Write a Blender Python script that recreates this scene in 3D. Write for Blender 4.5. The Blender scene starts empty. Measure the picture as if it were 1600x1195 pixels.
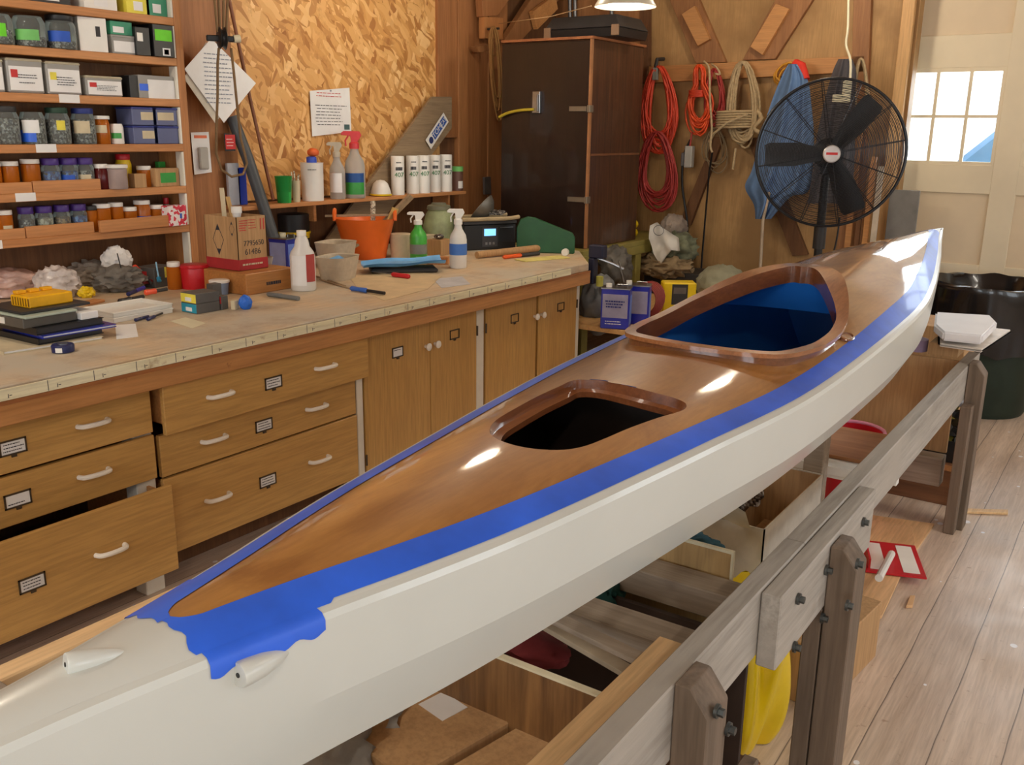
import bpy, bmesh, math, random
from mathutils import Vector, Matrix, noise, Euler
random.seed(7)
SC = bpy.context.scene
COL = SC.collection
# ---------------------------------------------------------------- camera
F, TH, YAW, ROLL, H = 1459.0, 0.26280, 0.59994, 0.012975, 1.65
_cy, _sy, _ct, _st = math.cos(YAW), math.sin(YAW), math.cos(TH), math.sin(TH)
FW = Vector((-_sy*_ct, _cy*_ct, -_st)); _r = Vector((_cy, _sy, 0)); _u = _r.cross(FW)
RT = _r*math.cos(ROLL)+_u*math.sin(ROLL); UP = _u*math.cos(ROLL)-_r*math.sin(ROLL)
CAM = Vector((0, 0, H))
def ray(x, y): return FW + RT*((x-800)/F) - UP*((y-597.5)/F)
def P(x, y, ax, v):
    d = ray(x, y); t = (v-CAM[ax])/d[ax]; return CAM+d*t
def PW(x, y, w): return CAM+ray(x, y)*w
def S(pt, npx): return npx*((Vector(pt)-CAM).dot(FW))/F
cd = bpy.data.cameras.new('camera'); cam = bpy.data.objects.new('camera', cd); COL.objects.link(cam)
cam.matrix_world = Matrix(((RT.x, UP.x, -FW.x, CAM.x), (RT.y, UP.y, -FW.y, CAM.y), (RT.z, UP.z, -FW.z, CAM.z), (0, 0, 0, 1)))
cd.sensor_fit = 'HORIZONTAL'; cd.sensor_width = 36; cd.lens = F/1600*36; cd.clip_start = 0.02
SC.camera = cam
SC.view_settings.view_transform = 'Standard'; SC.view_settings.look = 'None'; SC.view_settings.gamma = 1
SC.view_settings.exposure = 0.12

# ---------------------------------------------------------------- materials
def lin(c): return tuple(((x/255)/12.92 if x/255 <= .04045 else ((x/255+.055)/1.055)**2.4) for x in c)+(1,)
MATS = {}
def newmat(name):
    m = bpy.data.materials.new(name); m.use_nodes = True
    nt = m.node_tree; b = nt.nodes['Principled BSDF']; return m, nt, b
def texmap(nt, scale=(1, 1, 1), rot=(0, 0, 0)):
    tc = nt.nodes.new('ShaderNodeTexCoord'); mp = nt.nodes.new('ShaderNodeMapping')
    mp.inputs['Scale'].default_value = scale; mp.inputs['Rotation'].default_value = rot
    nt.links.new(tc.outputs['Object'], mp.inputs['Vector']); return mp.outputs['Vector']
def noiz(nt, vec, scale, detail=4, rough=.6, dist=0):
    n = nt.nodes.new('ShaderNodeTexNoise'); n.inputs['Scale'].default_value = scale
    n.inputs['Detail'].default_value = detail; n.inputs['Roughness'].default_value = rough
    n.inputs['Distortion'].default_value = dist
    nt.links.new(vec, n.inputs['Vector']); return n.outputs['Fac']
def ramp(nt, fac, stops):
    r = nt.nodes.new('ShaderNodeValToRGB'); cr = r.color_ramp
    while len(cr.elements) < len(stops): cr.elements.new(.5)
    for e, (p, c) in zip(cr.elements, stops): e.position = p; e.color = c
    nt.links.new(fac, r.inputs['Fac']); return r.outputs['Color']
def mixc(nt, fac, a, b, mode='MIX'):
    m = nt.nodes.new('ShaderNodeMix'); m.data_type = 'RGBA'; m.blend_type = mode
    for s, v in ((0, fac), (6, a), (7, b)):
        if hasattr(v, 'is_output') or isinstance(v, bpy.types.NodeSocket): nt.links.new(v, m.inputs[s])
        else: m.inputs[s].default_value = v
    return m.outputs[2]
def bump(nt, b, h, strength=.3, dist=.002):
    n = nt.nodes.new('ShaderNodeBump'); n.inputs['Strength'].default_value = strength; n.inputs['Distance'].default_value = dist
    nt.links.new(h, n.inputs['Height']); nt.links.new(n.outputs['Normal'], b.inputs['Normal'])
def plain(name, c, rough=.6, metal=0, var=.12, sc=8, coat=0, bmp=0, trans=0, spec=.5, emit=0):
    if name in MATS: return MATS[name]
    m, nt, b = newmat(name); c = lin(c)
    v = texmap(nt); f = noiz(nt, v, sc)
    d = tuple(x*(1-var*1.6) for x in c[:3])+(1,); l = tuple(min(1, x*(1+var)) for x in c[:3])+(1,)
    nt.links.new(ramp(nt, f, [(.3, d), (.7, l)]), b.inputs['Base Color'])
    b.inputs['Roughness'].default_value = rough; b.inputs['Metallic'].default_value = metal
    b.inputs['Specular IOR Level'].default_value = spec
    if coat: b.inputs['Coat Weight'].default_value = coat; b.inputs['Coat Roughness'].default_value = .06
    if bmp: bump(nt, b, noiz(nt, v, sc*6), bmp)
    if trans: b.inputs['Transmission Weight'].default_value = trans
    if emit: b.inputs['Emission Color'].default_value = c; b.inputs['Emission Strength'].default_value = emit
    MATS[name] = m; return m
def wood(name, c1, c2, ax='y', sc=1.0, rough=.55, coat=0, fine=1.0, stain=None, knots=0, bmp=.25, c3=None, streak=14, coatr=.05):
    """grain runs along ax"""
    if name in MATS: return MATS[name]
    m, nt, b = newmat(name)
    s = {'x': (.06, 1, 1), 'y': (1, .06, 1), 'z': (1, 1, .06)}[ax]
    v = texmap(nt, tuple(k*sc for k in s))
    f1 = noiz(nt, v, streak, 5, .65, .6); f2 = noiz(nt, v, 90*fine, 3, .6)
    col = ramp(nt, f1, [(.32, lin(c1)), (.68, lin(c2))])
    g = ramp(nt, f2, [(.35, (.82, .8, .78, 1)), (.6, (1.06, 1.05, 1.04, 1))])
    col = mixc(nt, .8, col, g, 'MULTIPLY')
    if c3:
        v2 = texmap(nt, (1, 1, 1)); f3 = noiz(nt, v2, 2.2, 4, .6)
        col = mixc(nt, ramp(nt, f3, [(.42, (0, 0, 0, 1)), (.62, (1, 1, 1, 1))]), col, lin(c3))
    if knots:
        vo = nt.nodes.new('ShaderNodeTexVoronoi'); vo.inputs['Scale'].default_value = knots
        k = {'x': (.4, 1, 1), 'y': (1, .4, 1), 'z': (1, 1, .4)}[ax]
        nt.links.new(texmap(nt, k), vo.inputs['Vector'])
        col = mixc(nt, ramp(nt, vo.outputs['Distance'], [(.05, (1, 1, 1, 1)), (.10, (0, 0, 0, 1))]), col, lin(tuple(x*.5 for x in c1)))
    if stain:
        f4 = noiz(nt, texmap(nt), stain[1], 6, .7)
        col = mixc(nt, ramp(nt, f4, [(stain[2], (0, 0, 0, 1)), (stain[3], (1, 1, 1, 1))]), col, lin(stain[0]))
    nt.links.new(col, b.inputs['Base Color'])
    b.inputs['Roughness'].default_value = rough
    if coat: b.inputs['Coat Weight'].default_value = coat; b.inputs['Coat Roughness'].default_value = coatr
    if bmp: bump(nt, b, f2, bmp, .001)
    MATS[name] = m; return m
def glass(name, tint=(235, 240, 240), a=.25, rough=.08):
    if name in MATS: return MATS[name]
    m, nt, b = newmat(name); nt.nodes.remove(b)
    o = [n for n in nt.nodes if n.type == 'OUTPUT_MATERIAL'][0]
    t = nt.nodes.new('ShaderNodeBsdfTransparent'); t.inputs[0].default_value = lin(tint)
    p = nt.nodes.new('ShaderNodeBsdfPrincipled'); p.inputs['Base Color'].default_value = lin(tint); p.inputs['Roughness'].default_value = rough
    fr = nt.nodes.new('ShaderNodeFresnel'); fr.inputs[0].default_value = 1.45
    ad = nt.nodes.new('ShaderNodeMath'); ad.operation = 'ADD'; ad.use_clamp = True; ad.inputs[1].default_value = a
    nt.links.new(fr.outputs[0], ad.inputs[0])
    mx = nt.nodes.new('ShaderNodeMixShader')
    for i, s in ((0, ad.outputs[0]), (1, t.outputs[0]), (2, p.outputs[0])): nt.links.new(s, mx.inputs[i])
    nt.links.new(mx.outputs[0], o.inputs[0]); MATS[name] = m; return m
def emis(name, c, s):
    m, nt, b = newmat(name); b.inputs['Base Color'].default_value = lin(c)
    b.inputs['Emission Color'].default_value = lin(c); b.inputs['Emission Strength'].default_value = s; return m
def mottle(name, cols, sc=30, rough=.5, bmp=.3, metal=0):
    """patchy many-coloured contents (hardware seen in a jar, OSB, rags)"""
    if name in MATS: return MATS[name]
    m, nt, b = newmat(name)
    vo = nt.nodes.new('ShaderNodeTexVoronoi'); vo.inputs['Scale'].default_value = sc
    nt.links.new(texmap(nt), vo.inputs['Vector'])
    sp = nt.nodes.new('ShaderNodeSeparateColor'); nt.links.new(vo.outputs['Color'], sp.inputs[0])
    n = len(cols); st = [((i+.01)/n, lin(c)) for i, c in enumerate(cols)]
    col = ramp(nt, sp.outputs[0], st)
    nt.nodes[-1].color_ramp.interpolation = 'CONSTANT'
    nt.links.new(col, b.inputs['Base Color']); b.inputs['Roughness'].default_value = rough; b.inputs['Metallic'].default_value = metal
    if bmp: bump(nt, b, sp.outputs[1], bmp, .003)
    MATS[name] = m; return m

# ---------------------------------------------------------------- mesh builder
class MB:
    def __init__(s, M=None): s.v = []; s.f = []; s.mi = []; s.M = M or Matrix()
    def add(s, vs, fs, mi=0, M=None):
        o = len(s.v); T = s.M @ M if M is not None else s.M
        s.v += [tuple(T @ Vector(v)) for v in vs]; s.f += [tuple(o+i for i in f) for f in fs]; s.mi += [mi]*len(fs); return s
    def box(s, x0, x1, y0, y1, z0, z1, mi=0, M=None):
        vs = [(x, y, z) for z in (z0, z1) for y in (y0, y1) for x in (x0, x1)]
        return s.add(vs, [(0, 2, 3, 1), (4, 5, 7, 6), (0, 1, 5, 4), (2, 6, 7, 3), (0, 4, 6, 2), (1, 3, 7, 5)], mi, M)
    def cbox(s, c, d, rot=(0, 0, 0), mi=0):
        M = Matrix.Translation(c) @ Euler(rot).to_matrix().to_4x4()
        return s.box(-d[0]/2, d[0]/2, -d[1]/2, d[1]/2, -d[2]/2, d[2]/2, mi, M)
    def lathe(s, prof, seg=20, M=None, mi=0, a0=0, a1=2*math.pi, sy=1):
        full = abs(a1-a0-2*math.pi) < 1e-6; n = seg if full else seg+1; vs = []
        for r, z in prof:
            for k in range(n):
                a = a0+(a1-a0)*k/seg; vs.append((r*math.cos(a), r*math.sin(a)*sy, z))
        fs = []
        for i in range(len(prof)-1):
            for k in range(seg):
                k2 = (k+1) % n; fs.append((i*n+k, i*n+k2, (i+1)*n+k2, (i+1)*n+k))
        if full:
            if prof[0][0] > 1e-5: fs.append(tuple(range(n))[::-1])
            if prof[-1][0] > 1e-5: fs.append(tuple((len(prof)-1)*n+k for k in range(n)))
        return s.add(vs, fs, mi, M)
    def cyl(s, p0, p1, r0, r1=None, seg=12, mi=0):
        p0, p1 = Vector(p0), Vector(p1); d = p1-p0; r1 = r0 if r1 is None else r1
        M = Matrix.Translation(p0) @ d.to_track_quat('Z', 'Y').to_matrix().to_4x4()
        return s.lathe([(r0, 0), (r1, d.length)], seg, M, mi)
    def tube(s, pts, r, seg=6, mi=0, closed=False):
        pts = [Vector(p) for p in pts]; n = len(pts); vs = []; up = Vector((.13, .21, .97)); prev = None
        for i, p in enumerate(pts):
            a = pts[(i-1) % n] if (i or closed) else p; b = pts[(i+1) % n] if (i < n-1 or closed) else p
            t = (b-a).normalized() if (b-a).length > 1e-9 else Vector((0, 0, 1))
            u = (prev or up); u = (u-t*u.dot(t))
            if u.length < 1e-4: u = Vector((1, 0, 0))-t*t.x
            u.normalize(); prev = u; w = t.cross(u); rr = r[i] if isinstance(r, (list, tuple)) else r
            for k in range(seg):
                an = 2*math.pi*k/seg; vs.append(p+u*(rr*math.cos(an))+w*(rr*math.sin(an)))
        fs = [(i*seg+k, i*seg+(k+1) % seg, ((i+1) % n)*seg+(k+1) % seg, ((i+1) % n)*seg+k) for i in range(n if closed else n-1) for k in range(seg)]
        if not closed: fs += [tuple(range(seg))[::-1], tuple((n-1)*seg+k for k in range(seg))]
        return s.add(vs, fs, mi)
    def prism(s, out, z0, z1, M=None, mi=0):
        n = len(out); vs = [(x, y, z0) for x, y in out]+[(x, y, z1) for x, y in out]
        fs = [tuple(range(n))[::-1], tuple(range(n, 2*n))]+[(i, (i+1) % n, n+(i+1) % n, n+i) for i in range(n)]
        return s.add(vs, fs, mi, M)
    def beam(s, p0, p1, w, h, up=(0, 0, 1), mi=0):
        """box from p0 to p1, width w across, height h along up"""
        p0, p1 = Vector(p0), Vector(p1); d = (p1-p0); L = d.length; d.normalize(); up = Vector(up)
        sx = d.cross(up).normalized(); uz = sx.cross(d)
        M = Matrix(((d.x, sx.x, uz.x, p0.x), (d.y, sx.y, uz.y, p0.y), (d.z, sx.z, uz.z, p0.z), (0, 0, 0, 1)))
        return s.box(0, L, -w/2, w/2, -h/2, h/2, mi, M)
    def grid(s, fn, nu, nv, mi=0, closed_u=False):
        vs = [fn(i/(nu-1 if not closed_u else nu), j/(nv-1)) for j in range(nv) for i in range(nu)]
        fs = [(j*nu+i, j*nu+(i+1) % nu, (j+1)*nu+(i+1) % nu, (j+1)*nu+i) for j in range(nv-1) for i in range(nu if closed_u else nu-1)]
        return s.add(vs, fs, mi)
    def blob(s, c, d, seed=0, amp=.25, sub=3, fr=2.2, flat=True, mi=0):
        bm = bmesh.new(); bmesh.ops.create_icosphere(bm, subdivisions=sub, radius=1)
        vs = []
        for v in bm.verts:
            p = v.co.copy(); q = p*fr+Vector((seed*3.7, seed*1.3, seed*7.1))
            k = 1+amp*(.55-1.9*abs(noise.noise(q))+.5*noise.noise(q*2.1)-.45*abs(noise.noise(q*3.7)))
            p = p*k; z = max(p.z, -.85) if flat else p.z
            vs.append((c[0]+p.x*d[0]/2, c[1]+p.y*d[1]/2, c[2]+z*d[2]/2))
        fs = [tuple(v.index for v in f.verts) for f in bm.faces]; bm.free()
        return s.add(vs, fs, mi)
    def obj(s, name, mats, parent=None, loc=None, bevel=0, angle=35, sub=0, rot=None, seg=1):
        me = bpy.data.meshes.new(name); me.from_pydata(s.v, [], s.f)
        if not isinstance(mats, (list, tuple)): mats = [mats]
        for m in mats: me.materials.append(m)
        me.polygons.foreach_set('material_index', s.mi)
        bm = bmesh.new(); bm.from_mesh(me); bmesh.ops.recalc_face_normals(bm, faces=bm.faces)
        if bevel:
            es = [e for e in bm.edges if len(e.link_faces) == 2 and e.calc_face_angle(0) > .6]
            bmesh.ops.bevel(bm, geom=es, offset=bevel, segments=seg, affect='EDGES', clamp_overlap=True)
        bm.to_mesh(me); bm.free()
        me.polygons.foreach_set('use_smooth', [True]*len(me.polygons)); me.set_sharp_from_angle(angle=math.radians(angle)); me.update()
        o = bpy.data.objects.new(name, me); COL.objects.link(o)
        if parent: o.parent = parent
        if loc is not None: o.location = loc
        if rot is not None: o.rotation_euler = rot
        if sub:
            md = o.modifiers.new('sub', 'SUBSURF'); md.levels = sub; md.render_levels = sub
        return o
def tag(o, label, cat, group=None, kind=None):
    if label: o['label'] = label
    if cat: o['category'] = cat
    if group: o['group'] = group
    if kind: o['kind'] = kind
    return o
def thing(name, label, cat, loc=(0, 0, 0), rz=0, group=None, rot=None):
    o = bpy.data.objects.new(name, None); COL.objects.link(o); o.location = loc; o.empty_display_size = .05
    o.rotation_euler = rot if rot else (0, 0, rz); return tag(o, label, cat, group)
def struct(o): o['kind'] = 'structure'; return o
def text(s, size, mat, parent, loc, rot, name='lettering', ext=.0006, align='CENTER', sx=1.0):
    cu = bpy.data.curves.new(name, 'FONT'); cu.body = s; cu.size = size; cu.extrude = ext; cu.align_x = align; cu.align_y = 'CENTER'
    cu.materials.append(mat); tmp = bpy.data.objects.new(name, cu); COL.objects.link(tmp)
    dg = bpy.context.evaluated_depsgraph_get(); me = bpy.data.meshes.new_from_object(tmp.evaluated_get(dg))
    bpy.data.objects.remove(tmp); o = bpy.data.objects.new(name, me); COL.objects.link(o); o.parent = parent
    o.location = loc; o.rotation_euler = rot; o.scale = (sx, 1, 1); return o
RX = (math.pi/2, 0, math.pi/2)      # text facing +x, reading along +y
RY = (math.pi/2, 0, 0)              # text facing -y
def scribble(parent, w, h, rows, mat, loc, rot, seed=0, name='printed_text', fill=.85, th=.35):
    """rows of small dark dashes: writing too small to read"""
    rr = random.Random(seed); m = MB(); dy = h/rows
    for k in range(rows):
        if rr.random() > fill: continue
        x = -w/2+rr.random()*w*.06; end = w/2-rr.random()*w*.25
        while x < end:
            l = w*(.04+.1*rr.random()); l = min(l, end-x+.001); y = h/2-dy*(k+.5)
            m.box(x, x+l, y-dy*th/2, y+dy*th/2, 0, .0004); x += l+w*.025
    if not m.v: return None
    return m.obj(name, mat, parent, loc, rot=rot)
def pchip(pts):
    xs = [p[0] for p in pts]; ys = [p[1] for p in pts]; n = len(xs)
    d = [(ys[i+1]-ys[i])/(xs[i+1]-xs[i]) for i in range(n-1)]; m = [d[0]]+[0 if d[i-1]*d[i] <= 0 else 2*d[i-1]*d[i]/(d[i-1]+d[i]) for i in range(1, n-1)]+[d[-1]]
    def f(x):
        if x <= xs[0]: return ys[0]+m[0]*(x-xs[0])
        if x >= xs[-1]: return ys[-1]
        i = max(k for k in range(n-1) if xs[k] <= x); h = xs[i+1]-xs[i]; t = (x-xs[i])/h
        return ys[i]*(1+2*t)*(1-t)**2+m[i]*h*t*(1-t)**2+ys[i+1]*t*t*(3-2*t)+m[i+1]*h*t*t*(t-1)
    return f
def crom(pts, n=6, closed=True):
    out = []; N = len(pts); pts = [Vector(p) for p in pts]
    rng = range(N) if closed else range(N-1)
    for i in rng:
        a, b, c, d = (pts[(i-1) % N], pts[i], pts[(i+1) % N], pts[(i+2) % N]) if closed else (pts[max(i-1, 0)], pts[i], pts[i+1], pts[min(i+2, N-1)])
        for k in range(n):
            t = k/n; out.append(.5*((2*b)+(c-a)*t+(2*a-5*b+4*c-d)*t*t+(3*b-a-3*c+d)*t*t*t))
    if not closed: out.append(pts[-1])
    return out

# palette
PI = math.pi
m_black = plain('black_plastic', (28, 28, 30), .4)
m_dark = plain('dark_grey', (52, 50, 50), .5)
m_white = plain('white_paint', (236, 232, 220), .45, var=.04)
m_wplast = plain('white_plastic', (240, 238, 232), .35, var=.03)
m_cream = plain('cream_paint', (226, 218, 188), .5, var=.06)
m_steel = plain('steel', (170, 172, 175), .3, 1.0)
m_galv = plain('galvanised', (140, 142, 145), .45, .8)
m_ink = plain('ink', (48, 48, 58), .7)
m_paper = plain('paper', (240, 240, 240), .7, var=.04)
m_card = wood('cardboard', (176, 138, 96), (196, 158, 112), 'z', 1, .8, streak=6, bmp=.1)
m_red = plain('red_plastic', (200, 30, 42), .35, var=.06)
m_blue = plain('tape_blue', (44, 104, 236), .45, var=.14, sc=5, coat=.15, bmp=.15)
m_yellow = plain('yellow_plastic', (240, 205, 30), .4, var=.06)
m_orange = plain('orange_plastic', (240, 112, 38), .4, var=.06)
m_green = plain('green_plastic', (56, 160, 66), .35)
m_glass = glass('clear_glass', (225, 232, 230), .10)
m_clearpl = glass('clear_plastic', (232, 230, 225), .38, .25)
# ---------------------------------------------------------------- room
XW, YB, ZC = -4.3, 6.9, 3.3
# floor boards: material with seams
def floor_mat():
    m, nt, b = newmat('floor_boards')
    v = texmap(nt, (1, .05, 1)); f = noiz(nt, v, 16, 5, .65, .5); f2 = noiz(nt, v, 120, 3)
    col = ramp(nt, f, [(.3, lin((196, 174, 154))), (.7, lin((228, 210, 194)))])
    col = mixc(nt, .7, col, ramp(nt, f2, [(.35, (.8, .79, .78, 1)), (.6, (1.05, 1.05, 1.05, 1))]), 'MULTIPLY')
    tc = nt.nodes.new('ShaderNodeTexCoord'); sx = nt.nodes.new('ShaderNodeSeparateXYZ'); nt.links.new(tc.outputs['Object'], sx.inputs[0])
    def mth(op, a, bb):
        n = nt.nodes.new('ShaderNodeMath'); n.operation = op
        for i, q in ((0, a), (1, bb)):
            if isinstance(q, (int, float)): n.inputs[i].default_value = q
            else: nt.links.new(q, n.inputs[i])
        return n.outputs[0]
    wob = mth('MULTIPLY', noiz(nt, texmap(nt, (.2, .6, 1)), 1.2), .03)
    xx = mth('ADD', mth('ADD', sx.outputs[0], .467-.018), wob)      # seam at x=-.467, every .155..
    fr = mth('FRACT', mth('DIVIDE', mth('ADD', xx, 20*.1695), .1695), 0)
    seam = ramp(nt, fr, [(0, (1, 1, 1, 1)), (.03, (0, 0, 0, 1))])
    wn = nt.nodes.new('ShaderNodeTexWhiteNoise'); wn.noise_dimensions = '1D'
    nt.links.new(mth('FLOOR', mth('DIVIDE', mth('ADD', xx, 20*.1695), .1695), 0), wn.inputs['W'])
    col = mixc(nt, .5, col, ramp(nt, wn.outputs['Value'], [(0, (.84, .84, .86, 1)), (1, (1.08, 1.06, 1.03, 1))]), 'MULTIPLY')
    # paint drips
    vo = nt.nodes.new('ShaderNodeTexVoronoi'); vo.inputs['Scale'].default_value = 12; nt.links.new(texmap(nt, (1, .8, 1)), vo.inputs['Vector'])
    sp = nt.nodes.new('ShaderNodeSeparateColor'); nt.links.new(vo.outputs['Color'], sp.inputs[0])
    drip = mth('MULTIPLY', mth('LESS_THAN', vo.outputs['Distance'], mth('MULTIPLY', sp.outputs[0], .17)), mth('GREATER_THAN', sp.outputs[1], .35))
    col = mixc(nt, drip, col, lin((240, 240, 246)))
    st = noiz(nt, texmap(nt), 26, 4, .7); col = mixc(nt, ramp(nt, st, [(.62, (0, 0, 0, 1)), (.72, (.6, .6, .6, 1))]), col, lin((150, 118, 96)))
    col = mixc(nt, seam, col, lin((52, 38, 30)))
    nt.links.new(col, b.inputs['Base Color'])
    nt.links.new(ramp(nt, noiz(nt, texmap(nt), 3), [(.3, (.28, .28, .28, 1)), (.7, (.5, .5, .5, 1))]), b.inputs['Roughness'])
    bump(nt, b, seam, -.4, .003); return m
m_floor = floor_mat()
struct(MB().box(-4.5, 3.2, -2.2, 7.6, -.1, 0).obj('floor', m_floor))
m_board = wood('wall_boards', (150, 100, 58), (178, 124, 76), 'z', 1, .7, knots=2.2, streak=9)
m_boardd = wood('wall_boards_dark', (96, 62, 36), (124, 84, 50), 'z', 1, .75, knots=1.6)
m_ply = wood('wall_ply', (170, 132, 82), (190, 150, 98), 'z', 1, .6, streak=7, c3=(156, 118, 72))
m_osb = None
def osb():
    m, nt, b = newmat('osb')
    out = None
    cols = [[(.0, lin((176, 118, 58))), (.5, lin((216, 160, 92))), (1, lin((236, 188, 122)))], [(0, lin((164, 104, 50))), (.5, lin((222, 166, 98))), (1, lin((244, 202, 140)))]]
    hs = []
    for i, (rx, sc) in enumerate(((.35, (1, 34, 8)), (-.4, (1, 28, 7)), (.9, (1, 40, 9)))):
        vo = nt.nodes.new('ShaderNodeTexVoronoi'); vo.inputs['Scale'].default_value = 1
        tc = nt.nodes.new('ShaderNodeTexCoord')
        ns = nt.nodes.new('ShaderNodeTexNoise'); ns.inputs['Scale'].default_value = 5; nt.links.new(tc.outputs['Object'], ns.inputs['Vector'])
        va = nt.nodes.new('ShaderNodeVectorMath'); va.operation = 'MULTIPLY_ADD'; va.inputs[1].default_value = (.12, .12, .12)
        nt.links.new(ns.outputs['Color'], va.inputs[0]); nt.links.new(tc.outputs['Object'], va.inputs[2])
        mp = nt.nodes.new('ShaderNodeMapping'); mp.vector_type = 'TEXTURE'; mp.inputs['Rotation'].default_value = (rx, 0, 0); mp.inputs['Scale'].default_value = tuple(1/q for q in sc)
        nt.links.new(va.outputs[0], mp.inputs['Vector']); nt.links.new(mp.outputs[0], vo.inputs['Vector'])
        sp = nt.nodes.new('ShaderNodeSeparateColor'); nt.links.new(vo.outputs['Color'], sp.inputs[0])
        c = ramp(nt, sp.outputs[0], cols[i % 2]); hs.append(sp.outputs[1])
        out = c if out is None else mixc(nt, ramp(nt, sp.outputs[2], [(.45, (0, 0, 0, 1)), (.5, (1, 1, 1, 1))]), out, c)
    f = noiz(nt, texmap(nt), 7, 5, .7); out = mixc(nt, ramp(nt, f, [(.56, (0, 0, 0, 1)), (.8, (.75, .75, .75, 1))]), out, lin((158, 100, 48)))
    nt.links.new(out, b.inputs['Base Color']); b.inputs['Roughness'].default_value = .55
    bump(nt, b, hs[0], .3, .002); return m
m_osb = osb()
wl = struct(MB().box(XW-.15, XW, -2.2, 7.1, 0, ZC).obj('wall_left', m_boardd))
# osb sheet between the two posts
struct(MB().box(XW, XW+.015, 3.2, 5.32, 1.25, ZC-.05).obj('wall_left_panel', m_osb))
# end wall: ply part and the door opening
XD0 = -1.52
DY = 7.1
struct(MB().box(XW-.15, XD0-.0, YB, YB+.12, 0, ZC).obj('wall_back', m_ply))
struct(MB().box(XD0, 3.2, DY+.0, DY+.12, 2.75, ZC).obj('wall_back_header', m_cream))
# right and rear walls with windows for daylight
def wall_holes(name, axis, pos, th, a0, a1, z0, z1, holes, mat):
    m = MB(); cur = a0
    def bx(u0, u1, w0, w1):
        if u1-u0 < 1e-4 or w1-w0 < 1e-4: return
        if axis == 'x': m.box(pos, pos+th, u0, u1, w0, w1)
        else: m.box(u0, u1, pos, pos+th, w0, w1)
    for (h0, h1, g0, g1) in holes:
        bx(cur, h0, z0, z1); bx(h0, h1, z0, g0); bx(h0, h1, g1, z1); cur = h1
    bx(cur, a1, z0, z1); return struct(m.obj(name, mat))
m_wallw = plain('wall_whitewash', (214, 200, 172), .8)
RH = [(-.6, .9, 1.0, 2.2), (1.9, 3.4, 1.0, 2.2), (4.4, 5.9, 1.0, 2.2)]
wall_holes('wall_right', 'x', 3.0, .12, -2.2, 7.3, 0, ZC, RH, m_wallw)
BH = [(-2.6, -1.2, 1.1, 2.2), (.2, 1.7, 1.0, 2.2)]
wall_holes('wall_front', 'y', -2.2, .12, -4.45, 3.1, 0, ZC, BH, m_wallw)
struct(MB().box(-4.5, 3.2, -2.2, 7.3, ZC, ZC+.1).obj('ceiling', wood('ceiling_boards', (150, 112, 72), (178, 138, 92), 'y', 1, .7)))
wn = 1
for (a, b_, c, d) in RH:
    f = MB()
    for (u, w) in ((a, a+.05), ((a+b_)/2-.02, (a+b_)/2+.02), (b_-.05, b_)): f.box(2.98, 3.05, u, w, c, d)
    for (u, w) in ((c, c+.05), ((c+d)/2-.015, (c+d)/2+.015), (d-.05, d)): f.box(2.985, 3.045, a, b_, u, w)
    struct(f.obj('window_%d' % wn, m_white)); wn += 1
for (a, b_, c, d) in BH:
    f = MB()
    for (u, w) in ((a, a+.05), ((a+b_)/2-.02, (a+b_)/2+.02), (b_-.05, b_)): f.box(u, w, -2.2, -2.12, c, d)
    for (u, w) in ((c, c+.05), ((c+d)/2-.015, (c+d)/2+.015), (d-.05, d)): f.box(a, b_, -2.195, -2.125, u, w)
    struct(f.obj('window_%d' % wn, m_white)); wn += 1

# garage door (white panels, a row of six-pane windows)
m_door = plain('door_cream', (240, 226, 196), .5, var=.05, sc=2)
m_door2 = plain('door_panel_cream', (234, 214, 182), .55, var=.05, sc=2)
door = struct(bpy.data.objects.new('door_1', None)); COL.objects.link(door)
def gx(px, py): return P(px, py, 1, DY)
zt, zb = gx(1500, 106).z, gx(1500, 257).z
wx0, wx1 = gx(1409, 180).x, gx(1563, 180).x
pitchx = wx1-wx0+.16
fr = MB(); pn = MB(); x = wx0-.12
nwin = 4
xR = wx0+nwin*pitchx
ty0, ty1 = DY, DY+.05
zmid2 = gx(1500, 54).z
# stiles / rails
fr.box(wx0-.14, wx0, ty0, ty1, .02, 2.75)
for k in range(nwin):
    a = wx0+k*pitchx; fr.box(a+(wx1-wx0), a+pitchx, ty0, ty1, .02, 2.75)
rz = [(.02, .14), (.70, .80), (gx(1500, 302).z+.0, zb), (zt, zmid2), (2.68, 2.75)]
for (a, c) in rz: fr.box(wx0-.139, xR-.001, ty0+.002, ty1-.002, a+.0, c)
for (a, c) in ((.14, .70), (.80, gx(1500, 302).z), (zmid2, 2.68)): pn.box(wx0, xR, ty0+.02, ty1-.012, a, c)
fr.obj('door_frame', m_door, door, bevel=.004)
pn.obj('door_panel', m_door2, door)
mu = MB()
for k in range(nwin):
    a = wx0+k*pitchx; w = wx1-wx0
    mu.box(a-.006, a+.02, ty0+.004, ty0+.03, zb-.006, zt+.006); mu.box(a+w-.02, a+w+.006, ty0+.004, ty0+.03, zb-.006, zt+.006)
    mu.box(a-.006, a+w+.006, ty0+.005, ty0+.031, zb-.006, zb+.02); mu.box(a-.006, a+w+.006, ty0+.005, ty0+.031, zt-.025, zt+.006)
    for q in (1, 2): mu.box(a+w*q/3-.011, a+w*q/3+.011, ty0+.002, ty0+.028, zb, zt)
    mu.box(a+.012, a+w-.012, ty0+.006, ty0+.026, (zt+zb)/2-.008, (zt+zb)/2+.012)
mu.obj('window_muntins', m_door, door)
MB().box(wx0, xR, ty0+.014, ty0+.018, zb, zt).obj('window_glass', glass('window_glass', (250, 252, 252), .02), door)
struct(MB().box(xR, 3.0, DY, DY+.12, 0, 2.75).obj('wall_back_white', m_door2))
struct(MB().box(XD0-.02, wx0-.14, YB+.02, DY+.1, 0, 2.8).obj('trim_1', m_white, bevel=.005))
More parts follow.
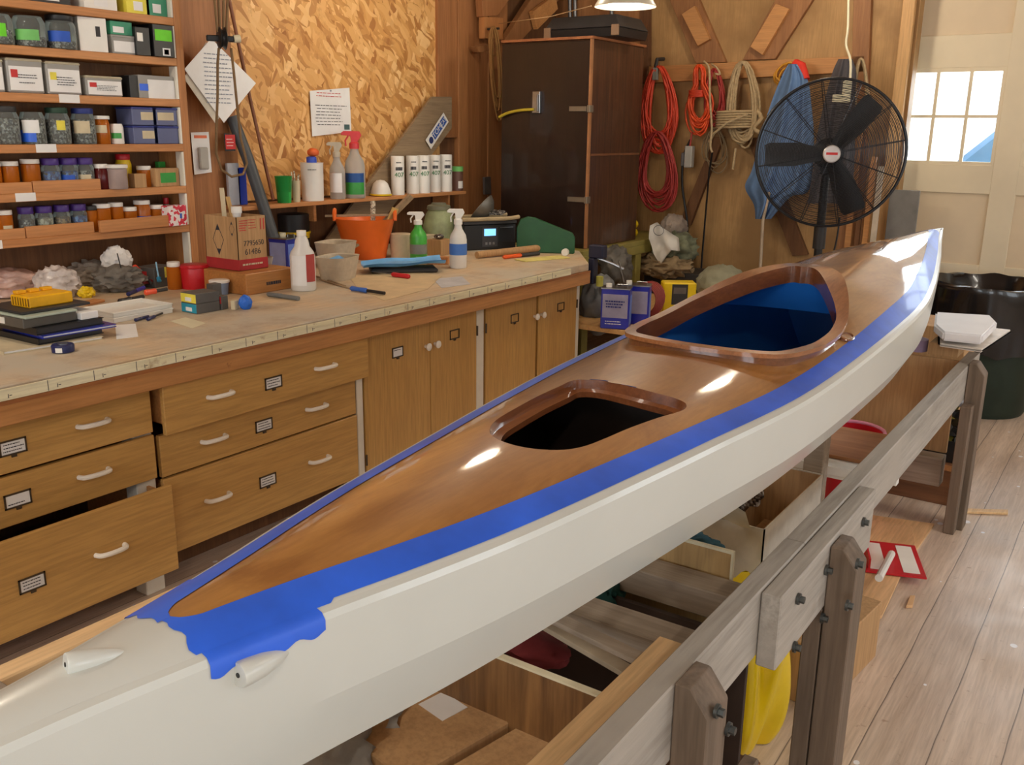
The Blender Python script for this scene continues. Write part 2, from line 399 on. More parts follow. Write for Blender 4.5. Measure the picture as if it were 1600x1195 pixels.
struct(MB().box(XD0-.10, XD0-.022, YB-.05, YB+.10, 0, 2.9).obj('trim_2', wood('jamb_wood', (206, 160, 104), (222, 180, 124), 'z'), bevel=.003))
struct(MB().box(XD0, xR, DY-.10, DY+.1, 0, .012).obj('trim_3', m_boardd))
# exterior glimpsed through the door glass
struct(MB().box(-14, 12, 7.4, 30, -.25, -.15).obj('ground_outside', plain('gravel_outside', (225, 228, 225), .9)))
car = thing('parked_van', 'blue van parked outside, seen through the garage door glass', 'van', (P(1507, 220, 1, 10.2).x+2.1, 10.2, -.15), .0)
b = MB(); b.prism([(-2.1, .3), (2.1, .3), (2.15, 1.3), (1.6, 1.9), (-1.6, 1.98), (-2.0, 1.6), (-2.15, 1.1)], -.85, .85, Matrix.Rotation(PI/2, 4, 'X'))
b.obj('body', plain('car_blue', (70, 130, 180), .3), car, bevel=.05)
g = MB(); g.prism([(1.7, 1.35), (1.45, 1.78), (-1.45, 1.84), (-1.85, 1.4)], -.86, .86, Matrix.Rotation(PI/2, 4, 'X')); g.obj('side_window', plain('car_glass', (40, 60, 80), .1), car)
for sx in (-1.3, 1.3):
    for sy in (-.8, .8):
        w = MB(); w.cyl((sx, sy-.1, .32), (sx, sy+.1, .32), .32, seg=24); w.obj('wheel', m_black, car)

# ---------------------------------------------------------------- world and lights
w = bpy.data.worlds.new('sky'); SC.world = w; w.use_nodes = True
bg = w.node_tree.nodes['Background']; bg.inputs[0].default_value = (.86, .94, 1, 1); bg.inputs[1].default_value = 2.6
def area(name, loc, rot, sx, sy, power, col, spread=PI):
    l = bpy.data.lights.new(name, 'AREA'); l.shape = 'RECTANGLE'; l.size = sx; l.size_y = sy; l.energy = power; l.color = col; l.spread = spread
    o = bpy.data.objects.new(name, l); COL.objects.link(o); o.location = loc; o.rotation_euler = rot; return o
DAYC = (.86, .93, 1.0); WARM = (1.0, .92, .80)
for (a, b_, c, d) in RH: area('daylight', (3.1, (a+b_)/2, (c+d)/2), (0, PI/2, 0), d-c, b_-a, 16, DAYC)
for (a, b_, c, d) in BH: area('daylight', ((a+b_)/2, -2.3, (c+d)/2), (PI/2, 0, 0), b_-a, d-c, 22, DAYC)
area('daylight', (.3, DY+.2, (zt+zb)/2), (-PI/2, 0, 0), 3.6, zt-zb, 50, DAYC)
# unseen ceiling tube fixtures added to fill the room with light
m_tube = emis('tube_glow', (255, 236, 205), 4)
def fill_tube(x, y, label, ln=1.2, pw=60, rz=0):
    t = thing('ceiling_fill_light', label, 'light', (x, y, ZC-.02), rz, 'added ceiling tube lights')
    MB().box(-.08, .08, -ln/2, ln/2, -.06, .02).obj('housing', m_white, t)
    for s in (-.035, .035): MB().cyl((s, -ln/2+.03, -.075), (s, ln/2-.03, -.075), .014).obj('tube', m_tube, t)
    area('tube_fill_lamp', (x, y, ZC-.13), (0, 0, rz), .16, ln, pw, WARM)
for i, (x, y) in enumerate(((-2.6, -.6), (1.7, 3.6), (.6, -1.2))):
    fill_tube(x, y, 'unseen white twin tube ceiling light added to brighten the room', pw=24)
# ---------------------------------------------------------------- kayak
bF = pchip([(.12, .034), (.25, .040), (.4, .052), (.55, .077), (.7, .107), (.85, .142), (1.0, .173), (1.15, .197), (1.3, .219), (1.45, .241), (1.6, .261), (1.75, .281), (1.9, .297), (2.05, .307), (2.2, .313), (2.6, .320), (2.9, .316), (3.165, .303), (3.513, .264), (4.225, .155), (4.7, .072), (5.0, .022), (5.106, .004)])
zF = pchip([(.12, 1.104), (.4, 1.099), (1.0, 1.096), (1.6, 1.103), (1.9, 1.105), (2.2, 1.112), (2.6, 1.125), (3.165, 1.136), (3.513, 1.148), (4.225, 1.17), (5.106, 1.21)])
xF = pchip([(.12, -.847), (.556, -.85), (2.0, -.862), (3.5, -.878), (5.106, -.894)])
kF = pchip([(.12, 1.0), (.2, .92), (.35, .865), (.6, .842), (1.5, .836), (2.5, .832), (3.4, .815), (4.1, .795), (4.5, .802), (4.85, .86), (5.0, .93), (5.07, 1.0), (5.106, 1.08)])
cF = pchip([(.12, .0), (.3, .008), (.556, .018), (1.0, .034), (1.35, .040), (1.8, .044), (2.1, .048), (2.4, .060), (2.7, .088), (2.95, .104), (3.4, .106), (3.9, .085), (4.3, .062), (4.8, .028), (5.106, .001)])
def dz(y, u): return zF(y)+cF(y)*(1-abs(u)**2.3)          # u = (x-xk)/(b-.012)
def dzx(x, y):
    b = max(bF(y)-.012, .003); u = max(-1, min(1, (x-xF(y))/b)); return dz(y, u)
kayak = thing('kayak', 'long wooden decked kayak with white hull and blue masking tape, resting on the timber table', 'kayak', (-.87, 2.6, .832))
KO = Vector((-.87, 2.6, .832))
m_hull = plain('hull_white', (208, 211, 206), .30, var=.025, sc=3, coat=.25)
def deckwood():
    m, nt, b = newmat('deck_varnish')
    v = texmap(nt, (1, .12, 1)); f1 = noiz(nt, v, 12, 5, .6, .8); f2 = noiz(nt, v, 110, 3, .6); f3 = noiz(nt, texmap(nt, (1, .5, 1)), 5, 5, .65, .8)
    col = ramp(nt, f1, [(.3, lin((162, 110, 54))), (.7, lin((188, 136, 72)))])
    col = mixc(nt, ramp(nt, f3, [(.45, (0, 0, 0, 1)), (.62, (.8, .8, .8, 1))]), col, lin((146, 94, 44)))
    col = mixc(nt, .6, col, ramp(nt, f2, [(.35, (.84, .82, .8, 1)), (.6, (1.05, 1.05, 1.05, 1))]), 'MULTIPLY')
    nt.links.new(col, b.inputs['Base Color']); b.inputs['Roughness'].default_value = .42
    b.inputs['Coat Weight'].default_value = 1.0; b.inputs['Coat Roughness'].default_value = .05
    bump(nt, b, noiz(nt, texmap(nt, (1, .5, 1)), 7, 3), .25, .0035)
    return m
m_deck = deckwood()
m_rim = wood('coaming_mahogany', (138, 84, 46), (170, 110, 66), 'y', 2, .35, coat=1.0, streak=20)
m_rimd = wood('coaming_shaded', (104, 58, 30), (132, 78, 44), 'y', 2, .3, coat=1.0, streak=20)  # rim wood again, the shade below and beside it put into the colour
def hull_section(y, off=0):
    b, z, k, x = bF(y)-off, zF(y), kF(y)+off, xF(y); b = max(b, .002); h = z-k
    r = min(.012, b*.6)
    half = [(0, k), (b*.42, k+h*.05), (b*.74, k+h*.17), (b*.945, k+h*.53), (b*.985, k+h*.80), (b, z-r), (b-r*.3, z-r*.3), (b-r, z)]
    return [(x-p, q) for p, q in reversed(half[1:])]+[(x, k)]+[(x+p, q) for p, q in half[1:]]
ys = [.12, .15, .2, .26]+[.32+i*(4.98-.32)/119 for i in range(120)]+[5.02, 5.05, 5.08, 5.1, 5.106]
hm = MB()
rows = [[Vector((p, y, q))-KO for p, q in hull_section(y)] for y in ys]
def loft(m, rows, mi=0, cap=False):
    n = len(rows[0]); vs = [p for r in rows for p in r]
    fs = [(j*n+i, j*n+i+1, (j+1)*n+i+1, (j+1)*n+i) for j in range(len(rows)-1) for i in range(n-1)]
    m.add(vs, fs, mi)
loft(hm, rows); hm.add(rows[-1], [tuple(range(15))]); hm.add(rows[0], [tuple(range(15))[::-1]])
hull = hm.obj('hull', m_hull, kayak, angle=9)

# cockpit coaming: a saddle shaped ring, high at both ends
hC = pchip([(1.990, .010), (1.994, .06), (2.004, .12), (2.020, .163), (2.045, .195), (2.09, .218), (2.15, .232), (2.25, .245), (2.35, .246), (2.45, .237), (2.55, .215), (2.65, .184), (2.75, .146), (2.83, .105), (2.875, .065), (2.895, .02)])
zC = pchip([(1.99, 1.172), (2.08, 1.167), (2.25, 1.163), (2.35, 1.167), (2.45, 1.180), (2.55, 1.201), (2.65, 1.226), (2.75, 1.248), (2.885, 1.266)])
def ring(hf, ya, yb, n=60):
    q = [ya+(yb-ya)*(1-math.cos(PI*i/n))/2 for i in range(n+1)]
    R_ = [Vector((xF(y)+hf(y), y)) for y in q]; L_ = [Vector((xF(y)-hf(y), y)) for y in q]
    return R_+L_[::-1]
def resample(poly, n):
    P_ = list(poly)+[poly[0]]; L = [0]
    for i in range(1, len(P_)): L.append(L[-1]+(P_[i]-P_[i-1]).length)
    out = []; k = 0
    for i in range(n):
        s_ = L[-1]*i/n
        while L[k+1] < s_: k += 1
        out.append(P_[k].lerp(P_[k+1], (s_-L[k])/max(1e-9, L[k+1]-L[k])))
    return out
def inset(poly, d):
    n = len(poly); out = []
    for i in range(n):
        a, b, c = poly[i-2], poly[i], poly[(i+2) % n]; t = (c-a).normalized(); out.append(b+Vector((-t.y, t.x))*(d(b) if callable(d) else d))
    return out
def inside(p, poly):
    c = False; j = len(poly)-1
    for i in range(len(poly)):
        a, b = poly[i], poly[j]
        if (a.y > p[1]) != (b.y > p[1]) and p[0] < (b.x-a.x)*(p[1]-a.y)/(b.y-a.y)+a.x: c = not c
        j = i
    return c
def nearest(p, poly):
    best = None; bd = 9
    for i in range(len(poly)):
        a, b = poly[i-1], poly[i]; e = b-a; t = max(0, min(1, (p-a).dot(e)/max(1e-12, e.length_squared))); q = a+e*t; d = (p-q).length
        if d < bd: bd = d; best = q
    return best
cO = resample(ring(hC, 1.990, 2.895), 110)
def rimw(b):
    t = max(0, min(1, (b.y-2.45)/.35)); t = t*t*(3-2*t); s_ = 0; side = abs(b.x-xF(b.y))
    notch = .026*math.exp(-((side-.0)/.05)**2)*t
    return .028+.032*t+notch
cI = [p for p in inset(cO, rimw)]
cW = inset(cO, .010)
# foredeck hatch recess: rounded trapezoid
hat_px = [(764.8, 672.5), (774, 657), (805, 638), (840, 619), (875, 603), (892, 595), (912, 592.6), (945, 595), (980, 602.5), (1021, 613), (1052, 621), (1069, 628), (1073, 635), (1064, 642), (1030, 652), (985, 668), (942.5, 686), (911, 697.6), (875, 703), (830, 700.6), (795, 693), (771.5, 682.6)]
def deckhit(px, py):
    p = P(px, py, 2, 1.13)
    for _ in range(8): p = P(px, py, 2, dzx(p.x, p.y))
    return p
hO = resample([Vector((q.x, q.y)) for q in crom([Vector((deckhit(*p).x, deckhit(*p).y, 0)) for p in hat_px], 4)], 90)
if sum((hO[i-1].x*hO[i].y-hO[i].x*hO[i-1].y) for i in range(90)) < 0: hO = hO[::-1]
hI = inset(hO, .020)
# deck
def deckgrid(y0, y1, step, nu=71):
    n = int((y1-y0)/step); bm = bmesh.new(); G = []
    for j in range(n+1):
        y = y0+(y1-y0)*j/n; b = max(bF(y)-.012, .002)
        G.append([bm.verts.new((xF(y)+b*u, y, dz(y, u))) for u in [math.sin(PI/2*(-1+2*i/(nu-1)))*.35+(-1+2*i/(nu-1))*.65 for i in range(nu)]])
    for j in range(n):
        for i in range(nu-1): bm.faces.new((G[j][i], G[j][i+1], G[j+1][i+1], G[j+1][i]))
    return bm
bm = deckgrid(.12, 5.104, .01)
cut_c = inset(cO, .016)
dead = []
for f in bm.faces:
    c = f.calc_center_median()
    if 1.2 < c.y < 1.8 and inside(c, hO): dead.append(f); f.tag = True
    elif 1.9 < c.y < 2.95 and inside(c, cut_c): dead.append(f)
bmesh.ops.delete(bm, geom=dead, context='FACES')
for v in bm.verts:
    if v.is_boundary and 1.2 < v.co.y < 2.95 and abs(v.co.x-xF(v.co.y)) < bF(v.co.y)-.014:
        for poly in ((hO,) if v.co.y < 1.9 and abs(v.co.y-1.45) < .22 and (nearest(v.co.xy, hO)-v.co.xy).length < .02 else (cut_c,)):
            q = nearest(v.co.xy, poly)
            if (q-v.co.xy).length < .03: v.co.x, v.co.y = q.x, q.y; v.co.z = dzx(q.x, q.y)
dm = MB(); bm.verts.index_update()
dm.add([v.co-KO for v in bm.verts], [tuple(v.index for v in f.verts) for f in bm.faces])
dm.mi = [1 if abs(sum(v.co.x-xF(v.co.y) for v in f.verts)/len(f.verts)) > bF(f.verts[0].co.y)-.024 or (sum(v.co.y for v in f.verts)/4 < .565 or sum(v.co.y for v in f.verts)/4 > 4.86) else 0 for f in bm.faces]; bm.free()
dm.obj('deck', [m_deck, m_hull], kayak, angle=60)
# hatch recess walls, ledge, dark compartment
def Z3(poly, dzv): return [Vector((p.x, p.y, dzx(p.x, p.y)+dzv))-KO for p in poly]
def Z3b(polyA, polyB, dzv): return [Vector((b.x, b.y, dzx(a.x, a.y)+dzv))-KO for a, b in zip(polyA, polyB)]
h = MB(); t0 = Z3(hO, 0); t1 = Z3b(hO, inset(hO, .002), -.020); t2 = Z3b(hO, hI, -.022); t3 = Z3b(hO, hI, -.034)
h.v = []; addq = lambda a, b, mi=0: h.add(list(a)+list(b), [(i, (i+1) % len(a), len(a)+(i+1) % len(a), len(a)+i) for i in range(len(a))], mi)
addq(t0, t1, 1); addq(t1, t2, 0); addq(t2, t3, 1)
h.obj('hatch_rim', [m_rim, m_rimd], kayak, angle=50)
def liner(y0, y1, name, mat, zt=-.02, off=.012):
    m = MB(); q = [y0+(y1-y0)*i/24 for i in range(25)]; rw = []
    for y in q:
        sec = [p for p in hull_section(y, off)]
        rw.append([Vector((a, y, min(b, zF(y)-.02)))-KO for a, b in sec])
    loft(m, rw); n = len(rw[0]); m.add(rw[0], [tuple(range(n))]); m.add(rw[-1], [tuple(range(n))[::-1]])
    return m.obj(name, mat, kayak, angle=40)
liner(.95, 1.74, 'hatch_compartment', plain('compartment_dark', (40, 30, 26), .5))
liner(1.75, 3.5, 'cockpit_liner', plain('liner_blue', (40, 118, 206), .38, var=.05, coat=.2))
# coaming
c = MB()
def zr(p, d=0): return Vector((p.x, p.y, zC(p.y)+d))-KO
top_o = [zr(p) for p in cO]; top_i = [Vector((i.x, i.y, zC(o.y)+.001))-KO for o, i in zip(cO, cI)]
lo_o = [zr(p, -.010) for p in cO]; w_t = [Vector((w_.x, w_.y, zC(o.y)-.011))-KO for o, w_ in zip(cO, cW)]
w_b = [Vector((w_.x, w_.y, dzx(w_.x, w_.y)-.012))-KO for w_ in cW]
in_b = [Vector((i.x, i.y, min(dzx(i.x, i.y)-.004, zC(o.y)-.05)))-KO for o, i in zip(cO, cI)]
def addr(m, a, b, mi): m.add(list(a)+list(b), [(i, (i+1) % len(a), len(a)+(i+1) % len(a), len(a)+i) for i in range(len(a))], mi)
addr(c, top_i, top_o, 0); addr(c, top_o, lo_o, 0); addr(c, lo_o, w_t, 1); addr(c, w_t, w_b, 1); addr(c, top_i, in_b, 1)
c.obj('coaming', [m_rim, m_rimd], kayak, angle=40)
# blue underdeck band seen through the cockpit
ub = MB(); out_ = [Vector((p.x, p.y, dzx(p.x, p.y)-.010))-KO for p in inset(cO, .004)]
ud = [Vector((xF(q.y)+(bF(q.y)-.03)*(1 if q.x > xF(q.y) else -1)*min(1, abs(q.x-xF(q.y))/.10), q.y, zF(q.y)-.012))-KO for q in cO]
addr(ub, in_b, ud, 0); ub.obj('underdeck', MATS['liner_blue'], kayak, angle=50)
# masking tape along both deck edges with a ragged end patch
def tape():
    m = MB(); N = 330; rows_r = []; rows_l = []
    rag = random.Random(3); rg = [rag.uniform(-.004, .004) for _ in range(9)]
    inner = lambda y: 0 if y < .566 else max(0, min(bF(y)-.062, (.145*math.sqrt(y-.566)) if y < .8 else 9))
    for sgn in (1, -1):
        def fn(i, j, sgn=sgn):
            y = .552+(4.86-.552)*(j**1.3 if True else j); b = bF(y)-.012
            o_ = (bF(y)-.017) if y > .72 else bF(y)-.0122; a = min(inner(y), o_-.0015); w_ = a+(o_-a)*i
            yy = y+(.0035*math.sin(w_*180+sgn)+.003*math.sin(w_*67*sgn))*max(0, 1-(y-.552)/.012)
            return Vector((xF(y)+sgn*w_, yy, dz(y, w_/b)+.0011))-KO
        m.grid(fn, 9, N)
    # flaps folded over the edge at the tail corners
    for sgn, y0, y1, dn in ((1, .556, .70, .014), (-1, .556, .66, .012)):
        def fl(i, j, sgn=sgn, y0=y0, y1=y1, dn=dn):
            y = y0+(y1-y0)*j; b = bF(y); pts = [(b-.0135, zF(y)+.0016), (b-.004, zF(y)-.002), (b+.0012, zF(y)-.010), (b+.0012, zF(y)-.012-dn*(1+.25*math.sin(j*23)))]
            p = pts[min(3, int(i*3+.001))]; return Vector((xF(y)+sgn*p[0], y, p[1]))-KO
        m.grid(fl, 4, 30)
    return m.obj('masking_tape', m_blue, kayak, angle=50)
tape()
# deck fitting: small oval flush plate
q = deckhit(1322, 529); f = MB(); f.lathe([(.001, .001), (.026, .003), (.034, .001), (.036, -.004)], 24, sy=.42)
f.obj('deck_fitting', m_rim, kayak, q-KO+Vector((0, 0, .003)), rot=(.40, 0, 1.5))
f2 = MB(); f2.tube([(math.cos(a)*.035, math.sin(a)*.0155, .002) for a in [i*PI/10 for i in range(20)]], .003, closed=True); f2.obj('fitting_rim', m_rimd, kayak, q-KO+Vector((0, 0, .003)), rot=(.40, 0, 1.5))
# two tapered rudder sockets near the tail
def socket(p0, p1, r, label, n):
    m = MB(); p0, p1 = Vector(p0)-KO, Vector(p1)-KO; d = (p1-p0)
    pts = [p0+d*t for t in (0, .03, .2, .45, .7, .88, .97, 1)]
    m.tube(pts, [r*.93, r, r*1.0, r*.93, r*.70, r*.40, r*.18, r*.03], 18)
    o = m.obj('rudder_socket', m_hull, kayak, angle=50); o['label'] = label
    hb = MB(); hb.tube([p0-d.normalized()*.0008, p0+d.normalized()*.001], r*.20, 12); hb.obj('pin_hole', m_black, o)
    return o
def sidehit(px, py, off):
    """point on the flat right hull side for a pixel"""
    y = .6
    for _ in range(25):
        x = xF(y)+bF(y)*.992+off; p = P(px, py, 0, x); y = p.y
    return p
a = sidehit(372, 1055, .006); b = sidehit(452, 1016, -.004)
socket(a, b, .0155, 'white tapered tube on the hull side', 0)
a = deckhit(103, 1045); b = deckhit(200, 1014)
socket(a+Vector((0, 0, .005)), b+Vector((0, 0, -.004)), .0125, 'white tapered tube on the deck', 1)
# ---------------------------------------------------------------- workbench and base cabinets
BT = .905
m_top = wood('bench_top', (200, 172, 136), (220, 196, 162), 'y', 1, .6, streak=6, stain=((150, 116, 84), 4, .50, .85), c3=(196, 186, 168))
m_apron = wood('bench_apron', (182, 126, 72), (204, 148, 92), 'y', 1, .5, streak=10, stain=((110, 60, 30), 14, .66, .78))
m_face = wood('cabinet_ply', (194, 150, 84), (210, 166, 98), 'z', 1, .42, streak=5, bmp=.08, coat=.12)
m_facey = wood('cabinet_ply_side', (194, 150, 84), (210, 166, 98), 'y', 1, .42, streak=5, bmp=.08, coat=.12)
m_handle = plain('handle_white', (244, 238, 226), .3, var=.02)
m_brass = plain('label_frame_metal', (92, 80, 66), .45, .6)
bench = thing('workbench_top', 'long stained wooden workbench top with measuring strip along its front edge', 'worktop', (-3.5, 2.7, .86))
MB().prism([(-.78, -2.4), (.76, -2.4), (.76, 2.09), (.42, 2.56), (-.78, 2.56)], 0, .045).obj('top_board', m_top, bench, bevel=.004)
MB().box(.735, .775, -2.4, 2.09, -.074, -.002).obj('apron_rail', m_apron, bench, bevel=.003)
strip = MB().box(.776, .784, -2.4, 1.85, .006, .040).obj('measuring_strip', wood('strip_cream', (230, 222, 184), (242, 236, 206), 'y', 1, .5, stain=((170, 140, 90), 12, .6, .75)), bench)
tk = MB(); rr = random.Random(5); y = -2.3
while y < 1.8:
    tk.box(.784, .7846, y, y+.0018, .008, .040); tk.box(.784, .7846, y+.03, y+.032, .012, .024)
    tk.box(.784, .7846, y+.034, y+.042, .018, .020); y += .152
tk.obj('scale_marking', m_ink, strip)
MB().box(.776, .781, -2.4, 2.08, -.008, .004).obj('edge_trim', wood('trim_brown', (150, 92, 48), (174, 112, 62), 'y'), bench)
# legs carrying the bench (white) at the unit joints
CABL = {'left': 'drawer cabinet under the left end of the bench, bottom drawer pulled out', 'mid': 'drawer cabinet in the middle of the bench, top drawer pulled out',
        'door1': 'wide double door cabinet with white knobs touching at the middle', 'door2': 'double door cabinet at the far end of the bench with dark gap between doors'}
def handle(parent, x, y, z, w=.105):
    h_ = MB(); h_.tube(crom([(x, y-w/2, z), (x+.022, y-w/2+.006, z+.001), (x+.034, y-w/4, z+.003), (x+.036, y, z+.003), (x+.034, y+w/4, z+.003), (x+.022, y+w/2-.006, z+.001), (x, y+w/2, z)], 4, False), .0085, 8)
    return h_.obj('handle', m_handle, parent)
def cardholder(parent, x, y, z, w=.085, h=.048, card=True, seed=0):
    m = MB(); t = .005
    m.box(x, x+.004, y-w/2, y+w/2, z-h/2, z-h/2+t); m.box(x, x+.004, y-w/2, y+w/2, z+h/2-t, z+h/2)
    m.box(x, x+.004, y-w/2, y-w/2+t, z-h/2, z+h/2); m.box(x, x+.004, y+w/2-t, y+w/2, z-h/2, z+h/2); m.box(x, x+.005, y-.008, y+.008, z-h/2-.008, z-h/2)
    o = m.obj('label_holder', m_brass, parent)
    if card:
        MB().box(x+.0005, x+.002, y-w/2+t, y+w/2-t, z-h/2+t, z+h/2-t).obj('card', m_paper, o)
        scribble(o, w-.02, h-.016, 3, m_ink, (x+.0025, y, z), RX, seed, th=.28)
    return o
XF = -2.80
def carcass(t, y0, y1):
    m = MB(); m.box(XF-.70, XF-.095, y0, y0+.018, .10, .78); m.box(XF-.70, XF-.095, y1-.018, y1, .10, .78); m.box(XF-.70, XF-.685, y0, y1, .10, .78); m.box(XF-.7, XF-.095, y0, y1, .10, .12)
    m.box(XF-.7, XF-.16, y0+.02, y1-.02, .0, .10)
    return m.obj('carcass', m_boardd, t)
def drawer(t, y0, y1, z0, z1, out, hy, cy, seed):
    x = XF+out; m = MB(); m.box(x-.02, x, y0, y1, z0, z1)
    d = m.obj('drawer', m_facey, t, bevel=.002)
    b = MB(); b.box(x-.5, x-.02, y0+.02, y0+.03, z0+.02, z1-.02); b.box(x-.5, x-.02, y1-.03, y1-.02, z0+.02, z1-.02); b.box(x-.5, x-.02, y0+.02, y1-.02, z0+.02, z0+.03)
    b.obj('drawer_box', m_apron, d)
    zc = (z0+z1)/2+.0
    for h_ in hy: handle(d, x, h_, zc+.01)
    for c_ in cy: cardholder(d, x, c_, zc+.0, seed=seed)
def yx(px, py, x): return P(px, py, 0, x).y
A = thing('drawer_cabinet', CABL['left'], 'cabinet', (0, 0, 0), group='base cabinets'); carcass(A, .45, 1.87)
y1 = 1.862
h1 = yx(143, 661, XF); h2 = yx(148, 743, XF+.012); h3 = yx(167, 836, XF+.075)
drawer(A, .46, y1, .615, .775, 0.004, (h1, h1-.75), (yx(18, 692, XF),), 1)
drawer(A, .46, y1, .445, .605, 0.006, (h2, h2-.75), (yx(26, 779, XF),), 2)
drawer(A, .46, y1+.0, .115, .435, 0.085, (h3, h3-.75), (yx(45, 871, XF+.085),), 3)
B = thing('drawer_cabinet', CABL['mid'], 'cabinet', (0, 0, 0), group='base cabinets'); carcass(B, 1.88, 2.905)
drawer(B, 1.885, 2.915, .602, .781, .045, (yx(343, 620, XF+.045), yx(507, 576, XF+.045)), (yx(427, 598, XF+.045),), 4)
drawer(B, 1.885, 2.875, .435, .592, 0, (yx(333, 687, XF), yx(493, 638, XF)), (yx(412, 662, XF),), 5)
drawer(B, 1.885, 2.875, .135, .428, .004, (yx(337, 761, XF), yx(496, 704, XF)), (yx(416, 729, XF),), 6)
def doorcab(label, y0, ym, y1, gap, cards, kz):
    t = thing('door_cabinet', label, 'cabinet', (0, 0, 0), group='base cabinets'); carcass(t, y0-.01, y1+.02)
    for k, (a, c) in enumerate(((y0, ym-gap/2), (ym+gap/2, y1))):
        d = MB().box(XF-.018, XF, a, c, .115, .775).obj('door', m_face, t, bevel=.002)
        ky = ym-.035 if k == 0 else ym+.035
        kb = MB(); kb.lathe([(.008, 0), (.008, .010), (.017, .018), (.019, .026), (.012, .032), (.001, .034)], 16, Matrix.Translation((XF, ky, kz)) @ Matrix.Rotation(PI/2, 4, 'Y')); kb.obj('knob', m_handle, d)
        cardholder(d, XF, cards[k][0], cards[k][1], card=cards[k][2], w=.075, seed=k+10)
        hg = MB()
        for z in (.2, .66): hg.cyl((XF+.002, (a-.004 if k == 0 else c+.004), z-.025), (XF+.002, (a-.004 if k == 0 else c+.004), z+.025), .005)
        hg.obj('hinge', m_brass, d)
    return t
p1_, p2_ = P(621, 550, 0, XF), P(710, 522, 0, XF)
doorcab(CABL['door1'], 2.935, yx(672, 545, XF), 3.765, .003, ((p1_.y, p1_.z, True), (p2_.y, p2_.z, False)), P(672, 539, 0, XF).z)
p1_, p2_ = P(804, 497, 0, XF), P(876, 479, 0, XF)
doorcab(CABL['door2'], 3.85, yx(840, 480, XF)+.0, 4.765, .022, ((p1_.y, p1_.z, False), (p2_.y, p2_.z, False)), P(846, 491, 0, XF).z)
for i, (y0, y1, lab) in enumerate(((1.795, 1.872, 'white bench leg showing below the pulled out drawer'), (2.888, 2.928, 'narrow white bench post beside the wide cabinet door'), (3.772, 3.838, 'white bench post between the two double door cabinets'), (4.775, 4.81, 'white bench post at the far end of the bench'))):
    tag(MB().box(XF-.09, XF-(.006 if y0 > 1.9 else .022), y0, y1, 0, .783).obj('bench_post', m_white, None, bevel=.003), lab, 'bench leg', 'white bench legs')

# ---------------------------------------------------------------- jar shelf unit
SX = -4.08; SD = .215
zs_ = [2.34, 2.158, 1.973, 1.781, 1.568, 1.363, 1.170]
m_shelf = wood('shelf_pine', (188, 126, 74), (210, 150, 96), 'y', 1, .55, streak=9)
m_shelfz = wood('shelf_pine_upright', (176, 116, 66), (198, 138, 84), 'z', 1, .55, streak=9)
rack = thing('jar_shelf', 'tall open pine shelf unit on the left crowded with jars and tubs', 'shelf unit', (SX, 2.3, 1.0))
YR = 3.03
for z in zs_[0:]:
    MB().box(-SD+.01, 0, -1.0, YR-2.3, z-1.0-.036, z-1.0).obj('shelf_board', m_shelf, rack, bevel=.003)
MB().box(-SD, -.0, YR-2.3, YR-2.3+.045, -.095, 1.40).obj('side_panel', m_shelfz, rack, bevel=.003)
MB().box(-SD, -.0, -1.045, -1.0, -.095, 1.40).obj('side_panel', m_shelfz, rack, bevel=.003)
MB().box(-SD, -SD+.008, -1.0, YR-2.3, -.09, 1.40).obj('back_panel', m_boardd, rack)
ws = MB()
for a, b_ in zip(zs_[:-1], zs_[1:]): ws.box(-.05, -.001, YR-2.3-.012, YR-2.3-.001, b_-1+.001, a-1-.038)
ws.box(-.05, -.001, YR-2.3-.012, YR-2.3-.001, -.09, zs_[-1]-1-.038)
ws.obj('white_edge_strip', m_white, rack)
for (x0, x1, k, zz) in ((92, 124, 3, 153), (56, 88, 4, 232), (24, 56, 5, 309), (-20, 4, 6, 386)):
    a, b_ = yx(x0, zz, SX), yx(x1, zz, SX)
    MB().box(.0005, .0016, a-2.3, b_-2.3, zs_[k]-1-.034, zs_[k]-1+.002).obj('shelf_tag', m_paper, rack)
def strip_on(x0, x1, k, h, label, dx=0, tilt=0, py=300):
    a, b_ = yx(x0, py, SX), yx(x1, py, SX)
    tag(MB().box(-.018, 0, -(b_-a)/2, (b_-a)/2, 0, h).obj('wooden_lip', m_shelf, None, loc=(SX+dx-.0005, (a+b_)/2, zs_[k]), bevel=.002, rot=(tilt, 0, 0)), label, 'wood strip', 'retaining strips on the jar shelves')
strip_on(-60, 51, 5, .047, 'plain wood strip at the front of the amber jar shelf, left piece', py=295)
strip_on(52, 158, 5, .050, 'plain wood strip in front of the purple lidded jars on the upper row', py=290)
strip_on(-60, 40, 6, .045, 'wood strip at the left end of the lowest jar shelf', py=365)
strip_on(41, 148, 6, .050, 'wood strip before the purple lidded jars on the lowest shelf', py=360)
strip_on(153, 264, 6, .055, 'thicker loose wood strip before the white capped amber jars', dx=.019, tilt=.01, py=352)

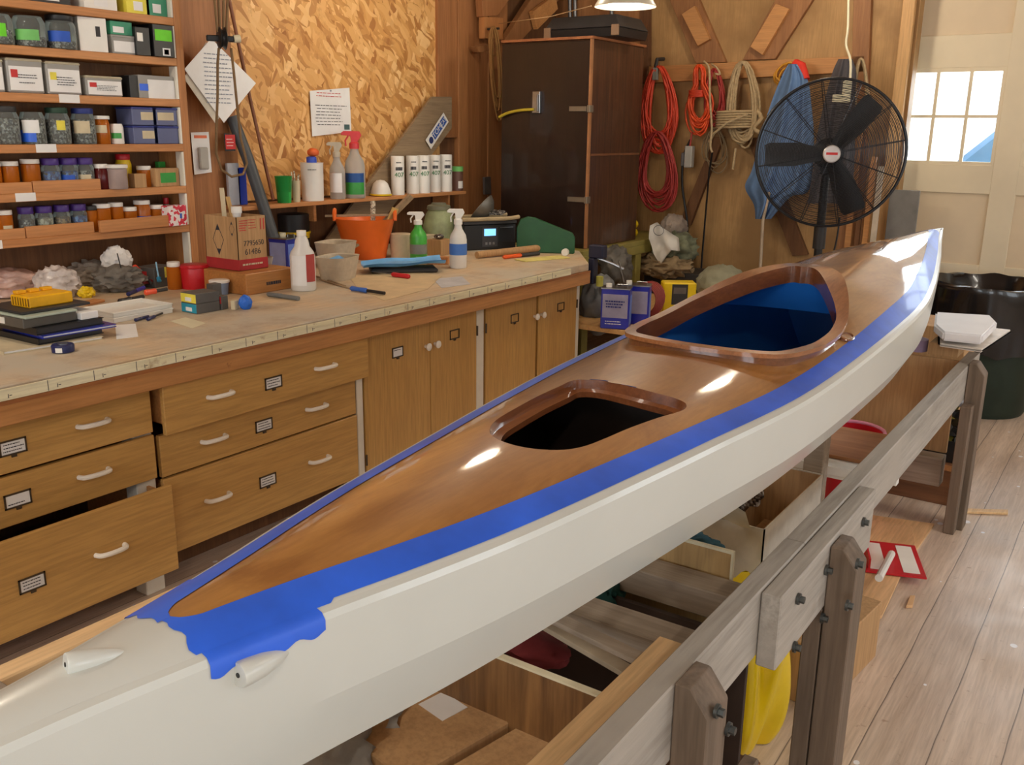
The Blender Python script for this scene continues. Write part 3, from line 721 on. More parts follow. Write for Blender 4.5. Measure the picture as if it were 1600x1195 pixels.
# ---- product factories (origin at the base, +x towards the room)
def lab_arc(parent, r, z0, z1, mat, a0=-.9, a1=.6, name='label', d=.0012):
    m = MB(); m.lathe([(r+d, z0), (r+d, z1)], 10, a0=a0, a1=a1); return m.obj(name, mat, parent)
m_amber = glass('amber_plastic', (216, 120, 30), .55, .2)
m_purple = plain('purple_lid', (72, 46, 130), .4)
m_hardware = mottle('mixed_hardware', [(60, 56, 52), (120, 112, 104), (170, 165, 158), (90, 80, 68), (200, 196, 190), (54, 52, 60)], 130, .4, .5, .2)
m_brassy = mottle('brass_screws', [(120, 84, 44), (170, 126, 66), (90, 60, 36), (200, 160, 100)], 150, .4, .5)
m_bluepart = mottle('blue_fittings', [(40, 96, 190), (30, 70, 150), (90, 150, 220), (60, 60, 70)], 110, .5, .3)
m_pale = mottle('pale_parts', [(214, 204, 180), (180, 168, 146), (232, 226, 206), (140, 130, 112)], 110, .6, .3)
def jar(name, label, loc, r, h, body, lid, cont=None, cl=.8, labm=None, lz=(.2, .7), lidh=.022, lidr=None, grp=None, shoulder=.82, la=(-.9, .6), cat='jar', rz=-.5):
    t = thing(name, label, cat, loc, rz, grp); hb = h-lidh
    b = MB(); b.lathe([(r*.94, 0), (r, hb*.05), (r, hb*shoulder), (r*.86, hb*.97), (r*.84, hb)], 24); b.obj('body', body, t, angle=50)
    lr = lidr or r*.9
    if lid:
        l = MB(); l.lathe([(lr*.98, hb*.985), (lr, hb), (lr, h-.003), (lr*.95, h)], 24); l.obj('lid', lid, t)
    if cont:
        c = MB(); c.lathe([(r*.90, hb*.03), (r*.93, hb*.1), (r*.93, hb*cl*.96), (r*.8, hb*cl)], 16); c.obj('contents', cont, t, angle=50)
    if labm: lab_arc(t, r, hb*lz[0], hb*lz[1], labm, *la)
    return t
def carton(name, label, cat, loc, d, rz, mat, grp=None, labels=(), bev=.0015, lid=None):
    """d=(dx,dy,dz); labels: (face,u0,u1,v0,v1,mat,name)"""
    if loc[0] < -4.05 and loc[2] > 1.1 and loc[1] < 3.3: loc = Vector((max(loc[0], SX-SD+.012+d[0]/2), min(loc[1], 3.015-d[1]/2-abs(rz)*.06), loc[2]))
    t = thing(name, label, cat, loc, rz, grp); dx, dy, dz_ = d
    MB().box(-dx/2, dx/2, -dy/2, dy/2, 0, dz_).obj('box_body', mat, t, bevel=bev)
    if lid: MB().box(-dx/2-.003, dx/2+.003, -dy/2-.003, dy/2+.003, dz_-lid[0], dz_+.002).obj('lid', lid[1], t, bevel=bev)
    for (f, u0, u1, v0, v1, m_, nm) in labels:
        e = .0008; q = MB()
        if f == '+x': q.box(dx/2, dx/2+e, -dy/2+dy*u0, -dy/2+dy*u1, dz_*v0, dz_*v1)
        elif f == '-y': q.box(-dx/2+dx*u0, -dx/2+dx*u1, -dy/2-e, -dy/2, dz_*v0, dz_*v1)
        else: q.box(-dx/2+dx*u0, -dx/2+dx*u1, -dy/2+dy*v0, -dy/2+dy*v1, dz_, dz_+e)
        q.obj(nm, m_, t)
    return t
def shp(px, k, dx=-.055, py=None):
    py = py or (30, 30, 60, 130, 215, 295, 360)[k]; x = SX+dx; return Vector((x, P(px, py, 0, x).y, zs_[k]+.0005))
def jw(px, k, dx=-.055): return shp(px+.5, k, dx)-shp(px-.5, k, dx)
def wd(x0, x1, k, dx=-.055): return (shp(x1, k, dx)-shp(x0, k, dx)).y*.985
GREENL = plain('label_green', (120, 200, 110), .6); LIME = plain('label_lime', (110, 220, 40), .6); BLUEL = plain('label_blue', (40, 90, 200), .55)
YELL = plain('label_yellow', (236, 222, 80), .6); TEALB = plain('box_teal', (60, 150, 116), .55); TANL = plain('label_tan', (214, 200, 168), .7)
REDL = plain('label_red', (200, 50, 50), .6); SHG = 'containers on the jar shelves'
# row 1 (top, only bases in view)
for x0, x1, h, m_, lab in ((120, 172, .09, m_wplast, 'white box on the topmost visible shelf'), (186, 222, .10, YELL, 'yellow box on the topmost shelf beside a teal one'), (226, 258, .10, TEALB, 'teal box at the right end of the topmost shelf'), (40, 100, .08, m_dark, 'dark box on the topmost shelf at the left')):
    p = shp((x0+x1)/2, 1, -.08, 3); carton('parts_box', lab, 'box', p, (.11, wd(x0, x1, 1, -.08), h), 0, m_, SHG, [('+x', .3, .7, .15, .55, m_paper, 'label')])
# row 2 (z 1.973)
r2 = (wd(22, 70, 2))/2
jar('glass_jar', 'large glass jar with lime green label at the left of the second shelf', shp(-4, 2), r2*.95, .142, m_glass, None, m_hardware, .5, LIME, (.25, .68), grp=SHG)
jar('glass_jar', 'large square shouldered glass jar with pale green label', shp(46, 2), r2*.98, .146, m_glass, None, m_hardware, .35, GREENL, (.2, .55), grp=SHG)
jar('glass_jar', 'large glass jar with bright blue tape label', shp(95, 2), r2*.95, .142, m_glass, m_black, m_hardware, .3, BLUEL, (.25, .62), grp=SHG)
p = shp(140, 2); carton('white_box', 'tall plain white box with tiny dark picture on second shelf', 'box', p, (.08, wd(120, 161, 2), .146), -.15, m_wplast, SHG, [('+x', .6, .76, .45, .75, m_dark, 'printed_square')])
p = shp(184, 2); carton('clear_tub', 'low clear tub with paper label under a teal box', 'tub', p, (.09, wd(166, 202, 2), .080), 0, m_clearpl, SHG, [('+x', .05, .95, .1, .7, m_paper, 'label')], lid=(.008, m_clearpl))
carton('parts_box', 'small teal carton stacked on a low clear tub', 'box', p+Vector((0, -.003, .084)), (.08, wd(164, 198, 2), .058), 0, TEALB, SHG, [('+x', .1, .6, .15, .6, m_paper, 'barcode_label')])
p = shp(211, 2); carton('dark_case', 'slim dark case standing beside the lime labelled box', 'case', p, (.12, wd(204, 226, 2), .125), 0, m_black, SHG, [('+x', .1, .5, .5, .8, m_wplast, 'label')])
p = shp(247, 2); carton('dark_case', 'black box with lime green sticker and small red square label', 'case', p, (.13, wd(228, 260, 2), .145), 0, m_black, SHG, [('+x', .08, .9, .5, .85, LIME, 'sticker'), ('+x', .4, .78, .04, .28, m_paper, 'label'), ('+x', .47, .7, .08, .24, REDL, 'red_square')])
# row 3 (1.781)
for x0, x1, h, lab, hl in ((3, 61, .14, 'large clear tub with white and red printed label', REDL), (64, 119, .137, 'large clear tub with pale yellow printed label', YELL), (124, 183, .087, 'low wide clear tub with white printed label', REDL), (-62, 0, .13, 'clear tub at the left edge of the third shelf', REDL)):
    p = shp((x0+x1)/2, 3, -.07); w_ = wd(x0, x1, 3, -.07)
    t = carton('clear_tub', lab, 'tub', p, (.10, w_*.97, h), 0, m_clearpl, SHG, [('+x', .04, .96, .08, .78, m_paper, 'label')], bev=.006, lid=(.012, plain('tub_lid', (190, 184, 160), .35)))
    scribble(t, w_*.6, h*.3, 4, m_ink, (.0520, .01, h*.42), RX, int(x0)+70, th=.3)
    MB().box(.0508, .0516, -w_*.4, -w_*.22, h*.45, h*.68).obj('printed_picture', hl, t)
p = shp(205, 3, -.09); carton('dark_case', 'shiny black case at the back of the third shelf', 'case', p, (.14, wd(189, 222, 3, -.09), .10), 0, m_black, SHG)
p = shp(252, 3, -.07); t = carton('clear_tub', 'clear tub fronted by a sheet of white paper and blue tape', 'tub', p, (.11, wd(224, 279, 3, -.07), .105), 0, m_clearpl, SHG, [('+x', .25, 1.0, .0, .82, m_paper, 'paper'), ('+x', .02, .26, .32, .62, m_blue, 'tape')])
# row 4 (1.568)
R4 = wd(35, 72, 4)/2
for px, lab, cm, lm, ld in ((12, 'big glass jar of dark hardware, leftmost on the fourth shelf', m_hardware, None, m_dark), (53, 'glass jar with a white and blue wrapper on the fourth shelf', m_hardware, m_paper, None), (92, 'glass jar of screws with small yellow label', m_hardware, YELL, plain('lid_dgreen', (34, 66, 50), .5)), (132, 'glass jar of long screws with tan label and blue lid', m_hardware, TANL, plain('lid_blue', (40, 56, 130), .5))):
    t = jar('glass_jar', lab, shp(px, 4), R4*.98, .158, m_glass, ld, cm, .8, lm, (.35, .75) if lm is not YELL else (.45, .75), grp=SHG, la=(-.9, .5) if lm is not YELL else (-.1, .6))
    if px == 53: lab_arc(t, R4*.98, .01, .06, m_blue, -1.3, .2, 'blue_label', .0006)
t = jar('pill_bottle', 'tall amber tube with a flat white cap', shp(160, 4), wd(149, 171, 4)/2, .127, m_amber, m_wplast, m_brassy, .8, None, lidh=.014, lidr=wd(149, 172, 4)/2*1.05, grp=SHG, cat='bottle'); lab_arc(t, wd(149, 171, 4)/2, .05, .085, TANL)
t = jar('white_tube', 'white plastic tube with green band standing by blue bins', shp(183, 4), wd(174, 193, 4)/2, .114, m_wplast, None, None, grp=SHG, cat='bottle'); lab_arc(t, wd(174, 193, 4)/2, .025, .05, m_green)
m_binb = glass('bin_smoke', (110, 118, 160), .75, .3); m_bins = plain('bin_rim_blue', (52, 64, 140), .45)
for x0, x1, kz, lab in ((196, 236, 0, 'lower left blue translucent parts bin'), (237, 277, 0, 'lower right blue translucent parts bin'), (196, 236, 1, 'upper left blue translucent parts bin'), (237, 277, 1, 'upper right blue translucent parts bin')):
    p = shp((x0+x1)/2, 4, -.075)+Vector((0, 0, .0865*kz)); w_ = wd(x0, x1, 4, -.075)*.96
    carton('parts_bin', lab, 'bin', p, (.13, w_, .082), 0, m_binb, 'blue parts bins', [('+x', .35 if x0 == 196 else .2, .85, .3, .75, TANL if not (x0 == 237 and kz == 0) else m_binb, 'label')], bev=.003, lid=(.008, m_bins))
# row 5 (1.363)
def amb(px, w0, k, h, lab, cont=m_brassy, lid=m_wplast, lm=None, dx=-.05):
    return jar('pill_bottle', lab, shp(px, k, dx), wd(px-w0/2, px+w0/2, k, dx)/2, h, m_amber, lid, cont, .75, lm, (.1, .55), lidh=.018, lidr=wd(px-w0/2, px+w0/2, k, dx)/2*1.02, grp='amber bottles with white caps', shoulder=.95, cat='bottle', la=(-.2, 1.0))
amb(-3, 16, 5, .133, 'amber bottle cut by the left edge on the fifth shelf', dx=-.07)
amb(19, 25, 5, .134, 'amber bottle with white cap, left one on the fifth shelf', dx=-.07)
amb(51, 27, 5, .142, 'wide amber bottle with white cap beside the blue filled jars', dx=-.07)
def pur(px, w0, k, lab, cont, lm=None, dx=-.06):
    return jar('spice_jar', lab, shp(px, k, dx), wd(px-w0/2, px+w0/2, k, dx)/2, (.144 if k == 5 else .130), m_glass, m_purple, cont, .75, lm, (.15, .6), lidh=.028, lidr=wd(px-w0/2, px+w0/2, k, dx)/2*.95, grp='purple lidded jars', shoulder=.85)
pur(82, 27, 5, 'purple lidded jar with grey blue contents, left of three', m_bluepart, None)
pur(110, 27, 5, 'purple lidded jar of bright blue pieces, middle of three', m_bluepart, BLUEL)
pur(135, 26, 5, 'purple lidded jar with cream label, right of three', m_hardware, TANL)
jar('pill_bottle', 'dark red bottle with white cap beside a grey tub', shp(160, 5, -.05), wd(150, 172, 5)/2, .115, glass('dark_red_plastic', (110, 30, 30), .6, .2), m_wplast, m_brassy, .7, None, lidh=.018, grp=SHG, cat='bottle')
t = jar('sample_pot', 'grey pot with white lid overhanging the fifth shelf edge', shp(185, 5, -.012), wd(172, 199, 5)/2, .112, plain('pot_grey', (168, 150, 146), .5), m_wplast, None, lidh=.015, lidr=wd(171, 201, 5)/2, grp=SHG, shoulder=.95)
jar('squeeze_bottle', 'yellow bottle with red cap behind the grey pot', shp(196, 5, -.14), wd(184, 206, 5, -.12)/2, .155, m_yellow, m_red, None, lidh=.025, grp=SHG, cat='bottle')
amb(227, 19, 5, .100, 'small amber bottle beside a cardboard cube', dx=-.075)
p = shp(216, 5, -.03); carton('small_carton', 'small plain cardboard cube on the fifth shelf', 'box', p, (.05, wd(207, 226, 5, -.03), .066), 0, m_card, SHG)
p = shp(265, 5, -.06); carton('small_carton', 'cardboard box with green printed label near the shelf end', 'box', p, (.08, wd(245, 285, 5, -.06), .088), .1, m_card, SHG, [('+x', .2, .85, .2, .75, m_green, 'label')])
carton('small_carton', 'green capped object standing behind the green labelled box', 'box', shp(262, 5, -.15), (.03, .04, .115), 0, m_green, SHG)
# row 6 (1.170)
amb(9, 24, 6, .122, 'amber bottle with tiny label on the lowest shelf', lm=TANL, dx=-.06)
pur(43, 24, 6, 'purple lidded jar of dark hardware on the lowest shelf', m_hardware)
pur(71, 26, 6, 'purple lidded jar half full of pale powder', m_pale)
pur(99, 24, 6, 'purple lidded jar of brown screws on the lowest shelf', m_brassy)
pur(125, 24, 6, 'purple lidded jar of blue and white strips', m_bluepart)
for px, w0, h, lab in ((144, 18, .118, 'dark amber bottle behind the strips on the lowest shelf'), (162, 24, .125, 'orange amber bottle with wide white cap'), (184, 20, .127, 'narrow amber bottle between two white capped ones'), (204, 21, .102, 'short amber bottle with white cap'), (246, 20, .104, 'last amber bottle before the checked tin')):
    amb(px, w0, 6, h, lab, dx=-.06, lid=m_wplast if px != 144 else m_dark)
t = jar('pill_bottle', 'bottle with blue label and white cap on the lowest shelf', shp(225, 6, -.06), wd(214, 236, 6)/2, .130, m_amber, m_wplast, None, lidh=.018, lidr=wd(214, 236, 6)/2, grp=SHG, cat='bottle'); lab_arc(t, wd(214, 236, 6)/2, .02, .055, BLUEL, -1.3, 1.2)
jar('squeeze_bottle', 'small bottle with bright red cap behind the checked tin', shp(263, 6, -.12), .016, .13, m_clearpl, m_red, None, lidh=.03, grp=SHG, cat='bottle')
chk = mottle('red_white_check', [(226, 60, 80), (240, 235, 235), (206, 40, 66), (250, 240, 240)], 60, .5, 0)
p = shp(283, 6, -.012); carton('checked_carton', 'red and white patterned carton at the right end of the lowest shelf', 'box', p, (.06, wd(268, 298, 6), .100), .12, chk, SHG, [('+x', .6, .72, .35, .6, BLUEL, 'blue_mark')])
# ---------------------------------------------------------------- things on the bench
def B(px, py, dz_=0): return P(px, py, 2, BT+dz_+.0005)
def place(cx, by, wpx, hpx, z=0, depth=1.0):
    p = B(cx, by, z); r = S(p, wpx)/2; d = Vector((p.x, p.y, 0)).normalized(); return p+d*r*depth, r, S(p, hpx)/.985
def facing(p): return math.atan2(-p.y, -p.x)
BG = 'clutter on the workbench'
rag_w = plain('tissue_white', (236, 232, 228), .85, var=.06, sc=20, bmp=.5)
def heap(name, label, cat, x0, x1, y0, y1, mat, seed, amp=.3, z=0, dep=.7, fr=2.2, kind=None, sub=4):
    p = B((x0+x1)/2, y1, z); w_ = S(p, x1-x0); h = S(p, y1-y0); d = Vector((p.x, p.y, 0)).normalized()
    c = p+d*w_*dep*.45
    m = MB(); m.blob((0, 0, h*.42), (w_*dep, w_*dep if dep > 1 else w_, h*1.0), seed, amp, sub, fr)
    zm = min(v[2] for v in m.v); m.v = [(a, b, c_-zm) for a, b, c_ in m.v]
    o = m.obj(name, mat, None, loc=c, angle=70, rot=(0, 0, facing(c))); return tag(o, label, cat, None, kind)
m_bag = plain('bag_film', (214, 204, 200), .25, var=.2, sc=14, bmp=.8, coat=.5)
m_bagp = plain('bag_film_pink', (226, 190, 178), .3, var=.22, sc=10, bmp=.8, coat=.4)
m_gcloth = plain('grey_crumple', (168, 158, 146), .8, var=.3, sc=12, bmp=.6)
heap('plastic_bag', 'pinkish clear plastic bag at the left edge of the bench', 'bag', -50, 62, 422, 468, m_bagp, 1, .3, dep=.8)
heap('plastic_bag', 'crumpled shiny clear bag beneath the jar shelf', 'bag', 60, 124, 416, 468, m_bag, 2, .3, dep=.8, fr=2.6)
heap('grey_cloth', 'crumpled grey cloth heap behind the tools', 'cloth', 108, 176, 408, 448, m_gcloth, 3, .4, fr=3)
heap('grey_cloth', 'dark folded cloth behind the knife and awl', 'cloth', 150, 226, 416, 458, plain('dark_crumple', (120, 114, 106), .8, var=.3, bmp=.5), 4, .35, fr=3)
heap('paper_towel', 'crumpled white paper towel on the grey cloth', 'paper towel', 163, 206, 384, 428, rag_w, 5, .3, dep=.6, z=.06, fr=2.6)
p, r, h = place(197, 432, 32, 34); carton('white_box', 'open white box beside the crumpled paper towel', 'box', p, (.09, r*2, h), -.3, m_wplast, None)
# stack of books and cases
N = B(62, 545); yE = P(172, 520, 0, N.x).y-N.y
def flat(name, label, cat, x0, y0, dx, dy, z0, dz_, mat, rz=0, edge=None, ename='pages', side=None):
    t = thing(name, label, cat, (N.x+x0, N.y+y0, BT+z0+.0005), rz)
    if edge:
        MB().box(-dx+.004, -.004, .004, dy-.004, .003, dz_-.003).obj(ename, edge, t)
        c = MB(); c.box(-dx, 0, 0, dy, 0, .0025); c.box(-dx, 0, 0, dy, dz_-.0025, dz_); c.box(-dx, 0, -.0012, .0012, 0, dz_) if side != 'x' else c.box(-.0012, .0012, 0, dy, 0, dz_); c.obj('cover', mat, t)
    else: MB().box(-dx, 0, 0, dy, 0, dz_).obj('body', mat, t, bevel=.002)
    return t
m_gy = plain('grey_plastic', (120, 120, 122), .5); m_navy = plain('navy', (30, 36, 90), .4)
t = flat('spiral_notebook', 'spiral notebook with pale pages at the bottom of the stack', 'notebook', -.005, -.12, .26, .34, 0, .012, TANL, -.12, m_paper)
sp_ = MB()
for i in range(22):
    y = .01+i*.015; sp_.tube([(-.258+.006*math.cos(a), y, .006+.010*math.sin(a)) for a in [j*PI/4 for j in range(8)]], .0009, 4, closed=True)
tag(sp_.obj('wire_spiral', m_steel, t), None, None)
flat('ring_binder', 'black ring binder low in the stack', 'binder', .0, 0, .30, yE*.92, .0135, .020, m_black, .02, m_dark)
flat('blue_folder', 'glossy blue folder sticking out of the stack', 'folder', .012, .01, .28, yE*1.02, .034, .011, plain('folder_blue', (34, 52, 170), .25, coat=.4), -.03, m_paper)
flat('ring_binder', 'black leather binder over the blue folder', 'binder', -.005, 0, .30, yE*.96, .0455, .024, plain('black_leather', (26, 26, 30), .35), .03, m_dark)
t = flat('tool_case', 'grey case with red and white label in the stack', 'case', -.03, -.03, .28, .20, .0705, .034, plain('case_taupe', (92, 88, 82), .45), .05)
MB().box(-.24, -.17, -.0012, 0, .006, .028).obj('label', REDL, t); MB().box(-.165, -.11, -.0012, 0, .006, .028).obj('label', m_wplast, t)
flat('paper_stack', 'stack of white paper beside the grey case', 'paper', -.02, .175, .26, yE-.20, .0705, .026, m_paper, .02)
flat('clipboard', 'pale green clipboard sheet near the top of the stack', 'clipboard', -.01, -.03, .29, yE*.72, .1055, .008, plain('pale_green', (176, 190, 176), .5), .04)
flat('dark_tray', 'dark flat tray carrying the yellow bit box', 'tray', -.05, -.02, .24, .26, .1145, .010, m_dark, .04)
t = thing('bit_box', 'bright yellow plastic bit index box with small upright compartments', 'box', (N.x-.09, N.y+.03, BT+.1255), .06)
b = MB(); b.box(-.11, -.0, 0, .17, 0, .040)
b.obj('body', plain('bit_yellow', (244, 182, 24), .4), t, bevel=.004)
for i in range(3): MB().box(-.112, -.085+.0, .012+i*.05, .048+i*.05, .0405, .052).obj('compartment', MATS['bit_yellow'], t, bevel=.002)
sl = MB()
for i in range(7): sl.box(-.006-i*.015, .001-i*.015-.002, -.0008, .0, .006, .034)
sl.obj('slots', plain('slot_brown', (120, 80, 10), .5), t)
t = thing('tape_measure', 'round navy tape measure with white label at the bench edge', 'tape measure', B(98, 553)+Vector((-.03, .02, 0)), -.6)
b = MB(); b.lathe([(.026, 0), (.036, .002), (.037, .022), (.034, .027), (.001, .028)], 28); b.obj('case', m_navy, t)
lab_arc(t, .0368, .004, .020, m_wplast, -.6, .0); MB().cyl((0, 0, .027), (0, 0, .030), .016).obj('hub', m_steel, t)
# white trays
a = B(178, 505); b_ = P(272, 486, 0, a.x)
for k, lab in ((0, 'lower of two nested white shallow trays'), (1, 'upper of two nested white shallow trays')):
    t = thing('shallow_tray', lab, 'tray', (a.x-.012*k, a.y+.008*k, BT+.0005+.018*k), .03, 'nested white trays'); L_ = b_.y-a.y; D_ = .20
    m = MB(); m.box(-D_, 0, 0, L_, 0, .003)
    for q in ((-D_, 0, 0, .004), (-D_, 0, L_-.004, L_), (-D_, -D_+.004, 0, L_), (-.004, 0, 0, L_)): m.box(q[0], q[1], q[2], q[3], .003, .017)
    m.obj('tray', m_wplast, t, bevel=.001)
    rm = MB(); rm.tube([(-D_, 0, .017), (0, 0, .017), (0, L_, .017), (-D_, L_, .017)], .0032, 6, closed=True); rm.obj('rim', m_wplast, t)
# hand tools
def tool(name, label, cat, p0, p1, r0, mat, r1=None, mat2=None, frac=.5, z=.008, flatn=1):
    a, b = Vector(p0), Vector(p1); c = (a+b)/2; t = thing(name, label, cat, (c.x, c.y, min(a.z, b.z))); o = Vector((c.x, c.y, min(a.z, b.z)))
    a, b = a-o+Vector((0, 0, z)), b-o+Vector((0, 0, z)); mid = a.lerp(b, frac); d = (b-a)
    m = MB(); m.tube([a, a.lerp(mid, .08), a.lerp(mid, .5), a.lerp(mid, .92), mid], [r0*.6, r0, r0*.86, r0, r0*.6], 10); m.obj('handle', mat, t)
    m = MB(); m.tube([mid, b], r1 or r0*.3, 8); m.obj('shaft', mat2 or m_steel, t); return t
tool('marker_pen', 'navy marker pen lying before the white trays, left of two', 'pen', B(211, 503), B(232, 497), .007, m_navy, mat2=m_navy, r1=.006, z=.0075)
tool('marker_pen', 'navy marker pen lying before the white trays, right of two', 'pen', B(230, 502), B(254, 492), .007, m_navy, mat2=m_dark, r1=.004, z=.0075)
tool('awl', 'thin dark awl standing upright in the tool heap', 'awl', B(196, 455)+Vector((0, 0, .03)), B(192, 455)+Vector((0, -.01, .17)), .010, m_brassy, .0025, m_black, .3)
tool('utility_knife', 'dark red and black knife lying across the tools', 'knife', B(222, 452)+Vector((0, 0, .02)), B(262, 446)+Vector((0, 0, .02)), .011, plain('dark_red', (120, 30, 34), .4), .008, m_dark, z=.012)
tool('pliers', 'black pliers with orange grips on the white tray', 'pliers', B(228, 474)+Vector((0, 0, .035)), B(262, 468)+Vector((0, 0, .035)), .013, plain('coral', (244, 92, 60), .4), .008, m_dark, .5, z=.012)
tool('tee_wrench', 'small teal tee handled wrench standing in the heap', 'wrench', B(250, 452)+Vector((0, 0, .03)), B(247, 448)+Vector((0, 0, .11)), .011, plain('teal_plastic', (40, 130, 170), .4), .004, plain('pale_blue', (150, 200, 230), .4), .2)
tool('ball_handle_tool', 'tool with bright orange ball handle and dark stem', 'tool', B(212, 448)+Vector((0, 0, .085)), B(238, 452)+Vector((0, 0, .02)), .018, plain('coral2', (250, 80, 50), .35), .007, m_dark, .22)
tool('spring_clamp', 'blue spring clamp among the dark tools', 'clamp', B(200, 470)+Vector((0, 0, .02)), B(226, 462)+Vector((0, 0, .03)), .010, m_navy, .009, plain('clamp_blue', (60, 60, 170), .4))
tool('folding_tool', 'black folding tool with small green label', 'tool', B(186, 476), B(224, 468), .013, m_black, .010, m_black, z=.013)
tool('chisel', 'grey putty stick lying before the wooden block', 'stick', B(418, 463), B(467, 470), .011, plain('grey_putty', (120, 122, 122), .6), .010, MATS['grey_putty'], z=.011)
heap('earplug_bag', 'small bright yellow foam bundle on the heap', 'foam', 124, 148, 448, 466, m_yellow, 9, .4)
tag(MB().box(-.03, .03, -.05, .05, 0, .012).obj('wood_scrap', m_shelf, None, loc=B(143, 474), bevel=.002, rot=(0, 0, .3)), 'thin amber wood offcut beside the yellow foam', 'wood scrap')
# small boxes
m_gbox = plain('box_charcoal', (88, 86, 84), .5)
q = B(308, 491); yl = P(344, 482, 0, q.x).y-q.y; xl = .10
for k, (m_, lab) in enumerate(((plain('box_cyan', (40, 150, 180), .5), 'charcoal box with cyan end panel under another box'), (YELL, 'charcoal box with yellow end panel stacked on a cyan one'))):
    t = carton('bit_carton', lab, 'box', (q.x-xl/2, q.y+yl/2, BT+.0005+k*.0415), (xl, yl, .041), .0, m_gbox, 'small charcoal cartons', [('-y', .02, .98, .06, .94, m_, 'end_label')])
    MB().box(-.02, .02, -yl/2-.0016, -yl/2-.0009, .008, .024).obj('barcode_label', m_paper, t)
q2 = B(349, 484)
carton('bit_carton', 'upright charcoal carton with small red label', 'box', q2+Vector((-.02, .01, 0)), (.035, .04, .058), .2, m_gbox, 'small charcoal cartons', [('-y', .2, .9, .45, .95, REDL, 'label')])
carton('bit_carton', 'upright white and charcoal carton between two boxes', 'box', B(344, 474)+Vector((-.06, .02, 0)), (.04, .05, .080), .1, m_gbox, 'small charcoal cartons')
carton('tiny_carton', 'tiny cream carton beside the blue rubber piece', 'box', B(367, 484)+Vector((-.01, .01, 0)), (.02, .03, .038), .2, TANL)
heap('blue_rubber', 'bright blue rubber glove tip lump on the bench', 'rubber', 374, 394, 460, 484, plain('bright_blue', (40, 110, 220), .4), 12, .15)
p, r, h = place(255, 452, 60, 42); carton('bit_carton', 'charcoal and yellow topped carton behind the amber bottle', 'box', p+Vector((-.05, .0, 0)), (.12, .13, .095), .15, m_gbox, 'small charcoal cartons', [('+x', .5, .95, .45, .98, YELL, 'label'), ('-y', .25, .6, .5, .8, REDL, 'label')])
p, r, h = place(274, 453, 22, 42); jar('pill_bottle', 'tall amber bottle with white cap behind the stacked boxes', p, r, h, m_amber, m_wplast, m_brassy, .7, None, lidh=.02, grp=None, shoulder=.97, cat='bottle')
p, r, h = place(306, 453, 44, 37)
t = thing('red_tub', 'rounded bright red plastic tub behind the stacked boxes', 'tub', p, facing(p)); m = MB(); m.lathe([(r*.92, 0), (r*.96, h*.1), (r, h*.92), (r*.96, h*.98), (r*.90, h)], 28); m.obj('tub', m_red, t); m = MB(); m.tube([(r*math.cos(a), r*math.sin(a), h*.9) for a in [i*PI/14 for i in range(28)]], .004, 6, closed=True); m.obj('rim', m_red, t)
p, r, h = place(297, 420, 48, 28)
t = thing('clear_tub', 'translucent round tub behind the red tub', 'tub', p, 0); m = MB(); m.lathe([(r*.80, 0), (r*.83, .004), (r*.98, h), (r*.94, h), (r*.78, .006), (0.001, .006)], 28); m.obj('tub', m_clearpl, t); m = MB(); m.tube([(r*math.cos(a), r*math.sin(a), h) for a in [i*PI/14 for i in range(28)]], .0035, 6, closed=True); m.obj('rim', m_clearpl, t)
heap('plastic_bag', 'small crumpled greenish bag behind the clear tub', 'bag', 246, 282, 388, 424, plain('bag_green', (190, 206, 190), .3, var=.25, sc=16, bmp=.8, coat=.4), 15, .5, fr=3)
p, r, h = place(344, 462, 32, 22)
t = thing('lidded_cup', 'small pale blue cup with white lid before the wooden block', 'cup', p, 0); m = MB(); m.lathe([(r*.78, 0), (r*.92, h*.85)], 24); m.obj('cup', plain('cup_blue', (130, 150, 180), .4), t); m = MB(); m.lathe([(r, h*.85), (r, h), (r*.9, h+.002)], 24); m.obj('lid', m_wplast, t)
# wooden block and box on it
q = B(386, 462); yl = P(462, 442, 0, q.x).y-q.y; xl = .36; bh = .098
t = thing('wooden_block', 'low varnished wooden box under the cardboard carton', 'wooden box', (q.x, q.y, BT+.0005), .0)
MB().box(-xl, 0, 0, yl, 0, bh).obj('body', wood('block_oak', (170, 112, 58), (196, 138, 76), 'y', 1, .45, streak=8), t, bevel=.003)
scribble(t, .10, .03, 1, m_ink, (.0006, yl*.56, bh*.42), RX, 4, fill=2, th=.5)
q = P(374, 424, 2, BT+bh+.001); yl2 = P(419, 420, 0, q.x).y-q.y; xl2 = .23; hh = S(q, 82)/.985
t = thing('cardboard_carton', 'open cardboard carton with black diamond marks and handwritten number', 'carton', q, .0)
b = MB(); w_ = .003
for z_ in ((-xl2, 0, 0, w_), (-xl2, 0, yl2-w_, yl2), (-xl2, -xl2+w_, 0, yl2), (-w_, 0, 0, yl2)): b.box(*z_, 0, hh)
b.box(-xl2, 0, 0, yl2, 0, .003); b.obj('walls', m_card, t)
rb = MB(); rb.box(-xl2-.001, .001, -.001, yl2+.001, .002, hh*.21); rb.obj('red_band', plain('red_print', (176, 46, 50), .7), t)
scribble(t, yl2*.8, .02, 1, TANL, (.0015, yl2*.5, hh*.11), RX, 3, fill=2, th=.4)
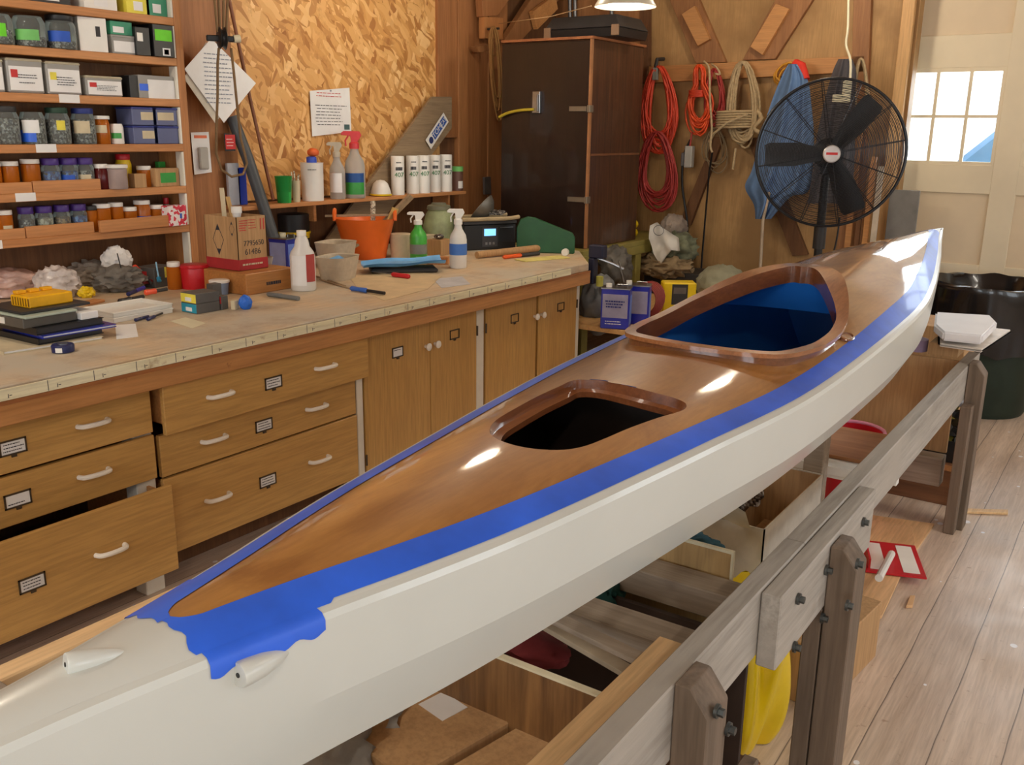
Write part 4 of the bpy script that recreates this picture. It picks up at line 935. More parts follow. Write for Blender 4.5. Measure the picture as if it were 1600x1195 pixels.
for (cx_, cz, s_) in ((-.135, hh*.56, .064), (-.035, hh*.78, .03)):
    d = MB(); r1, r2_ = s_, s_*.90
    o4 = [(s_*.62, 0), (0, s_*1.15), (-s_*.62, 0), (0, -s_*1.15)]; i4 = [(a*.9, b*.9) for a, b in o4]
    for i in range(4): d.add([(o4[i][0], -.0005, o4[i][1]), (o4[(i+1) % 4][0], -.0005, o4[(i+1) % 4][1]), (i4[(i+1) % 4][0], -.0005, i4[(i+1) % 4][1]), (i4[i][0], -.0005, i4[i][1])], [(0, 1, 2, 3)])
    for sg in (1, -1): d.add([(0, -.0006, sg*s_*1.12), (-s_*.24, -.0006, sg*s_*.68), (s_*.24, -.0006, sg*s_*.68)], [(0, 1, 2)])
    d.obj('diamond_mark', m_ink, t, loc=(cx_, 0, cz))
m_pen = plain('pencil_grey', (84, 74, 66), .7)
text('7795650', yl2*.20, m_pen, t, (.0006, yl2*.55, hh*.50), RX, 'number'); text('61486', yl2*.22, m_pen, t, (.0006, yl2*.5, hh*.34), RX, 'number')
scribble(t, yl2*.30, hh*.22, 5, REDL, (.0006, yl2*.22, hh*.84), RX, 8, fill=2, th=.4); scribble(t, yl2*.28, hh*.2, 4, REDL, (.0006, yl2*.52, hh*.86), RX, 9, fill=2, th=.25)
for s_ in (0, .018): MB().box(.0002, .0008, yl2*.80+s_, yl2*.80+.006+s_, hh*.74, hh*.95).obj('red_bar', REDL, t)
for i, (dx, dy, ln, tl, lab, m_) in enumerate(((-.12, .04, .32, (.05, -.05), 'pale wooden mixing stick standing in the cardboard carton, left', TANL), (-.08, yl2-.09, .29, (-.1, .32), 'yellowish wooden stick leaning out of the cardboard carton, right', wood('stick_yellow', (190, 150, 84), (206, 168, 104), 'z')))):
    st = MB(); st.box(-.012, .012, -.0015, .0015, -.0, ln); o = st.obj('mixing_stick', m_, None, loc=q+Vector((dx, dy, .055 if i == 0 else .05)), rot=((.03, -.02, .3) if i == 0 else (-.25, .0, 1.57))); tag(o, lab, 'stick')
def bottle(name, label, p, r, h, mat, capm, neck=.3, capr=.42, lab=None, lz=(.1, .6), la=(-1.2, 1.2), caph=.1, grp=None, cat='bottle', sy=1):
    t = thing(name, label, cat, p, facing(p), grp); m = MB(); m.lathe([(r*.94, 0), (r, h*.02), (r, h*.58), (r*.92, h*.64), (r*.6, h*.74), (r*.52, h*.84), (r*capr*.9, h*(1-caph))], 28); m.obj('body', mat, t, angle=60)
    c = MB(); c.lathe([(r*capr, h*(1-caph)), (r*capr, h), (r*capr*.9, h)], 20); c.obj('cap', capm, t)
    for (m_, z0, z1, a0, a1, nm) in (lab or []): lab_arc(t, r, h*z0, h*z1, m_, a0, a1, nm)
    return t
m_milky = plain('milky_plastic', (228, 226, 222), .35, var=.03)
bottle('white_bottle', 'white plastic bottle with white cap inside the cardboard carton', q+Vector((-.06, .055, .004)), .035, hh*1.16, m_milky, m_wplast, capr=.7)
p, r, h = place(475, 456, 39, 92)
t = bottle('white_bottle', 'tall white plastic bottle with red and white label at the bench front', p, r, h, m_milky, m_wplast, capr=.38, caph=.09, lab=[(m_paper, .10, .60, -1.0, .25, 'label'), (plain('label_brick', (178, 70, 64), .6), .16, .62, .26, 1.15, 'red_label')])
t = thing('solvent_can', 'blue and white rectangular metal can behind the white bottle', 'can', B(482, 418)+Vector((-.10, -.05, 0)), .1)
def metal_can(t, dx, dy, h, mb, mw, capm=m_cream, lab2=True, txt=None):
    MB().box(-dx/2, dx/2, -dy/2, dy/2, 0, h).obj('body', mb, t, bevel=.005)
    MB().box(-dx/2-.002, dx/2+.002, -dy/2-.002, dy/2+.002, h-.004, h+.002).obj('top_rim', m_steel, t)
    MB().box(-dx/2+.01, dx/2-.01, -dy/2-.001, -dy/2, h*.10 if not txt else h*.28, h*.86).obj('label', mw, t)
    MB().box(dx/2, dx/2+.001, -dy/2+.012, dy/2-.012, h*.12, h*.82).obj('side_label', plain('label_ltblue', (110, 140, 220), .5), t)
    m = MB(); m.cyl((-dx*.28, 0, h), (-dx*.28, 0, h+.022), .018, seg=16); m.obj('cap', capm, t)
    m = MB(); m.tube([(0, 0, h), (.0, .0, h+.018), (dx*.36, 0, h+.018), (dx*.36, 0, h)], .003); m.obj('handle', m_steel, t)
m_cblue = plain('can_blue', (30, 44, 150), .3, coat=.3)
metal_can(t, .13, .17, .165, m_cblue, plain('label_lav', (150, 160, 210), .5))
p, r, h = place(461, 404, 50, 66)
t = thing('black_bucket', 'black bucket with yellow bands and dark rag on top', 'bucket', p, 0)
m = MB(); m.lathe([(r*.88, 0), (r*1.0, h*.55)], 30); m.obj('bucket', m_yellow, t)
m = MB(); m.lathe([(r*.97, h*.26), (r*1.02, h*.44), (r*1.01, h*.45)], 30); m.obj('black_band', m_black, t); m = MB(); m.lathe([(r*1.04, h*.55), (r*1.06, h*.60), (r*1.0, h*.60)], 30); m.obj('yellow_rim', m_yellow, t)
m = MB(); m.lathe([(r*.98, h*.6), (r*1.0, h*1.0), (r*.9, h*1.02), (r*.2, h*1.03)], 30); m.obj('black_liner', m_black, t)
p, r, h = place(431, 421, 26, 14, z=bh)
t = thing('clear_tub', 'small clear tub standing on the wooden box', 'tub', Vector((q.x-.10, q.y+yl2+.07, BT+bh+.001)), 0); m = MB(); m.lathe([(.032, 0), (.04, .035), (.037, .035), (.03, .004), (.001, .004)], 20); m.obj('tub', m_clearpl, t)
# pulp trays
m_pulp = plain('pulp', (196, 182, 160), .9, var=.08, sc=30, bmp=.4)
def pan(name, label, x0, x1, by, hpx, z=0, dpx=.8, mat=m_pulp, fill=None, cat='tray', rz=.25):
    p, r, h = place((x0+x1)/2, by, x1-x0, hpx, z); t = thing(name, label, cat, p, rz)
    L_ = r*1.8; D_ = L_*dpx
    def fn(i, j):
        a = i*2*PI; k = 4.5; c, s_ = math.cos(a), math.sin(a); q = (abs(c)**k+abs(s_)**k)**(-1/k)
        prof = [(0.0, .004), (.74, .004), (.92, h*.96), (1.0, h), (.97, h*.90), (.78, 0), (0.0, 0)]; f = j*(len(prof)-1); kk = min(int(f), len(prof)-2); u = f-kk
        rr = prof[kk][0]*(1-u)+prof[kk+1][0]*u; z_ = prof[kk][1]*(1-u)+prof[kk+1][1]*u
        return (c*q*rr*D_/2, s_*q*rr*L_/2, z_)
    m = MB(); m.grid(fn, 40, 13, closed_u=True); m.obj('tray', mat, t, angle=50)
    return t, p, r, h, L_, D_
t, p, r, h, L_, D_ = pan('pulp_bowl', 'pale pulp bowl in the back holding a black brush and white cup', 490, 562, 420, 38, dpx=.8)
pb = p
t, p, r, h, L_, D_ = pan('pulp_tray', 'grey moulded pulp tray holding a light blue cloth', 490, 568, 441, 36, dpx=.75)
tag(MB().grid(lambda i, j: ((i-.5)*D_*.62, (j-.5)*L_*.55, h*.85+.008*math.sin(i*7)*math.cos(j*6)), 10, 10).obj('blue_cloth', plain('cloth_ltblue', (120, 184, 240), .8), None, loc=p, rot=(0.05, 0, .25), angle=80), 'light blue cloth lying in the pulp tray', 'cloth')
m = MB(); m.lathe([(.03, 0), (.034, .05), (.031, .05), (.027, .004), (.001, .004)], 20); tag(m.obj('white_cup', m_wplast, None, loc=pb+Vector((.03, -.03, .035)), rot=(.5, .9, 0)), 'small white cup tipped over in the pulp bowl', 'cup')
t = thing('paint_brush', 'black paint brush resting in the pulp bowl', 'brush', pb+Vector((0, .05, .075)), 1.2, rot=(0, -.35, 1.3)); MB().box(-.09, .05, -.022, .022, -.006, .006).obj('handle', m_black, t, bevel=.003); MB().box(.05, .10, -.028, .028, -.006, .006).obj('bristles', plain('bristle', (150, 130, 100), .9), t)
# orange tub
p, r, h = place(572, 408, 92, 62)
t = thing('orange_tub', 'flexible orange plastic tub with two loop handles holding sticks', 'tub', p, facing(p)+PI/2)
m = MB(); m.lathe([(r*.001, .004), (r*.66, .002), (r*.70, .0), (r*.78, h*.3), (r*1.02, h*.97), (r*1.05, h), (r*1.0, h*.98), (r*.76, h*.32), (r*.66, .02), (.001, .02)], 36); m.obj('tub', m_orange, t, angle=60)
for sg in (1, -1):
    m = MB(); m.tube(crom([(sg*r*1.02, -.06, h*.95), (sg*r*1.03, -.045, h*1.12), (sg*r*1.02, 0, h*1.20), (sg*r*1.03, .045, h*1.12), (sg*r*1.02, .06, h*.95)], 5, False), .012, 8); m.obj('handle', m_orange, t)
tp = p; m_stick = wood('stick_grey', (150, 128, 100), (176, 152, 122), 'x', 1)
def wb(name, label, a, b, w_, h_, mat, cat='stick', up=(0, 0, 1)):
    a, b = Vector(a), Vector(b); c = a.lerp(b, .5); m = MB(); m.beam(a-c, b-c, w_, h_, up); o = m.obj(name, mat, None, loc=c, bevel=.001); return tag(o, label, cat)
e = (B(600, 400)-B(540, 400)).normalized()
wb('wooden_stick', 'long pale stick lying across the top of the orange tub', tp-e*r*1.35+Vector((0, 0, h*1.0+.01)), tp+e*r*.9+Vector((0, 0, h*1.0+.018)), .035, .012, m_stick)
wb('wooden_stick', 'short upright pale stick in the orange tub', tp+e*.045+Vector((0, 0, h*.55)), tp+e*.05+Vector((0, 0, h*1.42)), .03, .014, m_pale, up=(1, 0, 0))
wb('wooden_stick', 'grey stick leaning out to the right of the orange tub', tp+e*.05+Vector((-.03, 0, h*.5)), tp+e*.30+Vector((-.03, 0, h*1.55)), .04, .02, m_stick, up=(1, 0, 0))
wb('wooden_stick', 'yellow wedge shaped stick in the orange tub', tp+e*.08+Vector((.03, 0, h*.5)), tp+e*.16+Vector((.03, 0, h*1.25)), .05, .012, plain('wedge_yellow', (206, 178, 110), .6), up=(1, 0, 0))
# blue roller tray
p, r, h = place(630, 428, 128, 20, depth=.45)
t = thing('roller_tray', 'light blue paint tray liner on a dark base', 'tray', p, facing(p)+PI/2+.12)
MB().box(-r*.82, r*.82, -r*.36, r*.36, .0, .025).obj('dark_base', m_dark, t, bevel=.008)
m = MB(); m.grid(lambda i, j: ((i-.5)*2*r, (j-.5)*r*.95, .032+.014*(1-((2*i-1)**8))*0+.018*abs(2*j-1)**6+.02*(i)+.004*math.sin(i*9+j*5)), 24, 12)
m.grid(lambda i, j: ((i-.5)*2*r, (j-.5)*r*.95, .028+.018*abs(2*j-1)**6+.02*(i)+.004*math.sin(i*9+j*5)), 24, 12)
m.obj('liner', plain('liner_ltblue', (110, 180, 240), .4), t, angle=60)
# spray bottles
def spray(label, cx, by, wpx, hpx, mat, bands, headm=m_wplast, z=0, base=None, face=None, ln=1):
    if base is None: p, r, h = place(cx, by, wpx, hpx, z)
    else: p, r, h = base
    t = thing('spray_bottle', label, 'spray bottle', p, facing(p) if face is None else face, 'spray bottles'); m = MB()
    m.lathe([(r*.93, 0), (r, h*.02), (r, h*.48), (r*.9, h*.56), (r*.5, h*.66), (r*.40, h*.72), (r*.40, h*.76)], 26); m.obj('body', mat, t, angle=60)
    c = MB(); c.lathe([(r*.50, h*.74), (r*.50, h*.82), (r*.36, h*.84)], 16); c.obj('collar', headm, t)
    k = MB(); k.prism([(-r*.75, h*.94), (-r*.55, h), (r*1.0, h), (r*1.25, h*.975), (r*1.25, h*.94), (r*.35, h*.93), (r*.3, h*.83), (-r*.3, h*.83)], -r*.24, r*.24, Matrix.Rotation(PI/2, 4, 'X')); k.obj('nozzle_head', headm, t, bevel=.002, rot=(0, 0, -PI/2*ln))
    g = MB(); g.tube([(r*.55, 0, h*.93), (r*.85, 0, h*.86), (r*.8, 0, h*.78)], r*.09, 6); g.obj('trigger', headm, t, rot=(0, 0, -PI/2*ln))
    for (m_, z0, z1, a0, a1, nm) in bands: lab_arc(t, r, h*z0, h*z1, m_, a0, a1, nm)
    return t
spray('bright green spray bottle with white head and grey label', 654, 408, 27, 74, plain('bottle_green', (74, 178, 70), .3), [(plain('label_grey', (130, 134, 132), .5), .14, .34, -1.3, 1.3, 'label'), (GREENL, .02, .10, -.3, .3, 'printed_leaf')])
t = spray('white spray bottle with broad blue label', 716, 420, 27, 90, m_milky, [(plain('label_blue2', (70, 120, 200), .5), .23, .42, -1.5, 1.5, 'label')])
# beige tubs, jars, small cartons
p, r, h = place(627, 404, 36, 36); t = thing('cream_tub', 'plain cream tub beside the green spray bottle', 'tub', p, 0); m = MB(); m.lathe([(r*.9, 0), (r, h)], 24); m.obj('tub', plain('cream_tub_c', (214, 200, 170), .6), t); m = MB(); m.lathe([(r*1.03, h*.92), (r*1.03, h), (r*.9, h+.002)], 24); m.obj('lid', MATS['cream_tub_c'], t)
p, r, h = place(662, 398, 30, 30); carton('cream_box', 'cream square box behind the green spray bottle', 'box', p+Vector((-.05, .05, 0)), (.12, .12, .11), .3, plain('cream_box_c', (204, 190, 160), .7))
p, r, h = place(692, 400, 28, 24); t = carton('open_carton', 'small open cardboard box holding hardware', 'box', p+Vector((-.03, 0, 0)), (.10, r*2, h), .1, m_card)
tag(MB().blob((0, 0, .012), (.06, .07, .03), 31, .5, 2).obj('hardware_pile', m_hardware, None, loc=p+Vector((-.03, 0, h+.004))), 'handful of hardware on the small cardboard box', 'hardware', None, 'stuff')
wb('wood_offcut', 'short square wood offcut left of the white spray bottle', B(668, 412)+Vector((0, 0, .022)), B(701, 413)+Vector((0, 0, .022)), .05, .043, m_shelf, 'wood scrap')
p, r, h = place(691, 392, 52, 70)
t = thing('green_jar', 'big pale green ribbed pottery jar behind the spray bottles', 'jar', p+Vector((-.05, .03, 0)), 0); m = MB(); m.lathe([(r*.90, 0), (r*1.02, h*.2), (r*.98, h*.5), (r*.80, h*.75), (r*.66, h*.84), (r*.72, h*.87)], 32); m.obj('body', plain('celadon', (150, 160, 120), .5, var=.2, sc=12), t, angle=60)
m = MB(); m.lathe([(r*.74, h*.86), (r*.70, h*.94), (r*.46, h*.97), (r*.44, h*1.0), (.001, h)], 28); m.obj('lid', plain('jar_lid', (110, 110, 90), .6), t)
# radio with clutter on top
q = B(725, 392); e = (B(806, 388)-q); W_ = e.length; an = math.atan2(e.y, e.x)
t = thing('radio', 'black stereo with a lit blue display at the back of the bench', 'radio', q, an); rh = S(q, 40)
MB().box(0, W_, 0, .16, 0, rh).obj('case', m_black, t, bevel=.006)
MB().box(W_*.34, W_*.64, -.002, .0, rh*.12, rh*.88).obj('front_panel', plain('radio_panel', (60, 60, 64), .3), t, bevel=.0008)
dsp = MB().box(W_*.38, W_*.60, -.004, -.002, rh*.55, rh*.82).obj('display', emis('display_blue', (120, 190, 255), 1.3), t)
MB().box(W_*.66, W_*.96, -.002, 0, rh*.30, rh*.86).obj('cassette_door', plain('radio_grey', (40, 42, 46), .25), t, bevel=.002)
MB().box(W_*.68, W_*.94, -.0035, -.002, rh*.84, rh*.88).obj('chrome_strip', m_steel, t)
for i in range(3): MB().box(W_*(.40+.07*i), W_*(.44+.07*i), -.004, -.002, rh*.2, rh*.3).obj('button', m_steel, t)
top = q+Vector((0, 0, rh)); ey = Vector((math.cos(an), math.sin(an), 0)); ex = Vector((-ey.y, ey.x, 0))
t = thing('wire_tray', 'pale wooden rack board lying on the radio', 'board', top+ey*W_*.5+ex*.09+Vector((0, 0, .001)), an)
MB().box(-W_*.52, W_*.5, -.10, .09, 0, .020).obj('board', m_dark, t, bevel=.002); m = MB(); m.tube(crom([(-W_*.55, -.10, .034), (-W_*.3, -.11, .034), (0, -.10, .034), (W_*.3, -.11, .034), (W_*.55, -.09, .040)], 4, False), .013, 8); m.obj('edge_roll', plain('pale_rope', (180, 160, 124), .8), t)
m = MB(); m.tube([(-W_*.5, .07, .034), (W_*.54, .08, .042)], .013, 8); m.obj('edge_roll', MATS['pale_rope'], t)
t = thing('metal_bowl', 'dented grey metal bowl tipped up on top of the radio', 'bowl', top+ey*W_*.42+ex*.08+Vector((0, 0, .10)), 0, rot=(-.5, -.75, an))
m = MB(); m.lathe([(.001, -.075), (.05, -.068), (.088, -.035), (.104, .0), (.100, .0), (.085, -.033), (.048, -.064), (.001, -.071)], 30); m.obj('bowl', plain('pewter', (130, 126, 118), .4, .7), t, angle=60); m = MB(); m.tube([(.103*math.cos(a), .103*math.sin(a), 0) for a in [i*PI/15 for i in range(30)]], .003, 6, closed=True); m.obj('rim', MATS['pewter'], t)
tag(MB().blob((0, 0, .015), (.10, .12, .035), 41, .6, 3).obj('hardware_pile', m_hardware, None, loc=top+ey*W_*.66+ex*.04+Vector((0, 0, .055))), 'small pile of metal hardware beside the bowl', 'hardware', None, 'stuff')
# green sloped panel
q = B(808, 393); e = B(898, 396)-q; W_ = e.length; an = math.atan2(e.y, e.x); h = S(q, 55)
t = thing('green_board', 'dark green sloping painted board leaning against the dark cabinet', 'board', q+Vector((0, 0, 0)), an)
m = MB(); m.prism([(p_[0], p_[1]) for p_ in ((0, 0), (W_, 0), (W_*1.0, h*.45), (W_*.96, h*.58), (W_*.30, h*.98), (W_*.18, h*1.0), (W_*.06, h*.93), (0, h*.7))], 0, .03, Matrix.Rotation(PI/2, 4, 'X')); m.obj('panel', plain('green_paint', (28, 86, 50), .4), t, bevel=.006)
st = MB(); st.cyl(Vector((0, 0, 0)), B(888, 390)+Vector((0, 0, .012))-B(745, 404), .021, seg=14)
tag(st.obj('cardboard_tube', m_card, None, loc=B(745, 404)+Vector((0, 0, .022)), angle=40), 'long brown cardboard tube lying in front of the green board', 'tube')
tag(MB().cyl((0, 0, 0), (.0, -.0, .03), .022).obj('masking_roll', m_wplast, None, loc=B(884, 399)+Vector((0, 0, .022)), rot=(PI/2, 0, .3)), 'small white roll at the end of the cardboard tube', 'roll')
tool('utility_knife', 'orange handled knife lying below the cardboard tube', 'knife', B(786, 405)+Vector((0, 0, .0)), B(842, 399), .013, plain('orange2', (240, 96, 30), .4), .012, m_dark, z=.013)
wb('yellow_paper', 'crumpled pale yellow paper on the far corner of the bench', B(812, 408)+Vector((0, 0, .004)), B(882, 402)+Vector((0, 0, .004)), .11, .006, plain('yellow_paper_c', (226, 214, 130), .8, bmp=.4), 'paper')
tool('screwdriver', 'red handled screwdriver lying in the middle of the bench', 'screwdriver', B(640, 436), B(580, 428), .013, m_red, .003, m_steel, .45, z=.013)
tool('utility_knife', 'blue and black knife lying near the front of the bench', 'knife', B(548, 454), B(601, 462), .012, plain('knife_blue', (60, 110, 200), .4), .008, m_black, .5, z=.012)
for a, b_, lab in (((493, 432), (540, 448), 'thin pale stick lying beside the pulp tray, upper'), ((500, 438), (548, 452), 'thin pale stick lying beside the pulp tray, lower')): wb('thin_stick', lab, B(*a)+Vector((0, 0, .004)), B(*b_)+Vector((0, 0, .004)), .008, .006, m_stick)
def sheet(label, pts, mat, name='paper_sheet', th=.0012):
    c = sum((B(*p_) for p_ in pts), Vector())/len(pts); m = MB(); m.prism([(B(*p_).x-c.x, B(*p_).y-c.y) for p_ in pts], 0, th); return tag(m.obj(name, mat, None, loc=c), label, 'paper')
sheet('wide tan paper sheet spread on the middle of the bench', [(545, 432), (640, 420), (690, 432), (668, 452), (600, 470), (560, 452)], plain('tan_sheet', (214, 190, 150), .7, var=.1))
sheet('pale paper scrap near the screwdriver', [(676, 436), (722, 432), (735, 444), (690, 450)], plain('pale_sheet', (190, 190, 196), .7))
sheet('cream paper scrap lying in front of the stacked boxes', [(266, 502), (290, 496), (322, 505), (300, 513)], m_cream)
sheet('white card lying beside the stack of binders', [(180, 508), (212, 506), (216, 526), (182, 530)], m_paper)

# ---------------------------------------------------------------- small wall shelf and its contents
WX = -4.10; WZ = 1.238
wsf = thing('wall_shelf', 'narrow wooden wall shelf on the chipboard behind the bench', 'shelf', (-4.28, 4.45, WZ))
MB().box(-.0, .19, -1.06, .92, -.022, 0).obj('board', m_shelf, wsf, bevel=.002)
MB().box(.0, .14, .78, .80, -.12, -.022).obj('bracket', m_shelf, wsf); MB().box(.0, .14, -.5, -.48, -.12, -.022).obj('bracket', m_shelf, wsf)
def W(px, by): return P(px, by, 2, WZ+.0005)
def wplace(cx, wpx, top, base=None, x=-4.16):
    q = P(cx, 305, 0, x); p = Vector((x, q.y, WZ+.0005)); r = S(p, wpx)/2; h = P(cx, top, 0, x).z-WZ; return p, r, h
def cup(name, label, cx, wpx, top, mat, x=-4.15):
    p, r, h = wplace(cx, wpx, top, x=x); t = thing(name, label, 'cup', p, 0); m = MB(); m.lathe([(.001, .003), (r*.74, .003), (r*.95, h-.004), (r, h), (r*.92, h), (r*.76, 0), (.001, 0)], 22); m.obj('cup', mat, t, angle=60); return p, r, h
cup('green_cup', 'translucent green tumbler at the left end of the wall shelf', 444, 28, 275, glass('green_clear', (50, 170, 80), .6, .2))
p, r, h = cup('stick_cup', 'cream cup full of white mixing sticks on the wall shelf', 463, 15, 282, TANL)
for i in range(5):
    a = i*1.3; wb('mixing_stick', 'white mixing stick standing in the cream cup', p+Vector((.008*math.cos(a), .008*math.sin(a), .03)), p+Vector((.022*math.cos(a), .022*math.sin(a), h*1.25+.006*i)), .008, .003, m_pale, 'stick', (1, 0, .1))['group'] = 'mixing sticks in the cream cup'
p, r, h = wplace(489, 35, 254); t = thing('white_tub', 'white plastic tub with handwriting and orange topped pump inside', 'tub', p, -.7); m = MB(); m.lathe([(r*.95, 0), (r, h*.97), (r*1.05, h), (r*.9, h)], 28); m.obj('tub', m_wplast, t, angle=50)
scribble(t, r*.9, h*.18, 2, m_ink, (r+.001, 0, h*.78), RX, 50, th=.2)
t = thing('pump_head', 'orange and blue pump cap sitting on the white tub', 'pump', p+Vector((0, 0, h)), 0); m = MB(); m.lathe([(r*.45, 0), (r*.45, .03), (r*.3, .035)], 16); m.obj('blue_collar', plain('collar_blue', (50, 80, 190), .4), t); m = MB(); m.blob((0, .015, .058), (r*1.0, r*1.1, .05), 3, .1, 3, flat=False); m.obj('orange_cap', plain('cap_orange', (228, 104, 44), .5), t, angle=80)
p, r, h = wplace(528, 24, 222); spray('empty clear spray bottle with white label on the wall shelf', 0, 0, 0, 0, m_clearpl, [(m_paper, .12, .46, -1.1, .6, 'label')], base=(p, r, h), headm=plain('head_grey', (190, 180, 160), .4))
p, r, h = wplace(552, 31, 205); p += Vector((.02, 0, 0)); spray('clear spray bottle with red collar and blue and green label', 0, 0, 0, 0, m_clearpl, [(plain('lab_blue3', (30, 80, 150), .5), .24, .38, -1.2, 1.0, 'blue_label'), (m_green, .06, .24, -1.2, 1.0, 'green_label')], base=(p, r, h), headm=plain('head_red', (216, 60, 66), .4))
p, r, h = wplace(595, 34, 282); t = thing('dust_mask', 'white moulded dust mask on the wall shelf', 'mask', p+Vector((.0, 0, .0)), -.5); m = MB(); m.lathe([(r*1.05, .012), (r*1.0, .03), (r*.75, h*.8), (r*.4, h*1.0), (.001, h*1.05)], 26, sy=.9); m.obj('shell', m_wplast, t, angle=60); m = MB(); m.tube([(r*1.05*math.cos(a), r*.95*math.sin(a), .008) for a in [i*PI/10 for i in range(20)]], .006, 6, closed=True); m.obj('strap', m_yellow, t)
GRN = plain('print_green', (60, 130, 80), .6)
for i, (cx, wpx, lab) in enumerate(((622, 31, 'white 407 can nearest the dust mask, first of five'), (645, 26, 'second white 407 can from the dust mask'), (662, 26, 'middle white 407 can of the row'), (679, 26, 'fourth white 407 can from the dust mask'), (697, 26, 'white 407 can nearest the small brown tin, last of five'))):
    p, r, h = wplace(cx, wpx, 244-.6*i, x=-4.15-(.02 if i % 2 else 0)); r = .043; t = thing('filler_can', lab, 'can', p, -.62, 'white 407 cans on the wall shelf'); m = MB(); m.lathe([(r, 0), (r, h*.98), (r*.95, h), (r*.94, h*.99), (.001, h*.99)], 28); m.obj('body', m_wplast, t, angle=40)
    text('407', r*.95, GRN, t, (r+.0008, 0, h*.52), RX, 'number'); text('WEST' if False else '', .01, GRN, t, (0, 0, 0), RX) if False else None
    scribble(t, r*1.1, h*.14, 1, m_ink, (r+.0006, 0, h*.68), RX, i+60, fill=2, th=.6); scribble(t, r*.9, h*.08, 1, m_ink, (r+.0006, 0, h*.84), RX, i+80, fill=2, th=.3)
p, r, h = wplace(714, 19, 260, x=-4.16); t = thing('small_tin', 'small brown and green tin at the right end of the wall shelf', 'tin', p, -.5); m = MB(); m.lathe([(r, 0), (r, h*.8)], 20); m.obj('body', plain('tin_brown', (110, 76, 64), .5), t); m = MB(); m.lathe([(r*1.03, h*.8), (r*1.03, h)], 20); m.obj('lid', GREENL, t); lab_arc(t, r, h*.1, h*.4, m_wplast, -.2, .8)
# notices, brace board, pole, pipe
def wallpaper(name, label, c4, mat, x, cat='paper', rows=0, seed=0, h=.0012, rot=0, extra=None):
    """flat sheet on the left wall plane from 4 pixel corners (tl, tr, br, bl)"""
    Q = [P(a, b, 0, x) for a, b in c4]; c = sum(Q, Vector())/4; t = thing(name, label, cat, c, 0); m = MB()
    vs = [(0, q.y-c.y, q.z-c.z) for q in Q]; m.add(vs+[(-h, a, b) for _, a, b in vs], [(0, 1, 2, 3), (7, 6, 5, 4)]+[(i, i+4, (i+1) % 4+4, (i+1) % 4) for i in range(4)]); m.obj('sheet', mat, t); return t, Q, c
t, Q, c = wallpaper('wall_notice', 'printed white notice pinned to the chipboard wall', [(484, 142), (546, 137), (549, 206), (488, 213)], m_paper, -4.272); w_ = (Q[1]-Q[0]).y; hh_ = Q[0].z-Q[3].z
an = math.atan2(Q[1].z-Q[0].z, w_)
scribble(t, w_*.75, hh_*.14, 2, REDL, (.001, 0, hh_*.38), (PI/2, -an*0, PI/2), 21, fill=2, th=.22); scribble(t, w_*.8, hh_*.5, 7, m_ink, (.001, 0, -.02), RX, 22, fill=2, th=.2); MB().box(.0008, .0016, w_*.32, w_*.46, -hh_*.40, -hh_*.28).obj('printed_picture', plain('pic_teal', (80, 110, 110), .6), t)
MB().cyl((0, 0, hh_*.47), (.006, 0, hh_*.47), .005).obj('pin', m_steel, t)
# posts (part of the building)
m_post = wood('post_fir', (150, 98, 56), (178, 122, 76), 'z', 1, .6, knots=1.5, streak=8)
a = P(283, 100, 0, -4.2).y; b_ = P(373, 60, 0, -4.2).y
struct(MB().box(XW, -4.24, 3.08, 3.50, .91, ZC).obj('wall_left_post', m_post, bevel=.003))
c_ = MB(); edges = [5.28, 5.50, 5.62, 5.86, 6.10]
for i in range(4): struct(MB().box(XW, -4.262+.008*(i % 2), edges[i]+.002, edges[i+1]-.002, .9 if i else 1.6, ZC).obj('wall_left_board', [m_post, wood('post_fir2', (156, 104, 60), (184, 128, 80), 'z', 1, .6, knots=1.9, streak=6)][i % 2], bevel=.002))
# grey diagonal brace with the sticker
m_gboard = wood('grey_board', (132, 112, 88), (158, 136, 106), 'y', 1, .7)
q0 = P(597, 318, 0, -4.215); q1 = P(695, 152, 0, -4.215); d = (q1-q0).normalized(); q0 = q0-d*.62
t = thing('brace_board', 'grey diagonal board leaning on the wall with a sticker', 'board', q0, 0); m = MB(); L_ = (q1-q0).length; nrm = Vector((0, -d.z, d.y)); w_ = .125
pts = [(0, 0)]; m = MB(); b0 = Vector((0, 0, 0)); e1 = d*L_
c4 = [b0-nrm*w_*-1*0, b0]; 
vs = [b0+nrm*w_*.5, b0-nrm*w_*1.0, e1-nrm*w_*.9+d*.02, e1+Vector((0, .12, .005))*0+nrm*w_*.2+d*.0]
q_ = [P(672, 158, 0, -4.215)-q0, P(706, 152, 0, -4.215)-q0, P(706, 200, 0, -4.215)-q0, P(622, 320, 0, -4.215)-q0-Vector((0, 0, .0)), ]
low = (P(622, 320, 0, -4.215)-P(706, 200, 0, -4.215)).normalized()
vs = [P(676, 151, 0, -4.215)-q0, P(706, 151, 0, -4.215)-q0, P(706, 200, 0, -4.215)-q0, P(706, 200, 0, -4.215)-q0+low*1.25, P(676, 151, 0, -4.215)-q0+low*1.50]
vs = [(0, v.y, v.z) for v in vs]; zmin = BT+.003-q0.z; vs = [(x_, y_, max(z_, zmin)) for x_, y_, z_ in vs]
n = 5; m.add(vs+[(-.02, b, c) for _, b, c in vs], [tuple(range(n))[::-1], tuple(range(n, 2*n))]+[(i, (i+1) % n, n+(i+1) % n, n+i) for i in range(n)]); m.obj('board', m_gboard, t)
Qs = [P(a, b, 0, -4.205) for a, b in ((664, 219), (692, 176), (701, 189), (672, 234))]; cs = sum(Qs, Vector())/4-q0
